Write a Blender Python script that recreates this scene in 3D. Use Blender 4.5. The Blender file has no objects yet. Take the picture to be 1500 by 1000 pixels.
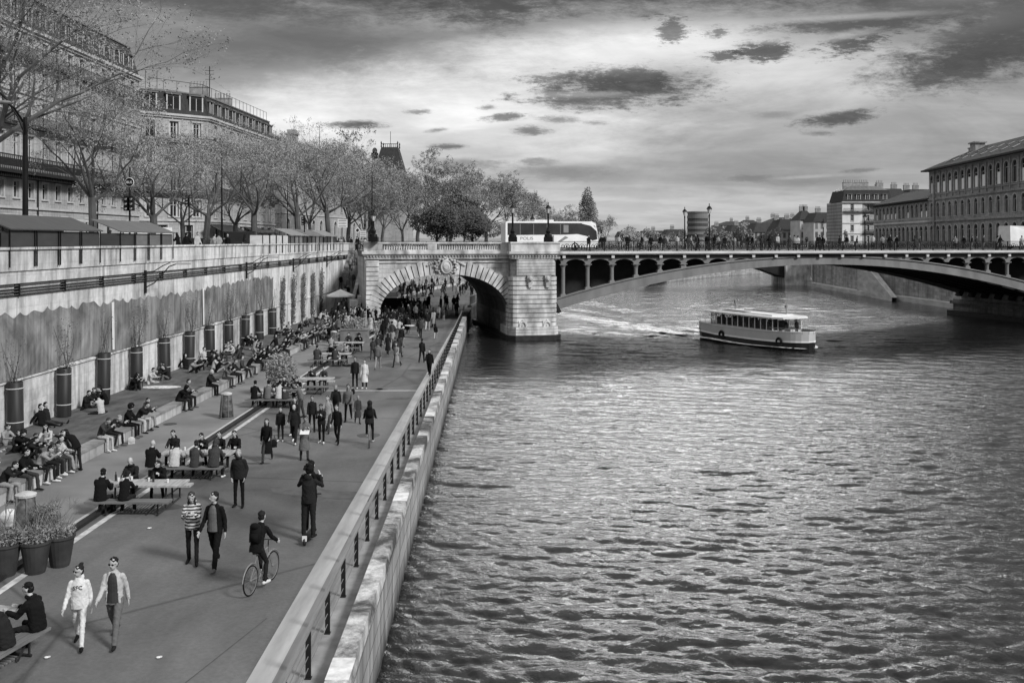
import bpy, bmesh, math, random
from math import sin, cos, pi, radians as R, sqrt, atan2
from mathutils import Vector, Matrix, noise
V = Vector
random.seed(7)
scn = bpy.context.scene
col = scn.collection
F = 1400.0; CX = 750.0; HY = 352.0; CZ = 12.0       # focal length in px, horizon row, eye height
Q = 3.8       # quay floor
TER = 4.25    # terrace
ST = 10.7     # street
def G(px, py, z=Q):
    y = (CZ - z) * F / (py - HY)
    return V(((px - CX) * y / F, y, z))
def AT(px, y, z=0.0):
    return V(((px - CX) * y / F, y, z))
def ZAT(py, y):
    return CZ - (py - HY) * y / F

# ---------------------------------------------------------------- materials
MATS = {}
def nt_new(name):
    m = bpy.data.materials.new(name); m.use_nodes = True
    nt = m.node_tree
    b = nt.nodes['Principled BSDF']
    return m, nt, b
def nd(nt, t, **kw):
    n = nt.nodes.new(t)
    for k, v in kw.items(): setattr(n, k, v)
    return n
def gray(v): return (v, v, v, 1)
def ramp(nt, src, stops):
    r = nd(nt, 'ShaderNodeValToRGB')
    el = r.color_ramp.elements
    while len(el) < len(stops): el.new(0.5)
    for e, (p, v) in zip(el, stops): e.position = p; e.color = gray(v)
    nt.links.new(src, r.inputs[0]); return r.outputs[0]
def mathn(nt, op, a, b=None, c=None, clamp=False):
    n = nd(nt, 'ShaderNodeMath', operation=op); n.use_clamp = clamp
    for i, x in enumerate((a, b, c)):
        if x is None: continue
        if isinstance(x, (int, float)): n.inputs[i].default_value = x
        else: nt.links.new(x, n.inputs[i])
    return n.outputs[0]
def coord(nt, scale=(1, 1, 1), kind='Object', axes=None):
    tc = nd(nt, 'ShaderNodeTexCoord'); o = tc.outputs[kind]
    if axes:
        s = nd(nt, 'ShaderNodeSeparateXYZ'); nt.links.new(o, s.inputs[0])
        c = nd(nt, 'ShaderNodeCombineXYZ')
        for i, a in enumerate(axes): nt.links.new(s.outputs[a], c.inputs[i])
        o = c.outputs[0]
    mp = nd(nt, 'ShaderNodeMapping'); mp.inputs['Scale'].default_value = scale
    nt.links.new(o, mp.inputs[0]); return mp.outputs[0]
def noisen(nt, vec, scale, detail=4, rough=.55, dist=0):
    n = nd(nt, 'ShaderNodeTexNoise'); n.inputs['Scale'].default_value = scale
    n.inputs['Detail'].default_value = detail; n.inputs['Roughness'].default_value = rough
    n.inputs['Distortion'].default_value = dist
    nt.links.new(vec, n.inputs['Vector']); return n.outputs['Fac']
def bumpn(nt, b, h, dist, strength=1.0):
    n = nd(nt, 'ShaderNodeBump'); n.inputs['Distance'].default_value = dist; n.inputs['Strength'].default_value = strength
    nt.links.new(h, n.inputs['Height']); nt.links.new(n.outputs[0], b.inputs['Normal'])
def mat(name, v, rough=.8, var=.2, scale=2.0, bump=0.0, metal=0.0, spec=.18, stretch=(1, 1, 1), detail=4):
    if name in MATS: return MATS[name]
    m, nt, b = nt_new(name)
    b.inputs['Roughness'].default_value = rough; b.inputs['Metallic'].default_value = metal
    b.inputs['Specular IOR Level'].default_value = spec
    if var or bump:
        c = coord(nt, stretch); n = noisen(nt, c, scale, detail)
        nt.links.new(ramp(nt, n, [(.3, v * (1 - var)), (.7, v * (1 + var))]), b.inputs['Base Color'])
        if bump: bumpn(nt, b, n, bump)
    else: b.inputs['Base Color'].default_value = gray(v)
    MATS[name] = m; return m
def stone(name, v, axes, bw=1.0, bh=.45, mortar=.02, stain=.4, joint=.45, bump=.02, var=.2, big=.5):
    """masonry of blocks with weather stains; axes = which object axes run along / up the wall"""
    if name in MATS: return MATS[name]
    m, nt, b = nt_new(name)
    c = coord(nt, axes=axes)
    br = nd(nt, 'ShaderNodeTexBrick'); nt.links.new(c, br.inputs['Vector'])
    br.inputs['Scale'].default_value = 1; br.inputs['Brick Width'].default_value = bw; br.inputs['Row Height'].default_value = bh
    br.inputs['Mortar Size'].default_value = mortar; br.inputs['Mortar Smooth'].default_value = .3
    br.inputs['Color1'].default_value = gray(v * (1 - var)); br.inputs['Color2'].default_value = gray(v * (1 + var))
    br.inputs['Mortar'].default_value = gray(v * (1 - joint)); br.offset = .5
    n1 = noisen(nt, coord(nt, (1, .35, 1), axes=axes), big, 6, .62, .4)
    n2 = noisen(nt, c, 3.5, 5, .65)
    n3 = noisen(nt, coord(nt, (2.2, .12, 1), axes=axes), 1.1, 5, .6)
    s = ramp(nt, n1, [(.32, 1 - stain), (.56, 1.0)])
    s3 = ramp(nt, n3, [(.34, 1 - stain * .8), (.52, 1.0)])
    s2 = ramp(nt, n2, [(.25, .78), (.75, 1.15)])
    mx = br.outputs['Color']
    for t in (s, s2, s3):
        k = nd(nt, 'ShaderNodeMix', data_type='RGBA', blend_type='MULTIPLY'); k.inputs[0].default_value = 1
        nt.links.new(mx, k.inputs[6]); nt.links.new(t, k.inputs[7]); mx = k.outputs[2]
    nt.links.new(mx, b.inputs['Base Color'])
    b.inputs['Roughness'].default_value = .9; b.inputs['Specular IOR Level'].default_value = .2
    h = mathn(nt, 'ADD', mathn(nt, 'MULTIPLY', br.outputs['Fac'], -1.0), mathn(nt, 'MULTIPLY', n2, .6))
    bumpn(nt, b, h, bump)
    MATS[name] = m; return m

# ---------------------------------------------------------------- mesh builder
class MB:
    def __init__(s): s.v = []; s.f = []; s.m = []
    def add(s, vs, fs, mi=0):
        o = len(s.v); s.v.extend([tuple(x) for x in vs]); s.f.extend([tuple(i + o for i in f) for f in fs]); s.m.extend([mi] * len(fs)); return s
    def quad(s, a, b, c, d, mi=0): return s.add([a, b, c, d], [(0, 1, 2, 3)], mi)
    def box(s, c, d, rz=0, mi=0, taper=1.0, mat4=None):
        x, y, z = [k / 2 for k in d]
        vs = []
        for zz, t in ((-z, 1.0), (z, taper)):
            for xx, yy in ((-x, -y), (x, -y), (x, y), (-x, y)):
                vs.append(V((xx * t, yy * t, zz)))
        M = mat4 if mat4 is not None else Matrix.Rotation(rz, 4, 'Z')
        vs = [M @ p + V(c) for p in vs]
        return s.add(vs, [(3, 2, 1, 0), (4, 5, 6, 7), (0, 1, 5, 4), (1, 2, 6, 5), (2, 3, 7, 6), (3, 0, 4, 7)], mi)
    def bb(s, x0, x1, y0, y1, z0, z1, mi=0):
        return s.box(((x0 + x1) / 2, (y0 + y1) / 2, (z0 + z1) / 2), (abs(x1 - x0), abs(y1 - y0), abs(z1 - z0)), 0, mi)
    def prism(s, poly, z0, z1, mi=0):
        n = len(poly)
        vs = [(x, y, z0) for x, y in poly] + [(x, y, z1) for x, y in poly]
        fs = [tuple(range(n))[::-1], tuple(range(n, 2 * n))] + [(i, (i + 1) % n, n + (i + 1) % n, n + i) for i in range(n)]
        return s.add(vs, fs, mi)
    def tube(s, pts, rad, n=6, mi=0, cap=True):
        pts = [V(p) for p in pts]
        if isinstance(rad, (int, float)): rad = [rad] * len(pts)
        o = []; up = V((0, 0, 1))
        d0 = (pts[1] - pts[0]).normalized()
        side = d0.cross(up)
        if side.length < 1e-3: side = V((1, 0, 0))
        side.normalize(); vs = []
        for i, p in enumerate(pts):
            d = (pts[min(i + 1, len(pts) - 1)] - pts[max(i - 1, 0)]).normalized()
            side = (side - d * side.dot(d))
            if side.length < 1e-6: side = d.orthogonal()
            side.normalize(); b = d.cross(side)
            for k in range(n):
                a = 2 * pi * k / n
                vs.append(p + (side * cos(a) + b * sin(a)) * rad[i])
        fs = []
        for i in range(len(pts) - 1):
            for k in range(n):
                fs.append((i * n + k, i * n + (k + 1) % n, (i + 1) * n + (k + 1) % n, (i + 1) * n + k))
        if cap and n > 2:
            fs.append(tuple(range(n))[::-1]); fs.append(tuple(range((len(pts) - 1) * n, len(pts) * n)))
        return s.add(vs, fs, mi)
    def lathe(s, c, prof, n=12, mi=0, sx=1, sy=1, cap=True):
        vs = []
        for r, z in prof:
            for k in range(n):
                a = 2 * pi * k / n; vs.append((c[0] + r * cos(a) * sx, c[1] + r * sin(a) * sy, c[2] + z))
        fs = []
        for i in range(len(prof) - 1):
            for k in range(n): fs.append((i * n + k, i * n + (k + 1) % n, (i + 1) * n + (k + 1) % n, (i + 1) * n + k))
        if cap: fs.append(tuple(range(n))[::-1]); fs.append(tuple(range((len(prof) - 1) * n, len(prof) * n)))
        return s.add(vs, fs, mi)
    def ell(s, c, r, n=10, m=7, mi=0, rot=None):
        vs = []; c = V(c)
        Rm = rot if rot is not None else Matrix.Identity(3)
        for i in range(m + 1):
            th = pi * i / m
            for k in range(n):
                a = 2 * pi * k / n
                vs.append(c + Rm @ V((r[0] * sin(th) * cos(a), r[1] * sin(th) * sin(a), r[2] * cos(th))))
        fs = []
        for i in range(m):
            for k in range(n):
                fs.append((i * n + k, (i + 1) * n + k, (i + 1) * n + (k + 1) % n, i * n + (k + 1) % n))
        return s.add(vs, fs, mi)
    def torus(s, c, R0, r, axis='X', n=24, m=6, mi=0, sz=1):
        pts = []
        vs = []
        for i in range(n):
            a = 2 * pi * i / n
            for k in range(m):
                b = 2 * pi * k / m
                u = (R0 + r * cos(b)) * cos(a); w = (R0 + r * cos(b)) * sin(a) * sz; t = r * sin(b)
                vs.append(V(c) + (V((t, u, w)) if axis == 'X' else V((u, t, w)) if axis == 'Y' else V((u, w, t))))
        fs = [(i * m + k, ((i + 1) % n) * m + k, ((i + 1) % n) * m + (k + 1) % m, i * m + (k + 1) % m) for i in range(n) for k in range(m)]
        return s.add(vs, fs, mi)
    def mesh(s, name, mats, smooth=False):
        me = bpy.data.meshes.new(name); me.from_pydata(s.v, [], s.f)
        mats = mats if isinstance(mats, (list, tuple)) else [mats]
        for m in mats: me.materials.append(m)
        if len(mats) > 1: me.polygons.foreach_set('material_index', s.m)
        if smooth: me.polygons.foreach_set('use_smooth', [True] * len(me.polygons))
        me.update(); return me
    def build(s, name, mats, parent=None, loc=(0, 0, 0), rz=0, smooth=False):
        return ob(name, s.mesh(name, mats, smooth), parent, loc, rz)
def ob(name, me, parent=None, loc=(0, 0, 0), rz=0):
    o = bpy.data.objects.new(name, me); col.objects.link(o)
    o.location = loc; o.rotation_euler = (0, 0, rz)
    if parent: o.parent = parent
    return o
def tag(o, label=None, cat=None, group=None, kind=None):
    if label: o['label'] = label
    if cat: o['category'] = cat
    if group: o['group'] = group
    if kind: o['kind'] = kind
    return o
def thing(name, label, cat, loc=(0, 0, 0), rz=0, group=None):
    o = bpy.data.objects.new(name, None); col.objects.link(o); o.empty_display_size = .2
    o.location = loc; o.rotation_euler = (0, 0, rz)
    return tag(o, label, cat, group)
KIDS = {}
def copy_tree(o, parent=None, loc=None, rz=None, label=None, group=None, sc=None):
    c = o.copy(); col.objects.link(c)
    if parent: c.parent = parent
    if loc is not None: c.location = loc
    if rz is not None: c.rotation_euler = (0, 0, rz)
    if sc is not None: c.scale = (sc, sc, sc) if isinstance(sc, (int, float)) else sc
    if label: c['label'] = label
    if group: c['group'] = group
    for ch in list(o.children): copy_tree(ch, c)
    return c
def struct(o, label=None, cat=None):
    o['kind'] = 'structure'
    if label: tag(o, label, cat)
    return o
def poly_sheet(mb, pts, z, mi=0):
    mb.add([(x, y, z) for x, y in pts], [tuple(range(len(pts)))], mi)
def lettering(txt, size, mat_, parent, loc, rot, ext=.005, align='CENTER', sx=1.0):
    c = bpy.data.curves.new('lettering', 'FONT'); c.body = txt; c.size = size; c.extrude = ext; c.align_x = align
    c.materials.append(mat_)
    o = bpy.data.objects.new('tmp', c); col.objects.link(o)
    me = bpy.data.meshes.new_from_object(o.evaluated_get(bpy.context.evaluated_depsgraph_get()))
    bpy.data.objects.remove(o); o = bpy.data.objects.new('lettering', me); col.objects.link(o); o.parent = parent
    o.location = loc; o.rotation_euler = rot; o.scale = (sx, 1, 1); return o

# ---------------------------------------------------------------- camera, render
cam = bpy.data.cameras.new('camera'); cam.sensor_width = 36; cam.lens = F * 36 / 1500
cam.shift_y = -(500 - HY) / 1500; cam.clip_end = 9000; cam.clip_start = .1
co = bpy.data.objects.new('camera', cam); col.objects.link(co); co.location = (0, 0, CZ); co.rotation_euler = (pi / 2, 0, 0)
scn.camera = co
scn.view_settings.view_transform = 'Standard'; scn.view_settings.look = 'None'
scn.view_settings.gamma = 1; scn.view_settings.exposure = 0.0
scn.render.engine = 'CYCLES'
scn.cycles.max_bounces = 5; scn.cycles.diffuse_bounces = 3; scn.cycles.glossy_bounces = 3
scn.cycles.use_denoising = True

# ---------------------------------------------------------------- sky: Sky Texture under a painted deck of cloud
SUN_EL = R(36); SUN_AZ = R(128)        # azimuth from +Y clockwise: high right, behind the eye
w = bpy.data.worlds.new('World'); scn.world = w; w.use_nodes = True
nt = w.node_tree; nt.nodes.clear()
out = nd(nt, 'ShaderNodeOutputWorld'); bg = nd(nt, 'ShaderNodeBackground'); nt.links.new(bg.outputs[0], out.inputs[0])
sky = nd(nt, 'ShaderNodeTexSky', sky_type='NISHITA'); sky.sun_disc = False; sky.sun_elevation = SUN_EL; sky.sun_rotation = SUN_AZ
bw = nd(nt, 'ShaderNodeRGBToBW'); nt.links.new(sky.outputs[0], bw.inputs[0])
tc = nd(nt, 'ShaderNodeTexCoord')
sp = nd(nt, 'ShaderNodeSeparateXYZ'); nt.links.new(tc.outputs['Generated'], sp.inputs[0])
X_, Y_, Z_ = sp.outputs
Yc = mathn(nt, 'MAXIMUM', Y_, .05)
U = mathn(nt, 'DIVIDE', X_, Yc); Wv = mathn(nt, 'DIVIDE', Z_, Yc)     # gnomonic coordinates of the eastern sky
# cloud-layer coordinates: a flat deck seen in perspective
Zc = mathn(nt, 'ADD', mathn(nt, 'MAXIMUM', Z_, 0.0), .10)
PXc = mathn(nt, 'DIVIDE', X_, Zc); PYc = mathn(nt, 'DIVIDE', Y_, Zc)
cb = nd(nt, 'ShaderNodeCombineXYZ'); nt.links.new(PXc, cb.inputs[0]); nt.links.new(PYc, cb.inputs[1])
def snoise(vec, scale, detail, rough, dist=0.0, sc=(1, 1, 1), off=(0, 0, 0)):
    mp = nd(nt, 'ShaderNodeMapping'); mp.inputs['Scale'].default_value = sc; mp.inputs['Location'].default_value = off
    nt.links.new(vec, mp.inputs[0]); return noisen(nt, mp.outputs[0], scale, detail, rough, dist)
nA = snoise(cb.outputs[0], .45, 7, .55, .6, (1, 1.0, 1), (3.1, 0, 0))
nB = snoise(cb.outputs[0], 1.6, 8, .6, .3, (1, 1.2, 1), (7, 2, 0))
uv = nd(nt, 'ShaderNodeCombineXYZ'); nt.links.new(U, uv.inputs[0]); nt.links.new(Wv, uv.inputs[1])
nE = snoise(uv.outputs[0], 14, 8, .68, .4, (.8, 2.0, 1))
nF = snoise(uv.outputs[0], 48, 8, .78, .2, (.55, 1.9, 1), (1, 5, 0))
nH = snoise(uv.outputs[0], 150, 6, .8, .2, (.5, 2.0, 1), (4, 5, 0))
nG = snoise(uv.outputs[0], 3.2, 6, .58, 1.2, (1, 3.0, 1), (2, 1, 0))
def smooth(x, a, b, lo=0.0, hi=1.0):
    n = nd(nt, 'ShaderNodeMapRange', interpolation_type='SMOOTHSTEP')
    nt.links.new(x, n.inputs[0])
    for i, k in enumerate((a, b, lo, hi)): n.inputs[i + 1].default_value = k
    return n.outputs[0]
def blob(px, py, rx, ry, soft=.55, rag=.9, rot=0.0, fine=False):
    """one cloud: an ellipse on the sky at photo position px,py, its edge torn by noise"""
    cu, cv = (px - CX) / F, (HY - py) / F
    du = mathn(nt, 'SUBTRACT', U, cu); dv = mathn(nt, 'SUBTRACT', Wv, cv)
    c_, s_ = cos(R(rot)), sin(R(rot))
    a = mathn(nt, 'MULTIPLY', mathn(nt, 'ADD', mathn(nt, 'MULTIPLY', du, c_), mathn(nt, 'MULTIPLY', dv, s_)), F / rx)
    b = mathn(nt, 'MULTIPLY', mathn(nt, 'ADD', mathn(nt, 'MULTIPLY', du, -s_), mathn(nt, 'MULTIPLY', dv, c_)), F / ry)
    d = mathn(nt, 'SQRT', mathn(nt, 'ADD', mathn(nt, 'MULTIPLY', a, a), mathn(nt, 'MULTIPLY', b, b)))
    nn = mathn(nt, 'MULTIPLY', mathn(nt, 'ADD', mathn(nt, 'SUBTRACT', nE, .5), mathn(nt, 'MULTIPLY', mathn(nt, 'SUBTRACT', nF, .5), 1.3)), rag * 2.1)
    if fine: nn = mathn(nt, 'ADD', mathn(nt, 'MULTIPLY', nn, 1.15), mathn(nt, 'MULTIPLY', mathn(nt, 'SUBTRACT', nH, .5), rag * 3.0 if rx < 70 else rag * 1.2))
    return smooth(mathn(nt, 'ADD', d, nn), 1.0 + soft * .35, 1.0 - soft, 0.0, 1.0)
def srgb(x): x /= 255.0; return ((x + .055) / 1.055) ** 2.4 if x > .04 else x / 12.92
# broad tone of the sky
base = mathn(nt, 'ADD', srgb(168), 0.0)
def over(cur, mask, val, k=1.0):
    n = nd(nt, 'ShaderNodeMix', data_type='FLOAT')
    nt.links.new(mathn(nt, 'MULTIPLY', mask, k), n.inputs[0])
    if isinstance(cur, float): n.inputs[2].default_value = cur
    else: nt.links.new(cur, n.inputs[2])
    n.inputs[3].default_value = val
    return n.outputs[0]
cur = base
BROAD = [(420, 60, 420, 62, 108, .95, .35, 4, .9), (100, 30, 200, 60, 135, .9, .3, 0, .6),
 (470, 165, 420, 62, 222, .95, .3, 5, .95), (700, 175, 330, 75, 240, .95, .3, 0, .95), (900, 75, 330, 42, 236, .9, .35, 3, 1),
 (1180, 110, 280, 60, 204, .9, .35, 4, .9), (1300, 175, 300, 45, 172, .9, .3, 5, .8), (1230, 240, 420, 45, 150, .9, .3, 3, .8),
 (930, 300, 520, 34, 196, .95, .3, 0, .8), (600, 240, 300, 50, 196, .9, .3, 0, .8), (1350, 320, 300, 30, 178, .9, .2, 0, .7),
 (800, -25, 1300, 54, 72, .85, .45, 0, .98), (1380, 30, 300, 40, 105, .9, .5, 6, .6), (260, -5, 260, 22, 92, .8, .5, -8, .8)]
DARK = [(915, 128, 128, 26, 62, .55, .75, 3, .95), (810, 116, 48, 8, 105, .7, .8, 0, .8), (870, 150, 90, 10, 110, .8, .8, 0, .7),
 (715, 8, 95, 34, 78, .7, .6, 0, .9), (1435, 82, 150, 40, 70, .55, .55, 12, .95), (1490, 30, 150, 52, 88, .7, .5, 8, .85),
 (1255, 38, 150, 11, 88, .6, .8, 3, .9), (1117, 74, 36, 13, 72, .5, .9, 0, .9), (1056, 82, 27, 8, 85, .6, .9, 0, .9),
 (985, 42, 20, 17, 92, .6, 1.0, 0, .85), (1052, 46, 18, 9, 100, .7, 1.0, 0, .8), (1252, 66, 48, 14, 80, .55, .9, 10, .9),
 (1225, 174, 56, 11, 82, .6, .55, 9, .95), (1200, 195, 22, 4, 120, .7, .5, 0, .8), (1135, 168, 30, 5, 140, .8, .5, 0, .7),
 (520, 184, 44, 6, 95, .6, .55, 0, .95), (535, 180, 26, 4, 90, .7, .5, 0, .8), (742, 171, 32, 6, 100, .6, .6, 5, .9), (715, 158, 15, 4, 130, .7, .6, 0, .8),
 (613, 164, 20, 4, 125, .7, .7, 0, .8), (776, 192, 26, 7, 115, .7, .6, 0, .9), (655, 215, 26, 4, 100, .6, .5, 0, .9),
 (640, 191, 16, 3, 120, .7, .5, 8, .8), (790, 237, 28, 5, 112, .6, .5, 0, .9), (830, 252, 85, 13, 132, .8, .5, 0, .8),
 (680, 240, 62, 9, 135, .8, .5, -2, .8), (1100, 261, 34, 5, 128, .7, .5, 0, .8), (1190, 266, 60, 6, 140, .8, .5, 3, .7), (1260, 250, 26, 3, 125, .7, .5, 4, .8),
 (820, 175, 28, 5, 130, .7, .6, 0, .8), (875, 180, 22, 4, 140, .7, .6, 0, .7), (905, 108, 60, 10, 90, .7, .9, 3, .7)]
cur = over(srgb(170), smooth(nG, .42, .66), srgb(140), .6)
for (px, py, rx, ry, val, soft, rag, rot, k) in BROAD: cur = over(cur, blob(px, py, rx, ry, soft, rag, rot), srgb(val), k)
wisp = smooth(nB, .35, .7, .95, 1.2)
cur = mathn(nt, 'MULTIPLY', cur, wisp)
cur = mathn(nt, 'MULTIPLY', cur, smooth(nG, .3, .72, 1.2, .92))
body = smooth(nF, .3, .6, .9, 1.0)
for (px, py, rx, ry, val, soft, rag, rot, k) in DARK:
    cur = over(cur, mathn(nt, 'MULTIPLY', blob(px, py, rx * 1.12, ry * 1.15, min(.9, soft + .1), rag * 1.15, rot, True), body), srgb(val), k)
    if rx > 35: cur = over(cur, mathn(nt, 'MULTIPLY', blob(px - rx * .1, py - ry * 1.15, rx * .9, ry * .5, .95, rag, rot, True), body), srgb(225), .35)    # a lit upper rim
gen = smooth(nA, .3, .7, .62, .28)
east = nd(nt, 'ShaderNodeMix', data_type='FLOAT')
nt.links.new(smooth(Y_, .25, .45), east.inputs[0]); nt.links.new(gen, east.inputs[2]); nt.links.new(cur, east.inputs[3])
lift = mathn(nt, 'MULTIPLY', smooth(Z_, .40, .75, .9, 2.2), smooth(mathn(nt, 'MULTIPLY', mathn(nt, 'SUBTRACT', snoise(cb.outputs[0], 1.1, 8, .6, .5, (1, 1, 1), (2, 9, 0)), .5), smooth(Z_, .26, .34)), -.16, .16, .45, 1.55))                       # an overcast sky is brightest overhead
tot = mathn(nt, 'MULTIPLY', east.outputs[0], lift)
tot = mathn(nt, 'ADD', tot, mathn(nt, 'MULTIPLY', bw.outputs[0], .004))
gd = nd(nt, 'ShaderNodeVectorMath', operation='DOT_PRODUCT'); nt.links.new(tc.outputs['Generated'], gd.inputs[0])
gv = V((.12, 1, .42)).normalized(); gd.inputs[1].default_value = gv      # glow added above the view, shaped to put glare on the water
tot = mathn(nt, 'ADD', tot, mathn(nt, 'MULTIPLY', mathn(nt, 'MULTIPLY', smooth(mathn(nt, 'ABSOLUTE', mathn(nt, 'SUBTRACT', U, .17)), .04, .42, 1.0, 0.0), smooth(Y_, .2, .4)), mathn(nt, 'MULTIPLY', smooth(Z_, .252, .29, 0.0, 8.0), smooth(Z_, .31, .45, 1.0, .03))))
cmb = nd(nt, 'ShaderNodeCombineXYZ')
for i in range(3): nt.links.new(tot, cmb.inputs[i])
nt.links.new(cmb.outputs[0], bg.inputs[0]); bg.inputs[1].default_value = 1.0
w.cycles.sampling_method = 'MANUAL'; w.cycles.sample_map_resolution = 512

ld = bpy.data.lights.new('sun', 'SUN'); ld.energy = 4.0; ld.angle = R(11); ld.color = (1, 1, 1)
lo = bpy.data.objects.new('sun', ld); col.objects.link(lo)
sd = V((sin(SUN_AZ) * cos(SUN_EL), cos(SUN_AZ) * cos(SUN_EL), sin(SUN_EL)))
lo.rotation_euler = sd.to_track_quat('Z', 'Y').to_euler(); lo.location = sd * 100 + V((0, 0, 50))

# ---------------------------------------------------------------- basic materials
M_asph, nt, b = nt_new('asphalt')
c = coord(nt); n1 = noisen(nt, c, .16, 6, .6, .5); n2 = noisen(nt, c, 9, 5, .7); n3 = noisen(nt, coord(nt, (.9, .12, 1)), 1.0, 5, .6)
vo = nd(nt, 'ShaderNodeTexVoronoi', feature='DISTANCE_TO_EDGE'); vo.inputs['Scale'].default_value = .11; nt.links.new(c, vo.inputs['Vector'])
crack = smooth  # readability only
mx = ramp(nt, n1, [(.3, .05), (.48, .095), (.72, .15)])
for t in (ramp(nt, n2, [(.3, .86), (.7, 1.14)]), ramp(nt, n3, [(.35, .84), (.6, 1.06)]), ramp(nt, vo.outputs['Distance'], [(.0, .55), (.010, 1.0)])):
    k = nd(nt, 'ShaderNodeMix', data_type='RGBA', blend_type='MULTIPLY'); k.inputs[0].default_value = 1
    nt.links.new(mx, k.inputs[6]); nt.links.new(t, k.inputs[7]); mx = k.outputs[2]
nt.links.new(mx, b.inputs['Base Color']); b.inputs['Roughness'].default_value = .75; b.inputs['Specular IOR Level'].default_value = .35
bumpn(nt, b, n2, .01)
M_conc = mat('pale_concrete', .42, .85, .28, 1.2, .01, stretch=(2, .25, 1))
M_conc2 = mat('grey_concrete', .22, .85, .3, 2.2, .01)
M_path = mat('worn_path', .17, .85, .22, .5, .01)
M_dirt = mat('packed_dirt', .085, .95, .45, 1.6, .05, stretch=(1, .5, 1), detail=8)
M_black = mat('black_paint', .006, .45, .2, 3)
M_iron = mat('dark_iron', .014, .5, .3, 3)
M_steel = mat('grey_steel', .16, .45, .25, 3)
M_white = mat('white_paint', .62, .5, .1, 2)
M_wood = mat('weathered_wood', .33, .75, .3, 3, .01, stretch=(6, .5, 1))
M_wood2 = mat('dark_bench_wood', .13, .6, .3, 3, .01, stretch=(.6, 8, 1))
M_glass = mat('dark_glass', .012, .15, .3, 1, spec=.35)
M_wallY = stone('embankment_stone', .64, (1, 2, 0), 1.3, .44, .008, .62, .10, .004, .06, .35)
M_wallX = stone('stone_across', .42, (0, 2, 1), 1.1, .4, .018, .35, .45)
M_dark_stone = stone('shaded_stone', .22, (1, 2, 0), 1.3, .45, .02, .4, .4)  # darker masonry for the pier core and the far pier

# ---------------------------------------------------------------- river
M_water, nt, b = nt_new('river_water')
b.inputs['Base Color'].default_value = gray(.012); b.inputs['Roughness'].default_value = .04; b.inputs['IOR'].default_value = 1.36
b.inputs['Specular IOR Level'].default_value = .55
c = coord(nt)
h2 = noisen(nt, c, 3.2, 4, .6, 1.2); h3 = noisen(nt, c, 9, 3, .6, .5)
bumpn(nt, b, mathn(nt, 'ADD', mathn(nt, 'MULTIPLY', h2, .030), mathn(nt, 'MULTIPLY', h3, .006)), 1.0, 1.0)
import numpy as np
rs_ = np.random.RandomState(5)
def waves(X, Y):
    Z = np.zeros_like(X); DX = np.zeros_like(X); DY = np.zeros_like(X)
    far = np.clip((Y - 20) / 260.0, 0, 1)
    # patches of stronger and weaker ripple
    gust = .72 + .28 * np.sin(X * .11 + 1.3 * np.sin(Y * .05)) * np.sin(Y * .083 + 1.1 * np.sin(X * .07 + 2))
    for lam, n_, slope in ((4.6, 7, .022), (2.1, 12, .062), (1.1, 18, .145), (.62, 20, .16), (.38, 16, .10)):
        for _ in range(n_):
            l = lam * rs_.uniform(.72, 1.35); th = rs_.normal(R(76), R(24)); k = 2 * pi / l
            kx, ky = k * cos(th), k * sin(th); ph = rs_.uniform(0, 6.28)
            a = slope / k * 1.25 / sqrt(n_) * rs_.uniform(.6, 1.3)
            cut = np.clip(1.4 - far * (3.2 / max(lam, .6)), 0.0, 1)      # ripples finer than the mesh fade with its cell size
            P = kx * X + ky * Y + ph + 1.2 * np.sin(X * .21 + Y * .13 + ph * 3)
            s = np.sin(P); c_ = np.cos(P)
            Z += a * (s + .35 * np.cos(2 * P)) * gust * cut
            DX -= a * .7 * cos(th) * c_ * cut; DY -= a * .7 * sin(th) * c_ * cut
    # the boat's wake: diverging arms of short crests
    bx, by = 18.5, 98.5; ux, uy = .65, -.76
    rx, ry = X - bx, Y - by; al = -(rx * ux + ry * uy); ac = rx * -uy + ry * ux
    for sgn in (-1, 1):
        q = ac * sgn - al * .34 - 1.0
        m_ = np.exp(-(q / (1.2 + .05 * np.clip(al, 0, 60))) ** 2) * np.clip((al + 12) / 6, 0, 1) * np.exp(-np.clip(al, 0, 200) / 45)
        Z += .13 * m_ * np.sin(2.6 * (q) + .9 * al)
    return Z, DX, DY
def water_patch():
    ys_ = [12.0]
    while ys_[-1] < 520: ys_.append(ys_[-1] + max(.06, ys_[-1] * .0026))
    ys_ = np.array(ys_); nx = 560
    V_, F_ = [], []
    for j, y in enumerate(ys_):
        x0, x1 = min(-6.0, -.10 * y), max(16.0, .60 * y + 6)
        V_.append(np.stack([np.linspace(x0, x1, nx), np.full(nx, y)], 1))
    A = np.array(V_); X, Y = A[..., 0], A[..., 1]
    Z, DX, DY = waves(X, Y)
    co_ = np.stack([X + DX, Y + DY, 2.0 + Z], -1).reshape(-1, 3)
    m_, n_ = len(ys_), nx
    i = np.arange(m_ * n_).reshape(m_, n_)
    f = np.stack([i[:-1, :-1], i[:-1, 1:], i[1:, 1:], i[1:, :-1]], -1).reshape(-1, 4)
    me = bpy.data.meshes.new('river'); me.vertices.add(len(co_)); me.vertices.foreach_set('co', co_.astype(np.float32).ravel())
    me.loops.add(f.size); me.loops.foreach_set('vertex_index', f.astype(np.int32).ravel())
    me.polygons.add(len(f)); me.polygons.foreach_set('loop_start', np.arange(0, f.size, 4, dtype=np.int32))
    me.polygons.foreach_set('use_smooth', np.ones(len(f), bool)); me.update(calc_edges=True); me.materials.append(M_water); return me
river = ob('river', water_patch()); struct(river)
mb = MB(); mb.quad((-60, -60, 1.55), (500, -60, 1.55), (500, 560, 1.55), (-60, 560, 1.55))
struct(mb.build('river_depth', M_water))

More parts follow.
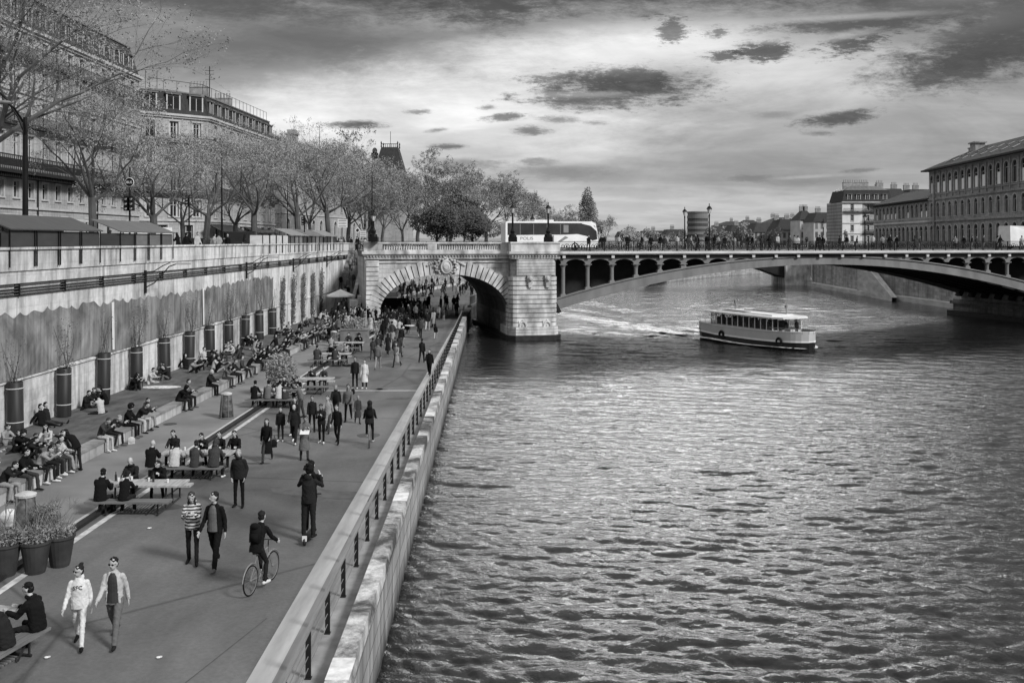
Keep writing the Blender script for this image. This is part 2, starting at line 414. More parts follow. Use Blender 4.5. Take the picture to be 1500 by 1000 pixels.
# ---------------------------------------------------------------- the ground
def edge(y): return -2.94 - .0217 * (y - 17)           # waterside face of the quay
def rail(y): return -3.85 - .0165 * (y - 20)
def kerb(y): return -4.95 - .008 * (y - 20)
YE = 103.0
mb = MB()   # quay floor as one sheet, out under the bridge and round the bend
floor_pts = [(-40, -20), (edge(-20) - .45, -20), (edge(YE) - .45, YE), (-4.9, 116), (-3.2, 135), (1.2, 155), (9, 178), (22, 205), (40, 235), (60, 270), (60, 330), (-60, 330), (-60, 120), (-40, 100)]
poly_sheet(mb, floor_pts, Q)
struct(mb.build('quay_road', M_asph))
# strips laid on it
mb = MB(); ys = [-15 + 6 * i for i in range(21)]
for a, c_ in zip(ys, ys[1:]):
    mb.quad((kerb(a), a, Q + .004), (rail(a) - .12, a, Q + .004), (rail(c_) - .12, c_, Q + .004), (kerb(c_), c_, Q + .004))
struct(mb.build('quay_pavement', mat('pavement_slabs', .19, .85, .3, 1.2, .01, stretch=(3, .3, 1))))
mb = MB()
for a, c_ in zip(ys, ys[1:]): mb.quad((kerb(a), a, Q + .009), (kerb(a) + .48, a, Q + .009), (kerb(c_) + .48, c_, Q + .009), (kerb(c_), c_, Q + .009))
struct(mb.build('kerb', mat('kerb_stone', .35, .85, .2, 1.5, .01, stretch=(2, .3, 1))))
mb = MB()
for a, c_ in zip(ys, ys[1:]): mb.quad((rail(a) - .12, a, Q + .008), (edge(a) - .44, a, Q + .008), (edge(c_) - .44, c_, Q + .008), (rail(c_) - .12, c_, Q + .008))
struct(mb.build('quay_margin', M_conc2))
mb = MB(); mb.quad((-15.9, -15, Q + .004), (-12.75, -15, Q + .004), (-12.75, 118, Q + .004), (-15.9, 118, Q + .004))
struct(mb.build('upper_path', M_path))
mb = MB(); mb.quad((-12.75, 5, Q + .012), (-12.5, 5, Q + .012), (-12.5, 96, Q + .012), (-12.75, 96, Q + .012))
struct(mb.build('path_border', M_conc))
mb = MB(); mb.bb(-12.5, -12.28, 5, 96, Q - .01, Q + .10)
struct(mb.build('kerb_gutter', mat('gutter_black', .02, .7, .3, 3)))
mb = MB(); mb.quad((-12.06, 5, Q + .006), (-11.86, 5, Q + .006), (-11.86, 96, Q + .006), (-12.06, 96, Q + .006))
p = G(545, 572); mb.quad((-11.3, p.y - .1, Q + .006), (kerb(p.y), p.y - .1, Q + .006), (kerb(p.y), p.y + .12, Q + .006), (-11.3, p.y + .12, Q + .006))
struct(mb.build('road_marking', mat('worn_white_line', .42, .8, .35, 5, stretch=(1, 1, 1))))
mb = MB()   # a patched joint in the asphalt
for (x1, y1, x2, y2, wd) in ((270, 1000, 390, 905, .03),):
    a, c_ = G(x1, y1), G(x2, y2)
    mb.quad((a.x, a.y, Q + .005), (a.x + wd, a.y, Q + .005), (c_.x + wd, c_.y, Q + .005), (c_.x, c_.y, Q + .005))
for (pts) in (((395, 712), (560, 722), (545, 735), (400, 722)),):
    mb.add([G(x, y, Q + .005) for x, y in pts], [(0, 1, 2, 3)])
struct(mb.build('tarmac_patch', mat('fresh_tarmac', .075, .8, .25, 3)))
M_cover = mat('iron_cover', .045, .6, .4, 8)
for px, py, r_, lab in ((249, 621, .3, 'dark drain cover in the upper path in front of the ledge'),):
    p = G(px, py); m_ = MB(); m_.lathe((0, 0, .002), [(r_, 0), (r_, .006)], 24); m_.lathe((0, 0, .008), [(r_ * .8, 0), (r_ * .8, .003)], 24)
    tag(m_.build('drain_cover', M_cover, None, p), lab, 'drain cover')
rn_ = random.Random(12); mb = MB()
for _ in range(44):     # repaired rectangles and dark spills in the asphalt
    y = rn_.uniform(18, 90); x = rn_.uniform(-11.5, -5.4); w_, l_ = rn_.uniform(.3, 1.6), rn_.uniform(.3, 1.8); a = rn_.uniform(-.2, .2)
    n_ = 9; mb.add([(x + w_ * .5 * cos(6.283 * k / n_ + a) * rn_.uniform(.75, 1.1), y + l_ * .5 * sin(6.283 * k / n_ + a) * rn_.uniform(.75, 1.1), Q + .003) for k in range(n_)], [tuple(range(n_))])
struct(mb.build('asphalt_stain', mat('asphalt_spill', .06, .7, .4, 2)))
# terrace of packed earth with its long stone bench edge
mb = MB(); mb.bb(-20.2, -16.18, 20, 104, Q - .2, TER - .02)
terrace = struct(mb.build('terrace_ground', M_dirt))
mb = MB(); mb.bb(-16.2, -15.78, 18, 104, Q - .2, TER - .06)
tag(mb.build('bench_wall', stone('bench_stone', .42, (1, 2, 0), 2.0, .6, .02, .45, .4)), 'long low pale stone ledge where people sit along the dirt terrace', 'ledge')
lw = bpy.data.objects['bench_wall']; mb = MB()
for i in range(43): mb.bb(-16.26, -15.74, 18 + 2 * i + .012, 20 + 2 * i - .012, TER - .06, TER + .05)
mb.build('slab', mat('ledge_slab', .20, .85, .4, 1.5, .01), lw)
# the embankment wall
mb = MB()
mb.bb(-21.4, -20.2, 10, 118, Q - 1, 9.72); mb.bb(-21.4, -20.32, 10, 118, 9.72, 10.24); mb.bb(-21.4, -20.2, 10, 118, 10.24, 10.75)
wall = mb.build('embankment_wall', M_wallY); tag(wall, 'tall pale stone embankment wall beside the quay, topped by a parapet', 'wall')
mb = MB()
for i in range(54): mb.bb(-20.62, -20.14, 10 + 2 * i + .006, 12 + 2 * i - .006, 10.75, 11.62)
mb.bb(-20.7, -20.06, 10, 118, 11.62, 11.72); mb.build('parapet', M_wallY, wall)
mb = MB(); mb.bb(-20.2, -20.13, 10, 118, 6.28, 6.36); mb.build('string_course', M_wallY, wall)
rk = MB()
for z in (9.78, 9.9, 10.02, 10.14): rk.tube([(-20.14, 10, z), (-20.14, 118, z)], .038, 6)
for i in range(27): rk.bb(-20.32, -20.1, 11 + 4 * i, 11.08 + 4 * i, 9.72, 10.24)
tag(rk.build('cable_rack', M_black), 'dark rack of parallel cables running along the embankment wall', 'cable rack')
# street level, this side and beyond the bridge
mb = MB(); poly_sheet(mb, [(-20.9, -20), (-20.9, 118), (-17.0, 117.5), (-18.4, 330), (-260, 330), (-260, -20)], ST)
poly_sheet(mb, [(-20.9, 60), (-20.9, 60.01), (-260, 60.01), (-260, 60)], ST - .5)
struct(mb.build('street', mat('street_asphalt', .12, .8, .25, .6)))
mb = MB(); mb.bb(-25.5, -20.9, 10, 118, ST, ST + .13)
struct(mb.build('pavement', mat('street_pavement', .25, .85, .2, 1)))
# quay wall below the road
mb = MB(); fr = []
for i in range(60):
    y0, y1 = -15 + 2 * i, -15 + 2 * i + 1.99
    if y0 > YE: break
    mb.add([(edge(y0) - .42, y0, Q), (edge(y0), y0, Q), (edge(y1), y1, Q), (edge(y1) - .42, y1, Q), (edge(y0) - .42, y0, 4.1), (edge(y0) - .02, y0, 4.1), (edge(y1) - .02, y1, 4.1), (edge(y1) - .42, y1, 4.1)],
           [(0, 1, 2, 3), (4, 7, 6, 5), (0, 4, 5, 1), (1, 5, 6, 2), (2, 6, 7, 3), (3, 7, 4, 0)])
mcop, nt, b = nt_new('mossy_coping')
c = coord(nt); n1 = noisen(nt, c, .55, 6, .7, .4); n2 = noisen(nt, c, 7, 5, .7)
mx = ramp(nt, n1, [(.42, .05), (.5, .28), (.6, .55)])
k = nd(nt, 'ShaderNodeMix', data_type='RGBA', blend_type='MULTIPLY'); k.inputs[0].default_value = 1
nt.links.new(mx, k.inputs[6]); nt.links.new(ramp(nt, n2, [(.3, .6), (.65, 1.15)]), k.inputs[7]); nt.links.new(k.outputs[2], b.inputs['Base Color'])
b.inputs['Roughness'].default_value = .9; bumpn(nt, b, n2, .03)
mq, nt, b = nt_new('quay_face_stone')
c = coord(nt, axes=(1, 2, 0)); br = nd(nt, 'ShaderNodeTexBrick'); nt.links.new(c, br.inputs['Vector']); br.inputs['Scale'].default_value = 1
br.inputs['Brick Width'].default_value = 1.4; br.inputs['Row Height'].default_value = .52; br.inputs['Mortar Size'].default_value = .02
br.inputs['Color1'].default_value = gray(.24); br.inputs['Color2'].default_value = gray(.33); br.inputs['Mortar'].default_value = gray(.12)
nz = noisen(nt, coord(nt, (1, 1.6, .16)), 1.6, 5, .65); zz = nd(nt, 'ShaderNodeSeparateXYZ'); tcx = nd(nt, 'ShaderNodeTexCoord'); nt.links.new(tcx.outputs['Object'], zz.inputs[0])
alg = nd(nt, 'ShaderNodeMapRange'); nt.links.new(mathn(nt, 'ADD', zz.outputs[2], mathn(nt, 'MULTIPLY', nz, .8)), alg.inputs[0])
for i, k_ in enumerate((2.45, 3.1, .18, 1.0)): alg.inputs[i + 1].default_value = k_
mx = br.outputs['Color']
for t in (ramp(nt, nz, [(.34, .45), (.6, 1.1)]), alg.outputs[0]):
    k = nd(nt, 'ShaderNodeMix', data_type='RGBA', blend_type='MULTIPLY'); k.inputs[0].default_value = 1
    nt.links.new(mx, k.inputs[6]); nt.links.new(t, k.inputs[7]); mx = k.outputs[2]
nt.links.new(mx, b.inputs['Base Color']); b.inputs['Roughness'].default_value = .85; bumpn(nt, b, mathn(nt, 'MULTIPLY', br.outputs['Fac'], -1), .03)
qb = MB()
body = [(edge(-15) - .03, -15), (edge(YE) - .03, YE), (edge(YE) - 1.2, YE), (edge(-15) - 1.2, -15)]
qb.prism(body, -1, Q - .003)
qw = qb.build('quay_wall', mq); tag(qw, 'long stone river wall below the walkway, streaked grey above the water', 'wall')
mb.build('coping', mcop, qw)
wb = MB()
for y0 in (17.2, 29.0, 43.0, 56.5, 72, 84):
    L = .9; z1 = 4.108
    wb.add([(edge(y0) - .425, y0, z1 - .02), (edge(y0) + .004, y0, z1 - .02), (edge(y0 + L) + .004, y0 + L, z1 - .02), (edge(y0 + L) - .425, y0 + L, z1 - .02), (edge(y0) - .425, y0, z1), (edge(y0) + .004, y0, z1), (edge(y0 + L) + .004, y0 + L, z1), (edge(y0 + L) - .425, y0 + L, z1)],
           [(0, 1, 2, 3), (4, 7, 6, 5), (0, 4, 5, 1), (1, 5, 6, 2), (2, 6, 7, 3), (3, 7, 4, 0)])
wb.build('pale_block', mat('limewash', .6, .8, .25, 4), qw)
# the hand rail with flat timber top
hr = thing('quay_railing', 'long railing with flat timber handrail and dark posts along the quay edge', 'railing', (0, 0, 0))
mb = MB()
for a, c_ in zip(ys, ys[1:]):
    if a < 100: mb.add([(rail(a) - .04, a, 4.68), (rail(a) + .04, a, 4.68), (rail(c_) + .04, c_, 4.68), (rail(c_) - .04, c_, 4.68), (rail(a) - .04, a, 4.73), (rail(a) + .04, a, 4.73), (rail(c_) + .04, c_, 4.73), (rail(c_) - .04, c_, 4.73)],
                       [(3, 2, 1, 0), (4, 5, 6, 7), (0, 1, 5, 4), (1, 2, 6, 5), (2, 3, 7, 6), (3, 0, 4, 7)])
mb.build('handrail', mat('handrail_timber', .17, .6, .2, 2, .004, stretch=(8, .4, 1)), hr)
mb = MB()
for z in (4.0, 4.22, 4.45): mb.tube([(rail(-15), -15, z), (rail(103), 103, z)], .009, 5)
mb.build('wire', M_steel, hr)
me = MB().box((0, 0, .44), (.10, .035, .88)).box((0, 0, .01), (.12, .14, .02)).mesh('post', M_iron)
y = 15.85
while y < 101:
    ob('post', me, hr, (rail(y), y, Q)); y += 2.05
# ================================================================ the road bridge
BA = R(12); BO = V((4.2, 98.0, 0))
def B(t, y, z): return V((BO.x + t * cos(BA) - y * sin(BA), BO.y + t * sin(BA) + y * cos(BA), z))
bridge = thing('road_bridge', 'long road bridge with a stone land arch and one wide iron arch over the river', 'bridge', (BO.x, BO.y, 0), BA)
M_bst = stone('bridge_stone', .46, (0, 2, 1), 1.2, .46, .012, .45, .4, .015, .12, .6)
M_bst_plain = mat('bridge_trim_stone', .43, .85, .55, 1.1, .015, stretch=(1, 1, .5), detail=8)
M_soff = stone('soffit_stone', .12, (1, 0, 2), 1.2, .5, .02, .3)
DW = 18.0; TL = -18.9; AL = -17.7; AR = -4.66; AC = (AL + AR) / 2; AW = (AR - AL) / 2; AZ0 = 4.55; ARISE = 4.05
def intr(x): return AZ0 + ARISE * max(0, 1 - abs((x - AC) / AW) ** 2.25) ** (1 / 2.1)
# spandrel wall with its opening, and the barrel behind it
mb = MB(); N = 40; xs = [AC - AW * cos(pi * i / N) for i in range(N + 1)]
for a, c_ in zip(xs, xs[1:]):
    mb.add([(a, 0, intr(a)), (c_, 0, intr(c_)), (c_, 0, 10.2), (a, 0, 10.2)], [(0, 1, 2, 3)])
    mb.add([(a, DW, intr(a)), (a, DW, 10.2), (c_, DW, 10.2), (c_, DW, intr(c_))], [(0, 1, 2, 3)])
mb.bb(TL, AL, 0, DW, Q - 1, 10.2)
mb.build('spandrel_wall', M_bst, bridge)
mb = MB()
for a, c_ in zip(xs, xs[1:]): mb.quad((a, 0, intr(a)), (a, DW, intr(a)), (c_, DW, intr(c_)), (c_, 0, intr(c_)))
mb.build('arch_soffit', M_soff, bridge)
# voussoirs
mb = MB(); NV = 37; pts = []
for i in range(NV + 1):
    th = pi * (1 - i / NV)
    x = AC + AW * cos(th) * 1.0
    x = AC + AW * math.copysign(abs(cos(th)) ** .95, cos(th)); pts.append((x, intr(x)))
def nrm(i):
    a = pts[max(i - 1, 0)]; c_ = pts[min(i + 1, NV)]
    t = V((c_[0] - a[0], 0, c_[1] - a[1])).normalized(); return V((-t.z, 0, t.x))
for i in range(NV):
    p0, p1 = V((pts[i][0], 0, pts[i][1])), V((pts[i + 1][0], 0, pts[i + 1][1]))
    d = (p1 - p0).normalized() * .05
    n0, n1 = nrm(i), nrm(i + 1); h = 1.28 + (.0 if i % 2 else .12)
    q = [p0 + d, p1 - d, p1 - d + n1 * h, p0 + d + n0 * h]
    for k in q:
        k.x = min(k.x, -3.9); k.z = min(k.z, 10.1)
    f = [V((k.x, -.16, k.z)) for k in q]; b_ = [V((k.x, .1, k.z)) for k in q]
    mb.add(f + b_, [(0, 1, 2, 3), (4, 7, 6, 5), (0, 4, 5, 1), (1, 5, 6, 2), (2, 6, 7, 3), (3, 7, 4, 0)])
mb.build('voussoirs', M_bst_plain, bridge)
mb = MB()
for i in range(NV):
    q = [V((pts[i][0], 0, pts[i][1])), V((pts[i + 1][0], 0, pts[i + 1][1]))]; q += [q[1] + nrm(i + 1) * 1.2, q[0] + nrm(i) * 1.2]
    mb.add([V((min(k.x, -3.95), -.03, min(k.z, 10.05))) for k in q], [(0, 1, 2, 3)])
mb.build('arch_joint', mat('dark_joint', .05, .9, .3, 2), bridge)
# keystone cartouche: shield, wreath and leaves
mb = MB(); cx_ = AC + .1; cz_ = intr(AC) + .75
mb.ell((cx_, -.42, cz_), (.42, .22, .58), 14, 10); mb.torus((cx_, -.45, cz_), .5, .1, 'Y', 20, 6, 0, 1.25)
mb.torus((cx_, -.6, cz_), .22, .05, 'Y', 16, 6)
for i in range(26):
    a = 2 * pi * i / 26; r_ = .78 + .12 * (i % 2)
    mb.ell((cx_ + r_ * cos(a) * 1.25, -.3, cz_ + .05 + r_ * sin(a) * .95), (.17, .12, .13), 7, 5)
for s in (-1, 1):
    for k in range(5): mb.ell((cx_ + s * (1.15 + .18 * k), -.22, cz_ + .55 - .1 * k), (.14, .1, .11), 7, 5)
mb.build('keystone_cartouche', M_bst_plain, bridge, smooth=True)
# courses of the abutment jamb
def courses(mb, x0, x1, y0, y1, z0, z1, h=.46, g=.08, out=.09, cham=0.0):
    z = z0
    while z < z1 - .1:
        t = min(h, z1 - z)
        if cham: poly = [(x0 - out, y1), (x0 - out, y0 + cham), (x0 + cham * .35, y0 - out + cham * .3), (x0 + cham, y0 - out), (x1 - cham, y0 - out), (x1 - cham * .35, y0 - out + cham * .3), (x1 + out, y0 + cham), (x1 + out, y1)]
        else: poly = [(x0 - out, y1), (x0 - out, y0 - out), (x1 + out, y0 - out), (x1 + out, y1)]
        mb.prism(poly, z, z + t - g); z += t
mb = MB(); courses(mb, TL + .02, AL - .12, -.03, 1.0, Q + .1, 10.1); mb.build('quoin_stack', M_bst_plain, bridge)
# river pier
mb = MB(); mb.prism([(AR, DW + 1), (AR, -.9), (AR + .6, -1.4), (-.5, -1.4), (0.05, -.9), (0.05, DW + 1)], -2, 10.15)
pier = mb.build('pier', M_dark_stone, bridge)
mb = MB(); courses(mb, AR + .0, .05, -1.35, .8, 3.35, 8.5, .46, .09, .12, .55)
courses(mb, AR + .45, -.1, -1.42, .8, 8.5, 10.15, .3, .05, .05, .3)
for i in range(3):
    z = 2.5 + .28 * i; mb.prism([(AR - .25, 3), (AR - .25, -1.0), (AR + .4, -1.75), (-.3, -1.75), (.3, -1.0), (.3, 3)], z, z + .25)
mb.build('pier_courses', M_bst_plain, pier)
mb = MB(); mb.prism([(AR - .45, DW + 1.5), (AR - .45, -1.2), (AR + .3, -2.1), (-.2, -2.1), (.5, -1.2), (.5, DW + 1.5)], -2, 2.48)
mb.build('footing', mat('wet_stone', .03, .35, .4, 2), pier)
for x in (AR + 1.15, -1.0):
    mb = MB(); mb.box((x, -1.46, 3.35), (.85, .16, 1.15)); mb.torus((x, -1.56, 3.4), .32, .09, 'Y', 18, 6, 0, 1.35); mb.ell((x, -1.56, 3.3), (.13, .1, .28), 8, 6)
    mb.ell((x, -1.56, 3.95), (.12, .08, .12), 8, 5)
    mb.build('wreath_panel', M_bst_plain, pier)
for x in (AR + 1.9, -.95):
    mb = MB(); mb.box((x, -1.5, 8.1), (.5, .35, .7), taper=1.3); mb.ell((x, -1.72, 8.15), (.24, .2, .28), 10, 7); mb.ell((x, -1.9, 8.02), (.1, .09, .09), 8, 5)
    mb.box((x, -1.5, 7.5), (.3, .3, .5), taper=1.5)
    mb.build('carved_console', M_bst_plain, pier)
# cornice with dentils, frieze band
mb = MB()
mb.bb(TL - .15, AR + .1, -.12, .2, 9.78, 9.9); mb.bb(TL - .25, AR, -.25, .2, 10.16, 10.34); mb.bb(TL - .4, AR, -.42, .2, 10.5, 10.64); mb.bb(TL - .5, AR, -.55, .2, 10.64, 10.9)
mb.bb(TL - .3, AR, -.2, .2, 10.34, 10.5)
mb.bb(AR - .1, .35, -1.55, .2, 10.16, 10.34); mb.bb(AR - .2, .45, -1.75, .2, 10.5, 10.64); mb.bb(AR - .3, .55, -1.9, .2, 10.64, 10.9); mb.bb(AR - .05, .3, -1.6, .2, 10.34, 10.5)
for i in range(46): mb.bb(TL + .3 * i, TL + .3 * i + .15, -.38, -.2, 10.36, 10.49)
for i in range(16): mb.bb(AR + .3 * i, AR + .3 * i + .15, -1.72, -1.58, 10.36, 10.49)
mb.build('cornice', M_bst_plain, bridge)
# balustrade
bal = MB(); bal.bb(TL - .3, AR, -.4, .05, 10.9, 11.06); bal.bb(TL - .35, AR + .05, -.45, .1, 11.66, 11.82)
for x0, x1 in ((TL - .32, TL + 1.5), (TL + 6.0, TL + 6.9), (AR - .9, AR)): bal.bb(x0, x1, -.42, .07, 11.06, 11.66)
bal.bb(AR - .1, .3, -1.7, -1.3, 10.9, 11.66); bal.bb(AR - .15, .35, -1.78, -1.22, 11.66, 11.84); bal.bb(AR - .1, AR + .3, -1.4, -.3, 10.9, 11.7); bal.bb(-.1, .3, -1.4, .0, 10.9, 11.7)
bals = bal.build('balustrade', M_bst_plain, bridge)
mbal = MB().lathe((0, 0, 0), [(.085, 0), (.085, .06), (.05, .09), (.1, .24), (.055, .42), (.075, .5), (.085, .54), (.085, .6)], 8).mesh('baluster', M_bst_plain, True)
x = TL + 1.7
while x < AR - 1.0:
    if not (TL + 5.85 < x < TL + 7.05): ob('baluster', mbal, bals, (x, -.17, 11.06))
    x += .24
# --- iron arch
SP = 61.2
def ribz(t): return 5.35 + 4.5 * (1 - ((t - SP / 2) / (SP / 2)) ** 2)
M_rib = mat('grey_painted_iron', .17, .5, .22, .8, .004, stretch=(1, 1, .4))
M_ribd = mat('shade_dark_iron', .02, .7, .3, 1)  # near black, the shade below the deck put into the colour
def rib(mb, y, wd, dep=.95, flange=True):
    n = 60; prev = None
    for i in range(n + 1):
        t = SP * i / n; z = ribz(t); sl = -2 * 4.5 * (t - SP / 2) / (SP / 2) ** 2
        L = sqrt(1 + sl * sl); nx, nz = -sl / L, 1 / L
        d = dep * (1 + .25 * abs(2 * i / n - 1))
        cur_ = [(t + nx * o, z + nz * o) for o in (-d / 2, -d / 2 + .14, d / 2 - .14, d / 2)]
        if prev:
            for (k0, k1, w_) in ((0, 1, wd), (1, 2, wd * .55), (2, 3, wd)):
                q = [prev[k0], cur_[k0], cur_[k1], prev[k1]]
                f = [(a, y - w_ / 2, c_) for a, c_ in q]; b_ = [(a, y + w_ / 2, c_) for a, c_ in q]
                mb.add(f + b_, [(0, 1, 2, 3), (4, 7, 6, 5), (0, 4, 5, 1), (2, 6, 7, 3)])
        prev = cur_
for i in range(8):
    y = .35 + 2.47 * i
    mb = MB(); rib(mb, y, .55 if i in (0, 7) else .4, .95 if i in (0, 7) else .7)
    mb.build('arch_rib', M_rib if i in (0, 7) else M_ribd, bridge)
mb = MB()   # cross bracing between the ribs, and the shoe they stand in
for k in range(1, 30):
    t = SP * k / 30; z = ribz(t); mb.bb(t - .08, t + .08, .5, DW - .6, z - .2, z + .2)
for s in (0, 1):
    for i in range(8):
        y = .35 + 2.47 * i; t = .35 if s == 0 else SP - .35
        mb.box((t, y, 5.3), (.35, 1.0, 1.6), mat4=Matrix.Rotation(R(-28 if s == 0 else 28), 4, 'Y'))
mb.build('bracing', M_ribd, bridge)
mb = MB()   # solid plates added behind the columns, black for the shade there
for y in (2.9, 15.0):
    mb = MB(); n = 40
    for i in range(n):
        t0, t1 = SP * i / n, SP * (i + 1) / n
        a, c_ = ribz(t0) + .2, ribz(t1) + .2
        mb.add([(t0, y, a), (t1, y, c_), (t1, y, 10.2), (t0, y, 10.2), (t0, y + .05, a), (t1, y + .05, c_), (t1, y + .05, 10.2), (t0, y + .05, 10.2)], [(0, 1, 2, 3), (7, 6, 5, 4)])
    mb.build('shade_plate', M_ribd, bridge)
# columns and the little arcade they carry
T0 = 1.16; DT = 2.63
cols = [T0 + DT * k for k in range(23)]
def colm(h):
    m_ = MB(); m_.box((0, 0, .1), (.62, .5, .2)); m_.box((0, 0, .25), (.5, .42, .1))
    pr = [(.21, .3), (.2, h - .45), (.24, h - .42), (.2, h - .36), (.26, h - .25), (.36, h - .08)]
    m_.lathe((0, 0, 0), pr, 14); m_.box((0, 0, h - .04), (.78, .55, .1)); return m_
for y in (.35, DW - .35):
    for k, t in enumerate(cols):
        zb = ribz(t) + .5; h = 9.55 - zb
        if h > .42: colm(h).build('column', M_rib, bridge, (t, y, zb))
ar = MB()
for y in (.2, DW - .5):
    ends = [0] + cols + [SP]
    for t0, t1 in zip(ends, ends[1:]):
        n = 10; w_ = t1 - t0; c0 = (t0 + t1) / 2; hw = w_ / 2 - .22
        if hw < .3: ar.bb(t0, t1, y, y + .3, 9.6, 10.2); continue
        ar.bb(t0, t0 + .22, y, y + .3, 9.55, 10.2); ar.bb(t1 - .22, t1, y, y + .3, 9.55, 10.2)
        for i in range(n):
            a, c_ = c0 - hw + 2 * hw * i / n, c0 - hw + 2 * hw * (i + 1) / n
            za = 9.55 + .5 * sqrt(max(0, 1 - ((a - c0) / hw) ** 2)); zc = 9.55 + .5 * sqrt(max(0, 1 - ((c_ - c0) / hw) ** 2))
            q = [(a, za), (c_, zc), (c_, 10.2), (a, 10.2)]
            f = [(p, y, r_) for p, r_ in q]; b_ = [(p, y + .3, r_) for p, r_ in q]
            ar.add(f + b_, [(0, 1, 2, 3), (4, 7, 6, 5), (0, 4, 5, 1)])
ar.build('arcade', M_rib, bridge)
mb = MB()   # deck beams and edge
mb.bb(.35, SP + 30, .05, .6, 10.2, 10.5); mb.bb(.35, SP + 30, DW - .6, DW - .05, 10.2, 10.5)
mb.bb(.35, SP + 30, .3, DW - .3, 10.25, 10.7); mb.build('deck_beam', M_ribd, bridge)
mb = MB(); mb.bb(.6, SP + 30, -.35, .9, 10.62, 10.86); mb.bb(.6, SP + 30, -.2, .3, 10.5, 10.62); mb.bb(.6, SP + 30, DW - .9, DW + .35, 10.62, 10.86)
for k, t in enumerate(cols): mb.bb(t - .16, t + .16, -.12, .05, 10.16, 10.5)
mb.build('deck_edge', mat('pale_painted_iron', .5, .5, .15, .8), bridge)
mb = MB(); mb.bb(TL + .05, AR + .5, .2, DW - .2, 10.2, 10.88); mb.bb(AR + .5, SP + 30, .9, DW - .9, 10.7, 10.88)
mb.build('carriageway', mat('bridge_asphalt', .12, .8, .2, 1), bridge)
mb = MB(); mb.bb(SP, SP + 30, .2, DW, 4.0, 10.2); courses(mb, SP + .6, SP + 30, .15, 1, 2.5, 10.1, .46, .06, .06)
mb.build('far_abutment', M_bst, bridge)
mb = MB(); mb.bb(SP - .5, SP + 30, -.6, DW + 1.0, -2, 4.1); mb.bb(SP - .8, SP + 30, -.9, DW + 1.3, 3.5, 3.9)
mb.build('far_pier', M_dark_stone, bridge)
mb = MB(); mb.bb(SP - 1.0, SP + 30, -1.2, DW + 1.6, -2, 2.6); mb.build('far_footing', MATS['wet_stone'], bridge)
# iron railing of ornamental panels
def railing(y, x0, x1, name='parapet_railing'):
    m_ = MB(); m_.bb(x0, x1, y - .05, y + .05, 11.83, 11.9); m_.bb(x0, x1, y - .03, y + .03, 11.0, 11.05); m_.bb(x0, x1, y - .02, y + .02, 11.68, 11.71)
    t = x0
    while t < x1:
        m_.bb(t, t + .09, y - .05, y + .05, 10.88, 11.9)
        for k in range(1, 11):
            xx = t + .09 + k * .135
            if xx < x1: m_.bb(xx - .014, xx + .014, y - .012, y + .012, 11.05, 11.68)
        m_.torus((t + .82, y, 11.36), .25, .028, 'Y', 12, 4); m_.torus((t + .4, y, 11.36), .16, .024, 'Y', 10, 4); m_.torus((t + 1.24, y, 11.36), .16, .024, 'Y', 10, 4)
        m_.ell((t + .82, y, 11.36), (.1, .03, .12), 6, 4)
        t += 1.6
    m_.build(name, M_iron, bridge)
railing(-.15, .6, SP + 28); railing(DW + .15, .6, SP + 28)
railing(DW - .1, TL, .3)

# --- lanterns
def lantern(h, fat, name='street_lantern'):
    root = bpy.data.objects.new(name, None); col.objects.link(root)
    m_ = MB()
    if fat: m_.box((0, 0, .25), (.9, .9, .5)); m_.lathe((0, 0, .5), [(.4, 0), (.36, .25), (.22, .35), (.26, .6), (.14, .8), (.1, 1.0), (.08, h - 1.4), (.12, h - 1.3), (.06, h - 1.15)], 10)
    else: m_.lathe((0, 0, 0), [(.2, 0), (.18, .3), (.09, .45), (.07, h - 1.3), (.11, h - 1.2), (.05, h - 1.0)], 8)
    ob('post', m_.mesh('post', M_black), root)
    g = MB(); g.lathe((0, 0, h - 1.0), [(.11, 0), (.27, .5)], 8)
    lamp = ob('lamp_glass', g.mesh('lamp_glass', mat('lantern_glass', .55, .25, .1, 2)), root)
    c_ = MB(); c_.lathe((0, 0, h - .5), [(.33, 0), (.28, .08), (.16, .25), (.05, .34), (.03, .5)], 8); c_.ell((0, 0, h + .02), (.06, .06, .09), 6, 4)
    for k in range(4):
        a = pi / 4 + pi / 2 * k; c_.tube([(.11 * cos(a), .11 * sin(a), h - 1.0), (.28 * cos(a), .28 * sin(a), h - .5)], .016, 4)
    ob('lamp_cap', c_.mesh('lamp_cap', M_black), root)
    return root
LG = 'old cast iron street lanterns of the bridge'
lan = None
for (px, Yd, ztop, zb, fat, lab) in ((751, 96.0, 15.75, 11.84, 1, 'black lantern on the stone pier, in front of the tail of the coach'),
        (803, 97.4, 15.75, 11.84, 1, 'black lantern on the stone pier, in front of the middle of the coach'),
        (547, 93.5, 14.9, 11.84, 1, 'black lantern at the stair end of the stone balustrade'),
        (1039, 103.8, 15.9, 10.9, 0, 'taller of the two lanterns standing midway along the iron railing'),
        (1003, 120.5, 16.1, 10.9, 0, 'shorter of the two lanterns, standing at the far railing before the drum tower'),
        (780, 117.5, 15.1, 10.9, 0, 'small lantern seen just above the roof of the coach'),
        (1267, 126.5, 15.6, 10.9, 0, 'dark lantern in front of the tall white gable house'),
        (1206, 128, 14.8, 10.9, 0, 'thin lantern rising before the slate roofs on the far bank')):
    L = lantern(ztop - zb, fat); L.location = AT(px, Yd, zb); tag(L, lab, 'street lamp', LG)

